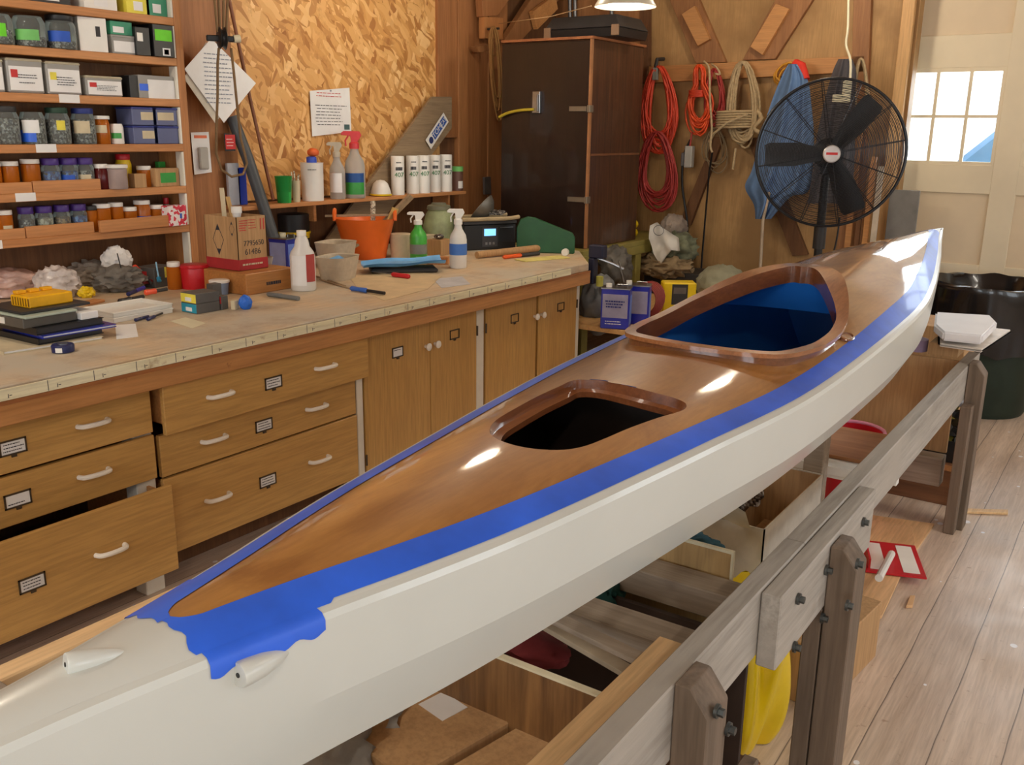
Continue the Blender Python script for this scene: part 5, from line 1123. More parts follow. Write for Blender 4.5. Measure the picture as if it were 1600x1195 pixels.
u = (Qs[1]-Qs[0]).normalized(); ang = math.atan2(u.z, u.y); Ls = (Qs[1]-Qs[0]).length; Hs = (Qs[0]-Qs[3]).length
sM = (PI/2, 0, PI/2)
st_ = bpy.data.objects.new('sticker', None); 
mm = MB(); mm.box(-Ls/2, Ls/2, -Hs/2, Hs/2, 0, .0012); so = mm.obj('sticker', m_wplast, t); 
so.matrix_local = Matrix.Translation(cs+Vector((.004, 0, 0))) @ Matrix.Rotation(ang, 4, 'X') @ Euler(sM).to_matrix().to_4x4()
bb = MB(); bb.box(-Ls*.22, Ls*.20, -Hs*.32, Hs*.32, .0012, .002); bb.box(Ls*.23, Ls*.44, -Hs*.32, Hs*.32, .0012, .002); bb.obj('blue_field', plain('sticker_blue', (50, 90, 170), .5), so)
bb = MB(); bb.lathe([(Hs*.28, .0012), (Hs*.28, .002), (.001, .002)], 20, Matrix.Translation((-Ls*.34, 0, 0))); bb.obj('round_logo', plain('sticker_navy', (50, 60, 110), .5), so)
text('TOM', Hs*.62, m_wplast, so, (-Ls*.01, 0, .0024), (0, 0, 0), 'lettering', .0003); text('CAT', Hs*.5, m_wplast, so, (Ls*.335, 0, .0024), (0, 0, 0), 'lettering', .0003, sx=.8)
# long brown pole against the wall, dark pipe
def pole(name, label, pts, r, mat, cat, x=-4.2, seg=10):
    Q = [P(a, b, 0, x_) for a, b, x_ in pts]; c = Q[0].copy(); m = MB(); m.tube([q-c for q in Q], r, seg); return tag(m.obj(name, mat, None, loc=c, angle=60), label, cat)
pole('brown_pole', 'long thin brown wooden pole leaning against the chipboard', [(352, -30, -4.25), (392, 160, -4.22), (427, 312, -4.17)], .010, plain('pole_brown', (132, 80, 50), .5), 'pole')
pole('grey_pipe', 'thick dark grey pipe leaning behind the cardboard carton', [(362, 182, -4.2), (388, 250, -4.15), (432, 385, -4.0)], .032, plain('pipe_grey', (70, 74, 78), .45), 'pipe', seg=18)
# papers, pulley, packet, tag
t, Q, c = wallpaper('paper_sheets', 'white printed sheets hung by one corner on the left post', [(330, 60), (400, 130), (350, 192), (288, 108)], m_paper, -4.145); scribble(t, .20, .26, 12, plain('ink_pale', (150, 156, 168), .7), (.002, 0, 0), (PI/2+0, 0, PI/2), 25, fill=2, th=.25)
t2, Q, c = wallpaper('paper_sheets', 'back sheet hanging behind the printed sheets', [(322, 66), (380, 140), (336, 192), (287, 122)], plain('paper_old', (214, 206, 190), .7), -4.152)
t, Q, c = wallpaper('blister_packet', 'white hanging packet with clear plastic bottle inside', [(298, 207), (326, 206), (331, 269), (304, 273)], m_paper, -4.225); MB().box(.001, .022, -.028, .03, -.085, .03).obj('blister', m_clearpl, t, bevel=.006); MB().box(.001, .014, -.02, .022, -.075, .0).obj('bottle', m_wplast, t, bevel=.004); MB().box(.0006, .0014, -.04, .04, .075, .09).obj('orange_print', plain('print_orange', (240, 130, 90), .6), t)
t, Q, c = wallpaper('red_tag', 'small red tag with dark border hanging on a cord', [(350, 208), (367, 210), (368, 236), (352, 236)], m_black, -4.17); MB().box(.0006, .0014, -.03, .035, -.035, .04).obj('red_print', REDL, t); scribble(t, .05, .05, 3, m_wplast, (.0018, 0, 0), RX, 29, fill=2, th=.2)
for x0, x1, y0, y1, m_, lab in ((361, 375, 255, 316, plain('tube_palegrey', (176, 180, 190), .5), 'pale grey flat bar standing behind the rope loop'), (376, 386, 262, 316, plain('tube_blue', (30, 60, 180), .4), 'blue flat bar standing behind the rope loop')):
    a, b_ = P(x0, y1, 0, -4.18), P(x1, y0, 0, -4.18); tag(MB().box(-.01, .01, -(b_.y-a.y)/2, (b_.y-a.y)/2, 0, b_.z-WZ).obj('flat_bar', m_, None, loc=(-4.2, (a.y+b_.y)/2, WZ+.001), bevel=.002), lab, 'bar')
# pulley block with rope
pc = P(347, 60, 0, -3.95); S1 = S(pc, 1)
t = thing('pulley_block', 'black pulley block hanging with brown rope', 'pulley', pc, -.45)
m = MB(); m.lathe([(S1*13, -.02), (S1*17, -.014), (S1*13, -.004), (S1*13, .004), (S1*17, .014), (S1*13, .02)], 24, Matrix.Rotation(PI/2, 4, 'Y') @ Matrix.Rotation(0, 4, 'Z')); m.obj('sheave', m_black, t, rot=(0, 0, PI/2))
MB().box(-.012, .012, -S1*24, S1*18, -S1*5, S1*4).obj('axle', m_black, t, bevel=.004); MB().cyl((0, S1*18, 0), (0, S1*28, .004), S1*6).obj('white_end', m_cream, t)
m_rope = wood('rope_brown', (112, 88, 60), (138, 110, 76), 'z', 3, .9)
m = MB()
for dx in (-12, -5, 4, 11): m.tube([P(347+dx*.6, 50, 0, -3.95)-pc, P(345+dx*1.1, -40, 0, -3.95)-pc], .0065, 8)
m.tube([P(342, 75, 0, -3.95)-pc]+[P(a, b, 0, -3.95)-pc for a, b in ((340, 100), (340, 150), (338, 200), (338, 240), (346, 265), (362, 276), (380, 272), (386, 255), (376, 215), (370, 160), (365, 110), (361, 75))], .0065, 8)
o = m.obj('pulley_rope', m_rope, None, loc=pc, angle=70); tag(o, 'brown rope running through the black pulley and looping below it', 'rope')
# ---------------------------------------------------------------- end wall: rail, braces, hanging things
YW = 6.88
def Q_(px, py, y=YW): return P(px, py, 1, y)
def tubeobj(name, label, cat, pts, r, mat, group=None, seg=8, smooth=0):
    c = Vector(pts[0]); pts = [Vector(p)-c for p in pts]
    if smooth: pts = crom(pts, smooth, False)
    m = MB(); m.tube(pts, r, seg); return tag(m.obj(name, mat, None, loc=c, angle=70), label, cat, group)
m_rail = wood('rail_wood', (184, 128, 74), (206, 150, 92), 'x', 1, .55, streak=9)
m_brace = wood('brace_wood', (140, 94, 56), (166, 116, 72), 'z', 1, .6, knots=2)
def plank(name, label, cat, c4, y0, th, mat, kind=None):
    Q = [Q_(a, b, y0) for a, b in c4]; c = sum(Q, Vector())/4; n = len(Q); vs = [q-c for q in Q]
    m = MB(); m.add(vs+[v+Vector((0, th, 0)) for v in vs], [tuple(range(n)), tuple(range(n, 2*n))[::-1]]+[(i, n+i, n+(i+1) % n, (i+1) % n) for i in range(n)])
    o = m.obj(name, mat, None, loc=c, bevel=.002)
    if kind: o['kind'] = kind
    else: tag(o, label, cat)
    return o
plank('peg_rail', 'long horizontal peg rail carrying cords and ropes on the end wall', 'rail', [(1007, 104), (1351, 87), (1350, 112), (1007, 130)], YW-.03, .05, m_rail)
plank('wall_back_brace', '', '', [(1038, -20), (1084, -20), (1134, 97), (1087, 99)], YW-.02, .05, m_brace, 'structure')
plank('wall_back_brace', '', '', [(1222, -20), (1282, -20), (1211, 92), (1160, 94)], YW-.02, .05, m_brace, 'structure')
plank('wall_back_brace', '', '', [(1167, 216), (1190, 214), (1262, 398), (1238, 400)], YW-.02, .05, m_boardd, 'structure')
plank('wall_back_brace', '', '', [(1116, 214), (1130, 214), (1078, 352), (1060, 352)], YW-.02, .05, m_boardd, 'structure')
plank('wood_cleat', 'small wooden block nailed on the left leaning brace', 'wood block', [(1065, 22), (1085, 9), (1109, 61), (1090, 72)], YW-.06, .04, m_rail)
plank('wood_cleat', 'small wooden block nailed on the right leaning brace', 'wood block', [(1212, 5), (1233, 14), (1191, 86), (1172, 73)], YW-.06, .04, m_rail)
plank('wall_back_post', '', '', [(1334, -20), (1362, -20), (1345, 420), (1322, 420)], YW-.03, .06, m_brace, 'structure')
for x0, x1 in ((1006, 1012), (1019, 1040)): pass
# corner boards and conduits near the dark cabinet
plank('wall_back_boards', '', '', [(868, -20), (1000, -20), (1000, 70), (868, 70)], YW-.04, .05, m_board, 'structure')
plank('wall_back_post', '', '', [(1000, -20), (1013, -20), (1012, 130), (1000, 130)], YW-.05, .06, m_boardd, 'structure')
for i, (px, lab) in enumerate(((891, 'left one of two grey conduit pipes above the cabinet'), (899, 'right one of two grey conduit pipes above the cabinet'), (956, 'short grey conduit pipe behind the hanging lamp'))):
    tubeobj('conduit', lab, 'pipe', [Q_(px, 62, YW-.08), Q_(px-1, -30, YW-.08)], .016, m_galv)
# left wall diagonal brace + blocks near the rope
t = MB(); 
def lplank(name, label, cat, pts, x0, th, mat, kind=None):
    Q = [P(a, b, 0, x0) for a, b in pts]; c = sum(Q, Vector())/len(Q); n = len(Q); vs = [q-c for q in Q]
    m = MB(); m.add(vs+[v-Vector((th, 0, 0)) for v in vs], [tuple(range(n))[::-1], tuple(range(n, 2*n))]+[(i, n+i, n+(i+1) % n, (i+1) % n) for i in range(n)])
    o = m.obj(name, mat, None, loc=c, bevel=.002)
    if kind: o['kind'] = kind
    else: tag(o, label, cat)
    return o
lplank('wall_left_brace', '', '', [(786, 66), (812, 66), (892, -20), (842, -20)], -4.18, .05, m_brace, 'structure')
lplank('wall_left_brace', '', '', [(752, -20), (810, -20), (778, 24), (755, 26)], -4.17, .06, m_post, 'structure')
lplank('wood_cleat', 'orange wooden block on the diagonal brace behind the string', 'wood block', [(833, 18), (868, -8), (872, 14), (840, 46)], -4.13, .04, m_rail)
lplank('wood_cleat', 'pale wooden block above the hanging rope bundle', 'wood block', [(757, 26), (786, 28), (786, 62), (757, 60)], -4.17, .05, m_shelfz)
lplank('wood_peg', 'short wooden peg sticking out of the boards near the rope bundle', 'peg', [(745, 72), (765, 70), (766, 80), (750, 82)], -4.15, .06, m_brace)
lplank('wall_outlet', 'small grey electrical outlet low on the left boards', 'outlet', [(757, 277), (767, 276), (768, 303), (758, 304)], -4.215, .02, m_galv)
t = thing('rope_bundle', 'tan rope bundle hanging in long loops left of the dark cabinet', 'rope', P(771, 45, 0, -4.12)); c = P(771, 45, 0, -4.12); m = MB(); rr = random.Random(11)
for i in range(7):
    w0 = rr.uniform(4, 8); h0 = rr.uniform(95, 150) if i > 1 else 45; dx = rr.uniform(-2, 3)
    m.tube([P(771+dx+w0*math.sin(a)+(8 if h0 > 90 else 0)*((1-math.cos(a))/2), 42+h0*(1-math.cos(a))/2, 0, -4.12+.008*i)-c for a in [j*PI/10 for j in range(20)]], .006, 6, closed=True)
m.obj('coil', plain('rope_tan', (160, 116, 64), .8), t, angle=70); MB().cyl((-.05, 0, 0), (.05, 0, .0), .008).obj('hook', m_dark, t)
tubeobj('string', 'thin string running from the rope hook up to the hanging lamp', 'string', [P(779, 37, 0, -4.12), P(865, 28, 2, 2.29) if False else PW(860, 26, 4.9), PW(924, 9, 4.62)], .0022, plain('rope_tan2', (176, 140, 96), .8), seg=5)
# ---- dark cabinet on the olive stand
cx0, cx1, cy0, cy1, cz0, cz1 = -3.835, -3.143, 5.44, 6.17, .897, 2.222
m_cdark = wood('cabinet_dark', (24, 12, 10), (36, 19, 14), 'z', 1, .35, coat=.35, streak=10)
m_cside = wood('cabinet_side', (56, 32, 20), (92, 56, 34), 'z', 1.2, .4, coat=.25, streak=24)
cab = thing('dark_cabinet', 'tall dark stained wooden cabinet with a door and metal hasp', 'cabinet', (cx0, cy0, cz0))
W_, D_, H_ = cx1-cx0, cy1-cy0, cz1-cz0
MB().box(0, W_, .02, D_, 0, H_).obj('body', m_cside, cab, bevel=.003)
dr = MB().box(0, W_-.012, -.002, .018, .0, H_-.01).obj('door', m_cdark, cab, bevel=.002)
MB().box(W_-.010, W_+.004, -.004, .02, 0, H_).obj('edge_strip', plain('edge_pine', (160, 110, 70), .6), cab)
MB().box(-.004, W_+.012, -.01, D_+.01, H_, H_+.016).obj('top_edge', wood('cab_top', (140, 84, 50), (170, 108, 66), 'y'), cab)
MB().box(W_, W_+.004, .03, D_-.01, P(952, 241, 0, cx1).z-cz0-.008, P(952, 241, 0, cx1).z-cz0+.006).obj('side_batten', plain('batten', (120, 76, 46), .6), cab)
for (px, py) in ((911, 170), (908, 312)):
    q = P(px, py, 1, cy0)-Vector((cx0, cy0, cz0)); m = MB(); m.box(-.10, .03, -.012, -.002, -.016, .016); m.box(W_-q.x-.01, W_-q.x+.012, -.02, .03, -.022, .022)
    m.obj('hinge', plain('old_steel', (150, 140, 124), .4, .7), cab, loc=q, bevel=.002)
q = P(841, 160, 1, cy0)-Vector((cx0, cy0, cz0)); MB().box(-.030, .030, -.03, -.002, -.07, .07).obj('hasp', m_steel, cab, loc=q, bevel=.003)
MB().box(-.006, .006, -.045, -.028, -.06, .05).obj('hasp_pin', m_galv, cab, loc=q+Vector((.02, 0, 0)), bevel=.002)
tubeobj('yellow_hose', 'short yellow hose bent across the dark cabinet door', 'hose', [P(834, 171, 1, cy0-.035), P(815, 172, 1, cy0-.04), P(795, 176, 1, cy0-.035), P(780, 183, 1, cy0-.03)], .010, plain('hose_yellow', (190, 170, 50), .5), smooth=4)
t = thing('black_case', 'black moulded tool case with brown corners on top of the dark cabinet', 'case', (P(860, 60, 1, 5.6).x, 5.52, cz1+.0175), 0)
cw = P(975, 60, 1, 5.6).x-P(860, 60, 1, 5.6).x
def frus(z0, z1, i0, i1, m, dd=.42):
    vs = [(i0, i0, z0), (cw-i0, i0, z0), (cw-i0, dd-i0, z0), (i0, dd-i0, z0), (i1, i1, z1), (cw-i1, i1, z1), (cw-i1, dd-i1, z1), (i1, dd-i1, z1)]
    m.add(vs, [(0, 3, 2, 1), (4, 5, 6, 7)]+[(i, (i+1) % 4, 4+(i+1) % 4, 4+i) for i in range(4)])
m = MB(); frus(0, .055, .012, 0, m); m.obj('lower_shell', m_black, t, bevel=.004); m = MB(); frus(.058, .135, 0, .04, m); m.obj('upper_shell', m_dark, t, bevel=.004)
for x_ in (.0, cw-.05):
    m = MB(); m.box(x_, x_+.05, -.006, .012, .004, .07); m.obj('corner_guard', plain('corner_brown', (140, 110, 84), .5), t, bevel=.003)
# olive stand
m_olive = plain('olive_paint', (150, 140, 72), .5, var=.08)
t = thing('olive_stand', 'olive painted wooden stand carrying the dark cabinet', 'stand', (-3.09, 5.6, 0))
MB().box(-.76, .0, -.27, 1.20, .86, .895).obj('top', m_olive, t, bevel=.003)
MB().box(-.03, .003, -.27, 1.20, .80, .86).obj('front_rail', m_olive, t, bevel=.003)
yl_ = P(995, 420, 0, -3.09).y-5.6
for (x_, y_) in ((-.07, yl_-.02), (-.74, yl_-.02), (-.07, -.26), (-.74, -.26)): MB().box(x_, x_+.07, y_, y_+.08, 0, .80).obj('leg', m_olive, t, bevel=.003)
for k, (z0, lab) in enumerate(((.896, 'lower of two yellow bottles lying on the olive stand'), (.958, 'upper of two yellow bottles lying on the olive stand'))):
    q = P(1002, 373, 2, .897); t = thing('yellow_bottle', lab, 'bottle', (q.x-.12, q.y-.02, z0+.03), 0, 'yellow bottles on the stand'); m = MB(); m.cyl((0, -.04, 0), (0, .14, 0), .03, seg=18); m.obj('body', m_yellow, t); m = MB(); m.cyl((0, .02, 0), (0, .09, 0), .0306, seg=18); m.obj('black_label', m_black if k == 0 else m_yellow, t)
# clamp at the bench corner
t = thing('bench_clamp', 'dark blue clamp with steel screw gripping the far bench corner', 'clamp', P(934, 398, 2, .93)); q = Vector(t.location)
m = MB(); m.box(-.05, .05, -.03, .03, -.02, .06); m.box(-.05, -.01, -.03, .03, -.18, -.02); m.obj('frame', plain('clamp_navy', (34, 38, 62), .4), t, bevel=.006)
m = MB(); m.tube([(.0, .0, -.02), (.09, .03, -.05), (.15, .06, -.08)], .008); m.tube([(.13, .03, -.03), (.155, .06, -.16)], .005); m.obj('screw', m_steel, t)
m = MB(); m.cyl((.02, 0, -.19), (.02, 0, -.13), .022); m.obj('yellow_pad', plain('pad_yellow', (200, 196, 90), .6), t)
# storage beyond the bench end: low stand with blue cans, yellow tin, rags, coil
LS = .52
m_lows = wood('low_stand', (196, 150, 92), (216, 172, 114), 'y', 1, .6)
t = thing('low_stand', 'low plywood stand beyond the bench end carrying blue cans', 'stand', (-2.78, 5.2, 0))
MB().box(-.28, .38, -.36, .95, LS-.03, LS).obj('top', m_lows, t, bevel=.003)
for (x_, y_) in ((-.27, -.34), (.30, -.34), (-.27, .86), (.30, .86)): MB().box(x_, x_+.06, y_, y_+.06, 0, LS-.03).obj('leg', m_lows, t)
q = P(968, 516, 2, LS+.001); W1 = S(q, 36)
t = thing('solvent_can', 'blue rectangular solvent can with white label, front one of two', 'can', (q.x-.06, q.y+.06, LS+.001), .35)
hh = S(q, 64)
metal_can(t, .17, .11, hh, plain('can_blue2', (30, 40, 170), .3, coat=.3), plain('label_grey2', (160, 156, 184), .6), m_wplast, txt=1); scribble(t, .12, .05, 3, plain('ink_navy', (30, 40, 120), .6), (-0, -.058, hh*.62), RY, 41, fill=2, th=.5); scribble(t, .12, .03, 2, m_wplast, (0, -.0565, hh*.16), RY, 44, fill=2, th=.3)
q2 = P(999, 508, 2, LS+.001); t = thing('solvent_can', 'blue rectangular solvent can standing behind the front one', 'can', (P(992, 510, 2, LS).x-.05, P(992, 510, 2, LS).y+.10, LS+.001), .35); metal_can(t, .17, .11, hh*.98, MATS['can_blue2'], MATS['label_grey2'], m_wplast, txt=1)
q = P(1062, 492, 2, LS+.001); q = Vector((q.x-.02, min(q.y, 6.0), LS+.001)); t = thing('yellow_tin', 'yellow tin with dark printed label beside the kayak coaming', 'tin', q, .6)
hh2 = .24; q3 = P(1062, 475, 1, q.y); 
MB().box(-.105, .105, -.06, .06, 0, P(1062, 440, 1, q.y).z-LS).obj('body', m_yellow, t, bevel=.008); z_ = P(1062, 440, 1, q.y).z-LS
MB().box(-.05, .05, -.0615, -.06, z_-.14, z_-.01).obj('label', m_dark, t); MB().box(-.04, .04, -.0625, -.0615, z_-.07, z_-.03).obj('label_silver', m_steel, t)
tt = MB(); rr = random.Random(4)
cc = P(1016, 487, 2, LS+.1); cc = Vector((cc.x-.16, cc.y+.22, LS+.115)); 
for i in range(7): tt.tube([Vector(((.09+.004*i)*math.cos(a), (.03+.004*i)*math.sin(a*1)+.010*i, (.085+.004*i)*math.sin(a)+.0)) for a in [j*PI/10 for j in range(20)]], .006, 6, closed=True)
tag(tt.obj('red_hose_coil', plain('hose_red', (140, 50, 44), .5), None, loc=cc, angle=70), 'coil of dark red hose behind the blue cans', 'hose')
def rag(name, label, x0, x1, y0, y1, y, mat, seed, dep=.16, amp=.3, fr=2.4, cat='cloth', sub=4):
    a, b = Q_(x0, y1, y), Q_(x1, y0, y); c = (a+b)/2; m = MB(); m.blob((0, 0, 0), (abs(b.x-a.x)*1.0, dep*2, abs(b.z-a.z)*.95), seed, amp, sub, fr, flat=False)
    return tag(m.obj(name, mat, None, loc=c, angle=75), label, cat)
t = thing('shade_crate', 'added crate under the heap of rags, its dark colour standing in for shade', 'crate', (-2.75, 6.45, 0))  # made-up support, coloured dark for the darkness below the rags
MB().box(-.38, .42, -.14, .20, 0, Q_(1045, 425, 6.3).z).obj('crate_body', m_dark, t, bevel=.004); MB().box(-.34, .38, -.15, -.14, .1, .3).obj('slat', m_boardd, t)
rag('canvas_rag', 'tan canvas rag at the bottom of the rag heap', 1000, 1082, 398, 432, 6.35, plain('rag_tan', (150, 128, 96), .9, var=.25, sc=14, bmp=.6), 1, fr=3)
rag('green_rag', 'grey green rag in the middle of the heap', 1022, 1088, 362, 412, 6.42, plain('rag_green', (118, 122, 98), .9, var=.25, sc=14, bmp=.6), 2)
rag('grey_rag', 'pale grey cloth peaking at the top of the rag heap', 1036, 1070, 334, 378, 6.5, plain('rag_grey', (150, 136, 124), .9, var=.2, bmp=.5), 3, amp=.2)
# white printed shirt hanging in front of the heap
a = [(1018, 352), (1028, 347), (1040, 358), (1048, 366), (1060, 372), (1062, 392), (1052, 390), (1042, 400), (1034, 414), (1024, 395), (1018, 372)]
Qr = [Q_(x, y, 6.24) for x, y in a]; c = sum(Qr, Vector())/len(Qr); bm = bmesh.new(); fv = [bm.verts.new(q-c) for q in Qr]; f = bm.faces.new(fv); r_ = bmesh.ops.triangulate(bm, faces=[f])
for _ in range(3): bmesh.ops.subdivide_edges(bm, edges=bm.edges[:], cuts=1, use_grid_fill=True)
m = MB(); bm.verts.index_update(); V_ = [Vector(v.co) for v in bm.verts]; V_ = [Vector((v.x, v.y-.03-.03*noise.noise(v*14), v.z)) for v in V_]; m.add(V_, [tuple(v.index for v in f.verts) for f in bm.faces]); n0 = len(V_); m.add([v+Vector((0, .02, 0)) for v in V_], [tuple(v.index for v in f.verts)[::-1] for f in bm.faces]); bm.free()
t = thing('white_shirt', 'white printed shirt hanging over the rag heap', 'shirt', c); m.obj('cloth', plain('shirt_white', (226, 222, 214), .9, var=.05, bmp=.3), t, angle=80)
pr = MB(); pr.tube([(Q_(1029, 360, 6.15)-c)+Vector((.04*math.cos(a), -.0, .035*math.sin(a))) for a in [j*PI/8 for j in range(16)]], .002, 4, closed=True); pr.obj('printed_logo', m_ink, t)
rag('beige_bag', 'beige lumpy bag behind the cockpit coaming', 1092, 1165, 416, 470, 6.0, plain('bag_beige', (150, 148, 124), .85, var=.12, bmp=.4), 6, dep=.2, amp=.15)
rag('grey_sack', 'grey sack between the bench end and the blue cans', 912, 960, 430, 520, 5.2, plain('sack_grey', (124, 126, 128), .7, var=.2), 7, dep=.15, amp=.2, cat='sack')
rag('grey_sack', 'dark grey bundle behind the bench clamp', 940, 985, 385, 450, 5.6, plain('sack_dgrey', (96, 92, 86), .7, var=.3), 8, dep=.12, amp=.3, cat='sack')
# ---- cords
m_cord = plain('cord_orange', (222, 74, 44), .45, var=.05); m_cordr = plain('cord_red', (170, 52, 46), .5, var=.06); m_rope2 = plain('rope_pale', (186, 162, 124), .85, var=.12, sc=60)
def coil(name, label, cat, cx, y0, y1, wd_, n, r, mat, seed, yy=YW-.1, jit=.16, group=None, pinch=None, extra=None, dep=.05):
    rr = random.Random(seed); c = Q_(cx, y0, yy); t = thing(name, label, cat, c, 0, group); m = MB()
    for i in range(n):
        w0 = wd_/2*(1-jit*rr.random()*2.2); h0 = (y1-y0)*(1-jit*1.6*rr.random()); ox = rr.uniform(-1, 1)*wd_*.06; k = rr.uniform(.9, 1.2); ph = rr.uniform(-.12, .12)
        pts = []
        for j in range(26):
            a = 2*PI*j/26; v = (1-math.cos(a))/2; wv = w0*math.sin(a)*(.62+.5*v)*(1 if pinch is None else (pinch+(1-pinch)*min(1, abs(v-.3)*3.3)))
            pts.append(Q_(cx+ox+wv+ph*30*v, y0+h0*v+rr.uniform(-.8, .8), yy-.008*(i % 5)-dep*rr.random()*.5)-c)
        m.tube(pts, r, 6, closed=True)
    m.obj('coil', mat, t, angle=70)
    if extra: extra(t, c)
    return t
def hookup(t, c): m = MB(); m.tube([(0, .08, .06), (0, -.03, .05), (0, -.05, .0), (0, -.03, -.05)], .014, 8); m.obj('hook', m_dark, t); MB().box(-.02, .02, -.06, -.03, -.10, -.01).obj('strap', plain('strap_grey', (140, 140, 130), .5), t, bevel=.003)
coil('extension_cord', 'large orange red extension cord coil on the leftmost hook', 'cord', 1029, 104, 240, 58, 22, .0075, m_cord, 1, extra=hookup)
coil('extension_cord', 'red extension cord coil hanging lowest beside the dark cabinet', 'cord', 1026, 206, 332, 60, 22, .0075, m_cordr, 2, yy=YW-.2)
def bind(t, c):
    m = MB()
    for k in range(4): m.tube([Vector((.055*math.cos(a), -.02+.04*math.sin(a), -.22+.012*k)) for a in [j*PI/8 for j in range(16)]], .008, 6, closed=True)
    m.obj('binding', m_cord, t, angle=70)
coil('extension_cord', 'bright orange cord tied in a bundle with a wrapped waist', 'cord', 1093, 102, 212, 42, 14, .0075, plain('cord_orange2', (240, 88, 36), .45), 3, pinch=.35, extra=bind)
coil('extension_cord', 'dark red cord bundle behind the pale hanging rope strand', 'cord', 1116, 108, 200, 30, 12, .0075, m_cordr, 4, yy=YW-.07)
tubeobj('rope_strand', 'single pale rope strand hanging down past the orange cord', 'rope', [Q_(1100, 96, YW-.22), Q_(1108, 108, YW-.26), Q_(1109, 150, YW-.26), Q_(1112, 200, YW-.25), Q_(1110, 228, YW-.25), Q_(1113, 238, YW-.25)], .008, m_rope2, smooth=4)
tubeobj('rope_loop', 'small pale rope end hooked over the rail between two cords', 'rope', [Q_(1112, 100, YW-.16), Q_(1120, 106, YW-.2), Q_(1125, 116, YW-.2), Q_(1118, 115, YW-.2)], .007, m_rope2, smooth=4)
def bind2(t, c):
    m = MB()
    for k in range(7): m.tube([Vector((.13*math.cos(a)-.02, -.05+.07*math.sin(a), -.345-.018*k+.004*math.cos(a))) for a in [j*PI/8 for j in range(16)]], .009, 6, closed=True)
    m.tube([(-.13, -.14, -.50), (-.02, -.16, -.42), (.12, -.13, -.36)], .009); m.tube([(-.13, -.13, -.50), (-.17, -.12, -.56)], .009); m.tube([(.03, -.1, -.60), (.02, -.1, -.75)], .009)
    m.obj('binding', m_rope2, t, angle=70)
coil('rope_coil', 'pale rope coil wound around its waist on the end wall rail', 'rope', 1161, 97, 232, 50, 20, .0085, m_rope2, 5, extra=bind2)
coil('rope_coil', 'thin grey rope loops hanging under the orange cord', 'rope', 1118, 200, 272, 42, 4, .005, plain('rope_thin', (140, 120, 90), .8), 8, yy=YW-.05)
tubeobj('rope_coil_b', 'x', 'rope', [Q_(1180, 170, YW-.12), Q_(1190, 185, YW-.15), Q_(1178, 200, YW-.15), Q_(1192, 210, YW-.14)], .016, m_rope2, smooth=3)
o = bpy.data.objects['rope_coil_b']; o.name = 'rope_knot'; o['label'] = 'thick pale rope knot hanging at the right side of the coil'
q = Q_(1080, 228, YW-.12); t = thing('cord_plug', 'grey triple socket plug hanging below the orange cord', 'plug', q); MB().box(-.04, .02, -.03, .03, -.16, 0).obj('plug_body', plain('plug_grey', (176, 172, 164), .5), t, bevel=.006); MB().box(-.07, -.045, -.02, .02, -.15, -.05).obj('socket', m_galv, t, bevel=.004); m = MB(); m.tube([(-.01, 0, 0), (0, 0, .1)], .007); m.obj('lead', m_cordr, t)
tubeobj('black_cable', 'black cable hanging from the orange cord to the rags', 'cable', [Q_(1079, 218, YW-.1), Q_(1068, 245, YW-.1), Q_(1066, 290, YW-.1), Q_(1073, 340, YW-.1), Q_(1074, 370, YW-.1)], .009, m_black, smooth=4)
tubeobj('black_cable', 'thin straight black cable hanging from the pale rope end', 'cable', [Q_(1113, 238, YW-.2), Q_(1108, 270, YW-.1), Q_(1097, 400, YW-.06), Q_(1095, 430, YW-.06)], .007, m_black)
coil('extension_cord', 'yellow cord loops hanging behind the blue jacket', 'cord', 1238, 98, 140, 62, 4, .008, plain('cord_yellow', (214, 150, 40), .5), 9, yy=YW-.06)
# ---- garments
def cloth(name, label, cat, outline_l, outline_r, y, mat, folds, dep=.06, seed=0, th=.012):
    """hanging cloth between a left and a right pixel outline (same number of rows)"""
    c = Q_(outline_l[0][0], outline_l[0][1], y); nl = len(outline_l); m = MB()
    L_ = crom([Vector((a, b, 0)) for a, b in outline_l], 5, False); R_ = crom([Vector((a, b, 0)) for a, b in outline_r], 5, False); n = len(L_)
    def fn(i, j, back=0):
        k = min(n-1, int(round(j*(n-1)))); a = L_[k].lerp(R_[k], i); am = min(1, .25+j*1.2)
        f = math.sin(i*folds*PI+seed+j*1.5)*dep*am+.5*dep*math.sin(i*folds*2.3*PI+seed*2+j*3)*am; bul = -.05*math.sin(PI*i)
        return Q_(a.x, a.y, y+f*.6+bul-.02+back)-c
    m.grid(fn, 44, n); m.grid(lambda i, j: fn(i, j, .02+.03*math.sin(PI*i)), 44, n)
    t = thing(name, label, cat, c); m.obj('cloth', mat, t, angle=80); return t, c
m_jean = plain('denim_blue', (104, 136, 180), .9, var=.12, sc=6, bmp=.2)
t, c = cloth('blue_jacket', 'pale blue cloth jacket hanging from the end wall rail', 'jacket', [(1232, 100), (1222, 118), (1205, 160), (1190, 210), (1175, 265), (1164, 292), (1178, 320), (1180, 342)], [(1246, 100), (1262, 125), (1268, 165), (1272, 215), (1270, 265), (1262, 300), (1235, 308), (1205, 342)], YW-.22, m_jean, 4)
m = MB(); m.tube([Q_(1242, 100, YW-.2)-c, Q_(1252, 104, YW-.22)-c, Q_(1258, 125, YW-.24)-c], .035, 8); m.obj('red_lining', plain('lining_red', (220, 50, 34), .7), t, angle=70)
t, c = cloth('grey_coat', 'dark grey coat hanging behind the fan', 'coat', [(1310, 92), (1300, 115), (1288, 160), (1276, 215), (1270, 270), (1262, 318)], [(1332, 92), (1338, 115), (1336, 160), (1336, 215), (1334, 270), (1328, 318)], YW-.26, plain('coat_grey', (84, 80, 84), .9, var=.15), 3, seed=2)
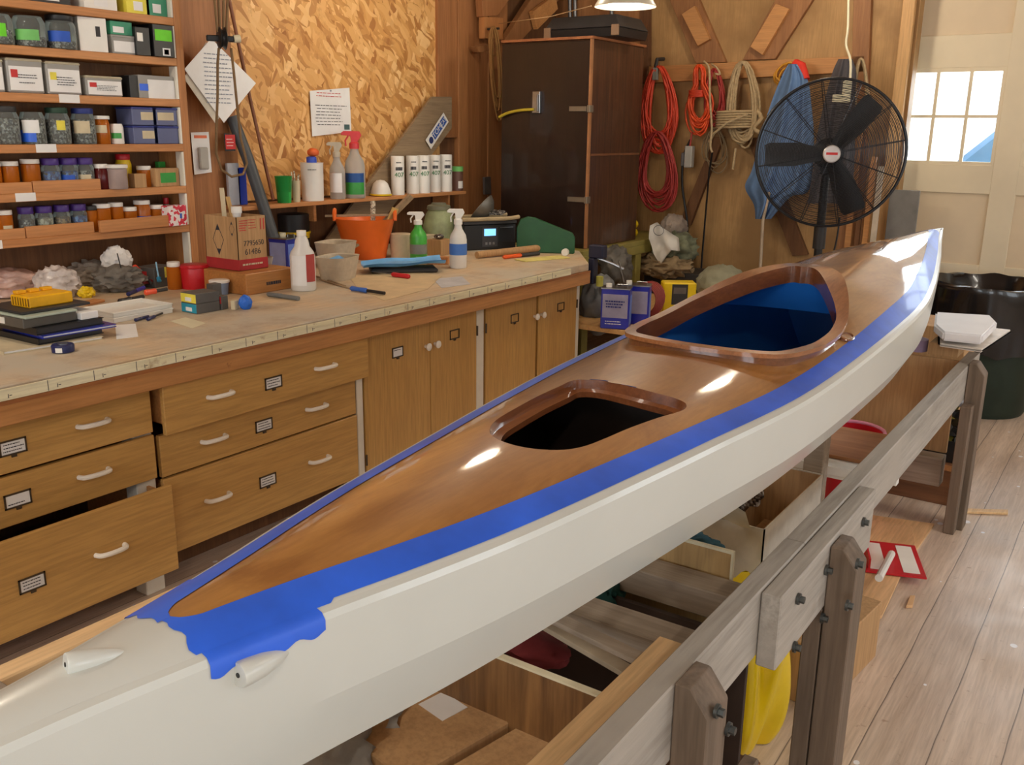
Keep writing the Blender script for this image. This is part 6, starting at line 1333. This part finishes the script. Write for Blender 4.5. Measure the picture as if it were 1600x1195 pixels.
coil('rope_coil', 'pale rope loops beside the grey coat behind the fan', 'rope', 1345, 92, 215, 26, 8, .008, m_rope2, 12, yy=YW-.2)
tubeobj('white_strap', 'narrow white webbing strap hanging below the blue jacket', 'strap', [Q_(1202, 300, YW-.3), Q_(1192, 345, YW-.3), Q_(1190, 382, YW-.3), Q_(1188, 420, YW-.3)], .012, plain('strap_white', (190, 170, 146), .8), seg=6)
# planks leaning right of the coat
for i, (x0, x1, y0, m_, lab) in enumerate(((1322, 1334, 250, m_brace, 'dark plank leaning at the wall, leftmost of the group'), (1338, 1348, 200, m_rail, 'orange plank standing in the group behind the fan'), (1350, 1358, 230, m_boardd, 'dark narrow plank standing among the lighter ones'), (1361, 1370, 245, m_rail, 'light plank standing beside the door jamb'), (1372, 1381, 260, plain('plank_white', (210, 196, 176), .6), 'whitish plank standing next to the grey panel'))):
    a, b_ = Q_(x0, y0, YW-.16-.03*i), Q_(x1, y0, YW-.16-.03*i); tag(MB().box(0, b_.x-a.x, 0, .02, 0, a.z).obj('plank', m_, None, loc=(a.x, YW-.16-.03*i, .001), bevel=.002), lab, 'plank', 'planks standing by the door')
a, b_ = P(1392, 296, 1, 6.8), P(1439, 296, 1, 6.8)
tag(MB().box(0, b_.x-a.x, 0, .02, 0, a.z).obj('grey_sheet', plain('panel_grey', (136, 134, 130), .5), None, loc=(a.x, 6.78, .001), bevel=.003), 'plain grey flat panel standing against the garage door', 'panel')
# ---- fan
fc = P(1297, 240, 1, 5.5); FR = S(fc, 112); fd = (CAM-fc); fd.z *= .2; fa = math.atan2(fd.y, fd.x)+.10
fan = thing('pedestal_fan', 'large black pedestal fan with wire cage and silver hub badge', 'fan', (fc.x, fc.y, 0), fa)
fz = fc.z; TL = .045
cg = MB()
def rg(x, r, wr=.0016, s=56): cg.tube([(x, r*math.cos(a), fz+r*math.sin(a)) for a in [2*PI*k/s for k in range(s)]], wr, 4, closed=True)
def prof(u): return .095*math.sqrt(max(0, 1-(max(0, u-.12)/.92)**2.6))+.0
for k in range(44):
    u = .14+.86*k/44; rg(prof(u)*.9+.005, FR*u)
for k in range(30):
    u = .16+.84*k/30; rg(-prof(u)*.9-.005, FR*u)
for k in range(12):
    a = 2*PI*k/12+.2
    for sg in (1, -1): cg.tube([(sg*(prof(u)*.9+.003), FR*u*math.cos(a), fz+FR*u*math.sin(a)) for u in (.1, .3, .5, .7, .85, .95, 1.0)], .0024, 5)
cg.obj('cage', plain('cage_black', (38, 38, 42), .3, .4), fan, angle=70)
m = MB(); m.tube([(0, FR*math.cos(a), fz+FR*math.sin(a)) for a in [2*PI*k/64 for k in range(64)]], .0085, 8, closed=True); m.obj('outer_ring', plain('ring_black', (34, 34, 38), .3), fan, angle=70)
m = MB(); m.lathe([(FR*.135, .07), (FR*.13, .088), (FR*.115, .094)], 28, Matrix.Translation((0, 0, fz)) @ Matrix.Rotation(PI/2, 4, 'Y')); m.obj('hub_ring', m_black, fan); m = MB(); m.lathe([(FR*.118, .094), (FR*.105, .099), (.001, .100)], 28, Matrix.Translation((0, 0, fz)) @ Matrix.Rotation(PI/2, 4, 'Y')); hb = m.obj('hub_badge', plain('badge_silver', (196, 190, 188), .3, .3), fan)
MB().box(.1003, .1008, -FR*.075, FR*.075, fz-FR*.012, fz+FR*.02).obj('red_print', REDL, hb)
m = MB(); m.lathe([(.001, -.01), (.05, -.01), (.055, .04), (.03, .07), (.001, .07)], 24, Matrix.Translation((-.0, 0, fz)) @ Matrix.Rotation(PI/2, 4, 'Y')); m.obj('rotor_hub', m_black, fan)
for ang in (182, 54, -63):
    a = math.radians(ang); m = MB()
    def bl(i, j, a=a):
        r = FR*(.12+.76*j); w_ = FR*(.10+.07*min(1, j*2.2))*(1 if j < .93 else 1-(j-.93)*2.5); s_ = (i-.5)*2*w_; tw = .45*(1-.4*j)
        x_ = .01+s_*math.sin(tw)+.012*math.cos((i-.5)*PI); y_ = s_*math.cos(tw)
        return (x_, r*math.cos(a)-y_*math.sin(a), fz+r*math.sin(a)+y_*math.cos(a))
    m.grid(bl, 9, 14); m.grid(lambda i, j: Vector(bl(i, j))+Vector((-.003, 0, 0)), 9, 14); m.obj('blade', plain('blade_black', (30, 30, 32), .45), fan, angle=60)
m = MB(); m.lathe([(.055, 0), (.085, .02), (.085, .15), (.06, .18), (.001, .185)], 24, Matrix.Translation((-.08, 0, fz)) @ Matrix.Rotation(-PI/2, 4, 'Y')); m.obj('motor', m_black, fan)
m = MB(); m.cyl((-.13, 0, .05), (-.13, 0, fz-.08), .024, seg=16); m.obj('pole', m_black, fan); m = MB(); m.cyl((-.13, 0, fz-.55), (-.13, 0, fz-.42), .036, seg=16); m.obj('height_collar', m_dark, fan)
m = MB(); m.lathe([(.24, 0), (.24, .02), (.10, .045), (.03, .06)], 32, Matrix.Translation((-.13, 0, .002))); m.obj('base', m_black, fan)
m = MB(); m.box(-.16, -.10, -.035, .035, fz-.12, fz-.02); m.obj('yoke', m_black, fan, bevel=.006)
tubeobj('white_cable', 'white cable hanging from above onto the fan', 'cable', [Q_(1326, -30, YW-.5), Q_(1325, 40, YW-.55), Q_(1322, 70, YW-.6), Q_(1329, 95, YW-.65), Q_(1328, 130, YW-.7)], .0075, m_cream, smooth=4)
q = Q_(1323, 142, YW-.72); t = thing('cable_socket', 'cream inline socket at the end of the white cable', 'socket', q, fa); MB().box(-.02, .02, -.025, .025, -.07, .06).obj('socket_body', m_cream, t, bevel=.006); MB().box(-.02, .02, -.08, -.02, -.07, -.02).obj('side_plug', m_cream, t, bevel=.005)
tubeobj('fan_cable', 'thin black mains lead hanging beside the fan pole', 'cable', [P(1312, 340, 1, 5.6), P(1308, 370, 1, 5.6), P(1301, 398, 1, 5.6), P(1290, 420, 1, 5.6)], .005, m_black, smooth=3)
# ---- pendant lamp
lp = P(977, 12, 2, 2.30); lp = PW(977, 11, 4.62); LR = S(lp, 48)
t = thing('pendant_lamp', 'round white enamel shade lamp hanging above the dark cabinet', 'lamp', lp)
m = MB(); m.lathe([(LR, 0), (LR*.99, .008), (LR*.7, .075), (LR*.35, .12), (.05, .17), (.04, .20), (.001, .20)], 40); m.lathe([(LR*.97, .003), (LR*.68, .070), (LR*.33, .113), (.04, .13)], 40); m.obj('shade', plain('enamel', (232, 222, 200), .35), t, angle=60)
m = MB(); m.lathe([(.001, .012), (.045, .022), (.065, .05), (.055, .09), (.02, .125)], 20); m.obj('bulb', emis('bulb_glow', (255, 226, 180), 22), t, angle=80)
m = MB(); m.cyl((0, 0, .2), (0, 0, ZC-lp.z), .004); m.obj('cord', m_black, t)
LAMP_ROOT = t
l = bpy.data.lights.new('lamp_light', 'POINT'); l.energy = 30; l.color = (1, .88, .70); l.shadow_soft_size = .1;  o = bpy.data.objects.new('lamp_light', l); COL.objects.link(o); o.location = lp+Vector((0, 0, .0))
# ---- trash can by the door
tc = Vector((-.80, 6.35, 0)); t = thing('trash_can', 'big dark green trash can lined with a black bag beside the garage door', 'trash can', tc)
zt_ = P(1540, 440, 1, 6.35).z; R_ = .35
m = MB(); m.lathe([(R_*.80, 0), (R_*.84, .03), (R_*.97, zt_*.93), (R_*1.02, zt_*.94), (R_*1.02, zt_*.97), (R_*.96, zt_*.97), (R_*.8, .05), (.001, .05)], 40); m.obj('bin', plain('bin_green', (26, 44, 34), .5), t, angle=50)
m = MB()
def bagf(i, j):
    a = i*2*PI; n_ = noise.noise(Vector((math.cos(a)*3, math.sin(a)*3, j*4))); k = j
    pr_ = [(.99, zt_*.52), (1.045, zt_*.70), (1.055, zt_*.90), (1.05, zt_*1.0), (.97, zt_*1.01), (.86, zt_*.86), (.5, zt_*.75), (.05, zt_*.72)]; f = j*(len(pr_)-1); q_ = min(int(f), len(pr_)-2); u = f-q_
    r = R_*(pr_[q_][0]*(1-u)+pr_[q_+1][0]*u); z = pr_[q_][1]*(1-u)+pr_[q_+1][1]*u
    return (r*math.cos(a)*(1+.02*n_), r*math.sin(a)*(1+.02*n_), z+.05*n_*(1 if j < .2 else .4)+(.03*math.cos(a*3) if j < .1 else 0))
m.grid(bagf, 80, 26, closed_u=True); m.obj('bag', plain('bag_black', (20, 20, 24), .22, coat=.4, bmp=.3), t, angle=60)

# unseen pendant lamps added to brighten the bench and the end wall
LD = l
for i, (x, y, z) in enumerate(((-3.4, 1.3, 2.75), (-3.2, 4.3, 2.8), (-1.9, 5.9, 2.95))):
    c_ = LAMP_ROOT.copy(); COL.objects.link(c_); c_.location = (x, y, z); c_['label'] = ('unseen enamel shade lamp added to light the jar shelf end of the bench', 'unseen enamel shade lamp added to light the middle of the bench', 'unseen enamel shade lamp added to light the end wall')[i]
    for ch in list(LAMP_ROOT.children):
        if ch.name.startswith('cord'): continue
        k_ = ch.copy(); COL.objects.link(k_); k_.parent = c_
    MB().cyl((0, 0, .2), (0, 0, ZC-z), .004).obj('cord', m_black, c_)
    o = bpy.data.objects.new('lamp_light', LD.copy()); o.data.energy = 46; COL.objects.link(o); o.location = (x, y, z)
# ---------------------------------------------------------------- timber table under the kayak
m_grey = wood('weathered_rail', (150, 144, 136), (186, 180, 172), 'y', 1, .7, streak=16, bmp=.5, knots=1.1, c3=(172, 164, 154))
m_greyz = wood('weathered_leg_shaded', (96, 82, 68), (130, 112, 96), 'z', 1, .7, streak=16, bmp=.5)  # weathered timber, darkened in colour for the shade on the legs
m_greyx = wood('weathered_cross', (136, 122, 106), (168, 154, 138), 'x', 1, .75, streak=16, bmp=.5)
m_pine = wood('pine_light', (222, 184, 134), (238, 204, 156), 'y', 1, .55, knots=1.2, streak=9)
TZ = .73
tab = thing('timber_table', 'rough weathered timber table frame carrying the kayak', 'table', (-1.04, 2.4, 0)); TO = Vector((-1.04, 2.4, 0))
def tb(name, x0, x1, y0, y1, z0, z1, mat, bev=.003): return MB().box(x0-TO.x, x1-TO.x, y0-TO.y, y1-TO.y, z0, z1).obj(name, mat, tab, bevel=bev)
tb('rail', -.615, -.567, .3, 2.05, .575, TZ, m_grey); tb('rail', -.6145, -.5675, 2.052, 4.50, .578, TZ-.001, m_grey)
tb('rail', -1.565, -1.515, .0, 4.50, .575, TZ, m_pine)
sp = tb('splice_plate', -.566, -.522, 1.76, 2.52, .555, TZ-.004, m_grey)
def bolt(x, y, z, par=tab, off=TO): m = MB(); m.cyl((x, y, z), (x+.006, y, z), .013, seg=12); m.cyl((x+.006, y, z), (x+.016, y, z), .008, seg=6); return m.obj('bolt', plain('bolt_steel', (96, 100, 100), .45, .8), par, loc=-off)
for px, py in ((1246, 935), (1240, 1010), (1290, 890), (1348, 815), (1283, 965)):
    q = P(px, py, 0, -.521); bolt(-.521, q.y, q.z)
def leg(x0, x1, y0, y1, z1, mat=m_greyz, bevtop=True):
    c = .03
    pr_ = [(x0, 0), (x1, 0), (x1, z1-c*1.6), (x0+(x1-x0)*.45, z1), (x0, z1)] if bevtop else [(x0, 0), (x1, 0), (x1, z1), (x0, z1)]
    m = MB(); m.prism([(a-TO.x, b) for a, b in pr_], -(y1-TO.y), -(y0-TO.y), Matrix.Rotation(PI/2, 4, 'X')); return m.obj('leg', mat, tab, bevel=.003)
leg(-.566, -.50, 1.335, 1.425, .735); leg(-.521, -.455, 2.10, 2.19, .715); leg(-.566, -.50, 4.20, 4.29, .74); leg(-.566, -.522, 4.13, 4.198, .57, bevtop=False)
leg(-.566, -.524, 2.10, 2.19, .55, bevtop=False); leg(-.566, -.51, .32, .41, .735)
for y_ in (1.35, 2.3, 4.2, .35): leg(-1.63, -1.566, y_, y_+.09, .70, bevtop=False)
for px, py in ((1118, 1110), (1136, 1138)):
    q = P(px, py, 0, -.499); bolt(-.499, q.y, q.z)
for px, py in ((1338, 880), (1322, 945)):
    q = P(px, py, 0, -.454); bolt(-.454, q.y, q.z)
m = tb('small_post', -.50, -.47, 1.50, 1.54, 0, .50, m_greyz)
tb('inner_board', -.70, -.617, .55, 1.56, .615, .675, m_pine)
# cross members
for (y0, y1, z0, z1, mt) in ((.5, .58, .60, .675, m_greyx), (1.60, 1.69, .565, .635, m_greyx), (1.93, 2.02, .53, .60, m_greyx), (4.22, 4.30, .17, .30, m_greyx)):
    tb('cross_member', -1.513, -.617 if y0 != .5 else -.617, y0, y1, z0, z1, mt)
# cradle blocks under the hull
for y0 in (.60, 3.2):
    tb('cradle_bar', -1.514, -.84, y0, y0+.07, .665, .735, m_greyx)
    tb('cradle_post', -.92, -.85, y0, y0+.07, 0, .664, m_greyx)
    tb('cradle_pad', -.93, -.85, y0, y0+.07, .736, .826, plain('pad_foam', (90, 90, 96), .9))
# lower shelf
tb('lower_shelf', -1.56, -.60, .1, 1.98, .14, .165, m_boardd)
for y_ in (.36, 1.36): tb('shelf_bearer', -1.6, -.567, y_+.09, y_+.13, .08, .139, m_boardd)
# clutter between hull and rail
def Z(px, py, z): return P(px, py, 2, z)
def panel(name, label, cat, y, px0, px1, z0, z1, mat, th=.014, edge=None):
    a, b = -1.46, -.63; c = Vector(((a+b)/2, y, z0)); t = thing(name, label, cat, c); MB().box(a-c.x, b-c.x, 0, th, 0, z1-z0).obj('panel', mat, t, bevel=.001)
    if edge: MB().box(a-c.x, b-c.x, -.001, th+.001, z1-z0, z1-z0+.005).obj('top_edge', edge, t)
    return t
m_cedar = wood('cedar_panel', (96, 66, 38), (150, 110, 66), 'z', 1, .6, streak=22)
panel('divider_board', 'dark streaked wooden divider panel across the nearest bay of the table', 'panel', 1.40, 0, 0, .166, .60, m_cedar, edge=m_cream)
panel('divider_board', 'very dark panel closing the middle bay of the table', 'panel', 1.90, 0, 0, .166, .525, plain('panel_dark', (58, 44, 36), .8))
for a, b_, w_, lab, m_ in (((860, 962), (1046, 1052), .045, 'pale grey board lying across the table bay, upper one', m_greyx), ((900, 1002), (1010, 1066), .05, 'cream board lying across the table bay, lower one', plain('board_cream', (176, 160, 136), .7))):
    p0, p1 = Z(*a, .605 if w_ > .046 else .655), Z(*b_, .605 if w_ > .046 else .655); p1 = Vector((min(p1.x, -.63), p1.y, p1.z)); e_ = (p1-p0).normalized(); wb('loose_board', lab, p0-e_*.25, p1, .035, .012, m_, 'board')
p = Z(755, 1150, .46); t = thing('parcel_box', 'flat brown cardboard parcel with a dark slit and white label', 'carton', (p.x, p.y-.03, .166), -.2)
MB().box(-.26, -.004, -.17, .15, 0, .295).obj('left_half', m_card, t, bevel=.003); MB().box(.012, .22, -.17, .17, 0, .288).obj('right_half', m_card, t, bevel=.003); MB().box(-.004, .012, -.17, .17, 0, .26).obj('dark_slit', plain('slit_brown', (70, 40, 24), .8), t)
MB().box(-.18, -.10, .0, .07, .295, .296).obj('label', m_paper, t)
p = Z(850, 1180, .42); carton('red_box', 'corner of a bright red box beside the brown parcel', 'box', Vector((p.x+.04, p.y-.02, .166)), (.09, .12, .255), .3, plain('box_red', (170, 34, 36), .5))
o = MB(); o.blob((0, 0, 0), (.34, .42, .40), 5, .3, 4, 3, flat=True); zm = min(v[2] for v in o.v); o.v = [(a, b, c-zm) for a, b, c in o.v]; p = Z(570, 1185, .40)
tag(o.obj('bubble_wrap', plain('wrap_grey', (150, 148, 144), .35, var=.15, sc=10, bmp=.8, coat=.3), None, loc=(p.x-.08, p.y-.03, .166), angle=75), 'crumpled grey plastic wrap in the nearest bay of the table', 'plastic wrap')
m_teal = plain('teal_cloth', (34, 84, 84), .9, var=.2, bmp=.4)
def drape(label, px, py, z, d, mat, seed):
    o = MB(); o.blob((0, 0, 0), d, seed, .35, 4, 3, flat=False); return tag(o.obj('teal_rag', mat, None, loc=Z(px, py, z), angle=75), label, 'cloth')
drape('dark teal cloth hanging under the kayak in the dark bay', 940, 935, .50, (.10, .12, .16), m_teal, 3)
drape('blue grey cloth pulled out under the hull next to a plywood piece', 1072, 848, .62, (.20, .08, .07), plain('cloth_bluegrey', (62, 104, 122), .85, var=.15), 4)
o = MB(); o.blob((0, 0, 0), (.18, .12, .06), 8, .3, 3, 3, flat=False); tag(o.obj('red_rag', plain('rag_red', (130, 50, 56), .9, var=.2), None, loc=Z(835, 1012, .50), angle=75), 'dull red rag behind the cream edged divider', 'cloth')
# plywood drawer corner, grey tote, open carton
t = thing('plywood_piece', 'square plywood piece with pale edges standing in front of the white carton', 'board', (-.90, 2.036, .0005), .0)
ps_ = wood('ply_side', (170, 138, 90), (190, 158, 108), 'z')
MB().box(-.20, .165, -.005, .005, 0, .66).obj('sheet', ps_, t); MB().box(-.20, .171, -.0055, .0055, .66, .667).obj('top_edge', m_cream, t); MB().box(.165, .171, -.0055, .0055, 0, .66).obj('side_edge', m_cream, t)
t = thing('open_carton', 'large open white cardboard carton, brown inside, with a torn front flap', 'carton', (-1.0, 2.75, .0005), .0)
w_ = .004; hh = .55; ox, oy = .20, .28; m_cw = plain('carton_white', (198, 190, 176), .8)
for b_ in ((-ox, ox, -oy, -oy+w_), (-ox, ox, oy-w_, oy), (-ox, -ox+w_, -oy, oy), (ox-w_, ox, -oy, oy)): MB().box(*b_, 0, hh).obj('wall', m_cw, t)
i_ = .006
for b_ in ((-ox+i_, ox-i_, -oy+i_, -oy+i_+.002), (-ox+i_, ox-i_, oy-i_-.002, oy-i_), (ox-i_-.002, ox-i_, -oy+i_, oy-i_)): MB().box(*b_, 0, hh-.003).obj('lining', m_card, t)
MB().box(-.12, -.04, -oy-.001, -oy, .49, .515).obj('grip_slot', m_black, t)
MB().box(.02, ox-.01, -.03, oy-.02, .34, .35).obj('inner_flap', m_card, t)
m = MB(); m.grid(lambda i, j: (-ox+.36*i, -oy-.002-.10*j*(1-.5*i)+.01*math.sin(i*11), hh+.03*j+.05*j*abs(math.sin(i*5.5))), 14, 6); m.grid(lambda i, j: (-ox+.36*i, -oy-.002-.10*j*(1-.5*i)+.01*math.sin(i*11), hh-.004+.03*j+.05*j*abs(math.sin(i*5.5))), 14, 6); m.obj('torn_flap', plain('flap_cream', (214, 206, 186), .8), t)
tag(MB().blob((0, 0, 0), (.14, .14, .12), 44, .6, 3, 4, False).obj('metal_fittings', m_hardware, None, loc=Vector((-1.03, 2.86, .49)), angle=60), 'bunch of dull metal fittings in the open carton', 'hardware', None, 'stuff')
# white pipe, board, red bucket further along
zb_ = .46; a_ = Z(1345, 742, zb_)
t = tag(MB().box(-1.48, -.63, -.04, .04, 0, .07).obj('white_bar', m_wplast, None, loc=(0, a_.y+.02, zb_-.035), bevel=.02, seg=3), 'thick white painted bar lying across the far bay', 'bar')
tag(MB().box(-1.45, -.64, -.19, .19, 0, .014).obj('brown_board', wood('board_brown', (150, 100, 60), (176, 124, 80), 'x'), None, loc=(0, a_.y+.22, zb_+.036), bevel=.002, rot=(.0, 0, .02)), 'brown varnished board lying beyond the white bar', 'board')
for k_, (x_, y_) in enumerate(((-1.3, a_.y+.02), (-1.3, a_.y+.33))): tag(MB().box(-.05, .05, -.035, .035, 0, zb_-.036).obj('prop_block', m_boardd, None, loc=(x_, y_, 0)), ('dark prop block under the white bar', 'dark prop block under the brown board')[k_], 'wood block')
p = Z(1335, 668, .42); t = thing('red_bucket', 'red bucket with pink rim under the far end of the hull', 'bucket', (p.x-.0, p.y-.02, .0005), 0)
m = MB(); m.lathe([(.001, .01), (.10, .01), (.130, .415), (.125, .415), (.097, 0), (.001, 0)], 32); m.obj('bucket', m_red, t, angle=50); m = MB(); m.tube([(.130*math.cos(a), .130*math.sin(a), .415) for a in [i*PI/16 for i in range(32)]], .008, 8, closed=True); m.obj('rim', plain('rim_pink', (226, 150, 180), .4), t)
mx = mottle('mixed_tools', [(30, 32, 50), (60, 60, 66), (20, 20, 24), (160, 150, 140), (40, 60, 120)], 22, .5, .6)
t = thing('tool_basket', 'dark basket of mixed small tools behind the red bucket', 'basket', (-1.12, 4.62, 0), 0)
MB().box(-.14, .16, -.10, .16, .0, .52).obj('basket', m_black, t, bevel=.005); m = MB(); m.blob((0, .03, .53), (.26, .22, .10), 6, .5, 3, 4); m.obj('tools', mx, t, angle=50)['kind'] = 'stuff'
# far lower crates between the leg and the splice
a = P(1425, 770, 1, 4.5); b_ = P(1492, 700, 1, 4.5)
t = thing('dark_crate', 'black crate full of yellow lumps behind the far table leg', 'crate', (-.70, 4.62, 0), 0)
MB().box(-.20, .12, -.12, .16, .20, .23).obj('base', m_black, t); 
for b2 in ((-.20, .12, -.12, -.11), (-.20, .12, .15, .16), (-.20, -.19, -.11, .15), (.11, .12, -.11, .15)): MB().box(*b2, .23, .30).obj('side', m_black, t)
m = MB(); m.blob((-.04, .02, .32), (.28, .24, .24), 3, .5, 4, 5); m.obj('contents', mottle('crate_lumps', [(30, 26, 22), (150, 140, 60), (60, 50, 30), (190, 180, 120), (36, 34, 34), (24, 22, 20)], 26, .5, .6), t, angle=50)['kind'] = 'stuff'
MB().box(-.21, .13, -.125, .165, .47, .49).obj('grey_rim', plain('rim_grey2', (150, 152, 160), .5), t, bevel=.004)
MB().box(-.22, .13, -.15, .17, .0, .199).obj('lower_box', wood('box_brown', (110, 72, 46), (140, 94, 60), 'x'), t, bevel=.003); MB().box(-.225, .135, -.156, -.150, .17, .195).obj('top_lip', m_shelf, t)
# far end: pads, cartons, roll
t = thing('grey_carton', 'brown cardboard carton standing beyond the far end of the table', 'carton', (-.86, 5.0, 0), 0); MB().box(-.16, .18, -.16, .16, 0, .76).obj('body', m_card, t, bevel=.003); t['label'] = 'tall brown cardboard carton just beyond the far end of the table'; t.name = 'tall_carton'
def padm(name, label, pts, z, th, mat, cat='foam pad'):
    Q = [Z(a, b, z) for a, b in pts]; c = sum(Q, Vector())/len(Q); m = MB(); m.prism([(q.x-c.x, q.y-c.y) for q in crom([Vector((q.x, q.y, 0)) for q in Q], 1)], 0, th); return tag(m.obj(name, mat, None, loc=(c.x, c.y, z-th), bevel=.008, seg=2), label, cat)
m_foam = plain('foam_white', (240, 238, 240), .6, var=.02)
padm('foam_pad', 'thick white foam pad lying on top at the far end of the table', [(1462, 487), (1548, 492), (1558, 502), (1536, 524), (1474, 518), (1460, 506)], .855, .04, m_foam)
padm('white_board', 'thin white board under the foam pad with its corner sticking out', [(1466, 502), (1582, 515), (1536, 546), (1466, 536)], .80, .015, plain('board_offwhite', (236, 226, 214), .5), 'board')
p = Z(1432, 515, .84); tag(MB().cyl((0, 0, 0), (0, 0, .052), .052, seg=24).obj('purple_roll', plain('roll_purple', (150, 130, 160), .6), None, loc=(-.815, 4.37, .731), angle=40), 'short purple roll standing under the white foam pad', 'roll')
p = Z(1460, 560, .73); carton('small_carton', 'low cardboard carton supporting the white pads on the table end', 'carton', Vector((-.69, 4.40, .731)), (.12, .16, .052), .0, m_card)
tb('end_panel', -1.50, -.62, 4.31, 4.325, .30, .72, m_card)
# ---- floor things under the table
m_plyf = wood('ply_light', (214, 170, 122), (232, 190, 142), 'y', 1, .55)
def fsheet(name, label, pts, z, th, mat, cat='plywood sheet'):
    Q = [Z(a, b, z) for a, b in pts]; c = sum(Q, Vector())/len(Q); m = MB(); m.prism([(q.x-c.x, q.y-c.y) for q in Q], 0, th); return tag(m.obj(name, mat, None, loc=(c.x, c.y, z-th+.0005), bevel=.001), label, cat)
fsheet('plywood_sheet', 'light plywood sheet lying on the floor, lower one reaching furthest out', [(1330, 985), (1385, 925), (1460, 818), (1330, 800), (1290, 860)], .012, .012, m_plyf)
fsheet('plywood_sheet', 'light plywood sheet under the red dustpan, on top of another sheet', [(1340, 965), (1378, 962), (1430, 850), (1425, 822), (1320, 805), (1290, 880)], .025, .012, m_plyf)
fsheet('wood_chip', 'tiny wood chip lying on the floor near the plywood sheets', [(1416, 946), (1426, 946), (1430, 930), (1422, 930)], .012, .011, m_plyf, 'wood chip')
fsheet('floor_stick', 'thin pale stick lying on the floor beyond the far table leg', [(1508, 794), (1575, 796), (1575, 801), (1508, 799)], .012, .011, m_pine, 'stick')
q = Z(1392, 874, .028); t = thing('dustpan', 'red and white dustpan with a long white handle on the plywood', 'dustpan', q, .35)
MB().box(-.11, .11, -.15, .15, .0, .008).obj('pan', m_red, t, bevel=.002)
MB().box(-.10, -.092, -.13, .13, .008, .05).obj('side', m_red, t); MB().box(-.09, -.03, -.125, .125, .0085, .010).obj('white_print', m_wplast, t); MB().box(.03, .09, -.125, .125, .0085, .010).obj('white_print', m_wplast, t)
m = MB(); m.tube([(.0, -.0, .025), (-.10, -.40, .10)], .014, 10); m.obj('handle', m_wplast, t)
q = Z(1345, 1040, .0); t = thing('cardboard_box', 'brown cardboard box on the floor beside the near table leg', 'carton', (-.70, 2.75, .0005), -.12)
MB().box(-.09, .13, -.22, .20, 0, .20).obj('body', m_card, t, bevel=.003); MB().box(-.05, .0, .05, .10, .2, .202).obj('tape_mark', m_wplast, t)
tag(MB().blob((0, 0, 0), (.03, .03, .02), 3, .3, 2).obj('foil_scrap', m_steel, None, loc=(-.64, 2.80, .215)), 'small crumpled foil scrap on the floor carton', 'foil')
# yellow bag
t = thing('yellow_bag', 'large bright yellow plastic sheet bag hanging to the floor behind the near legs', 'bag', (-.80, 2.265, 0), 0)
m = MB()
def yb(i, j):
    a = i*2*PI; r = .16*(1-.28*abs(2*j-1)**3)+.018*math.sin(a*7+j*2)+.012*math.sin(a*13-j*3); return (r*math.cos(a)*.9, r*math.sin(a)*1.12, .003+.43*j)
m.grid(yb, 90, 20, closed_u=True); m.add([yb(k/40, 0) for k in range(40)], [tuple(range(40))]); m.add([yb(k/40, 1) for k in range(40)], [tuple(range(40))[::-1]])
m.obj('sheet', plain('sheet_yellow', (244, 208, 20), .35, var=.06, coat=.2), t, angle=80)
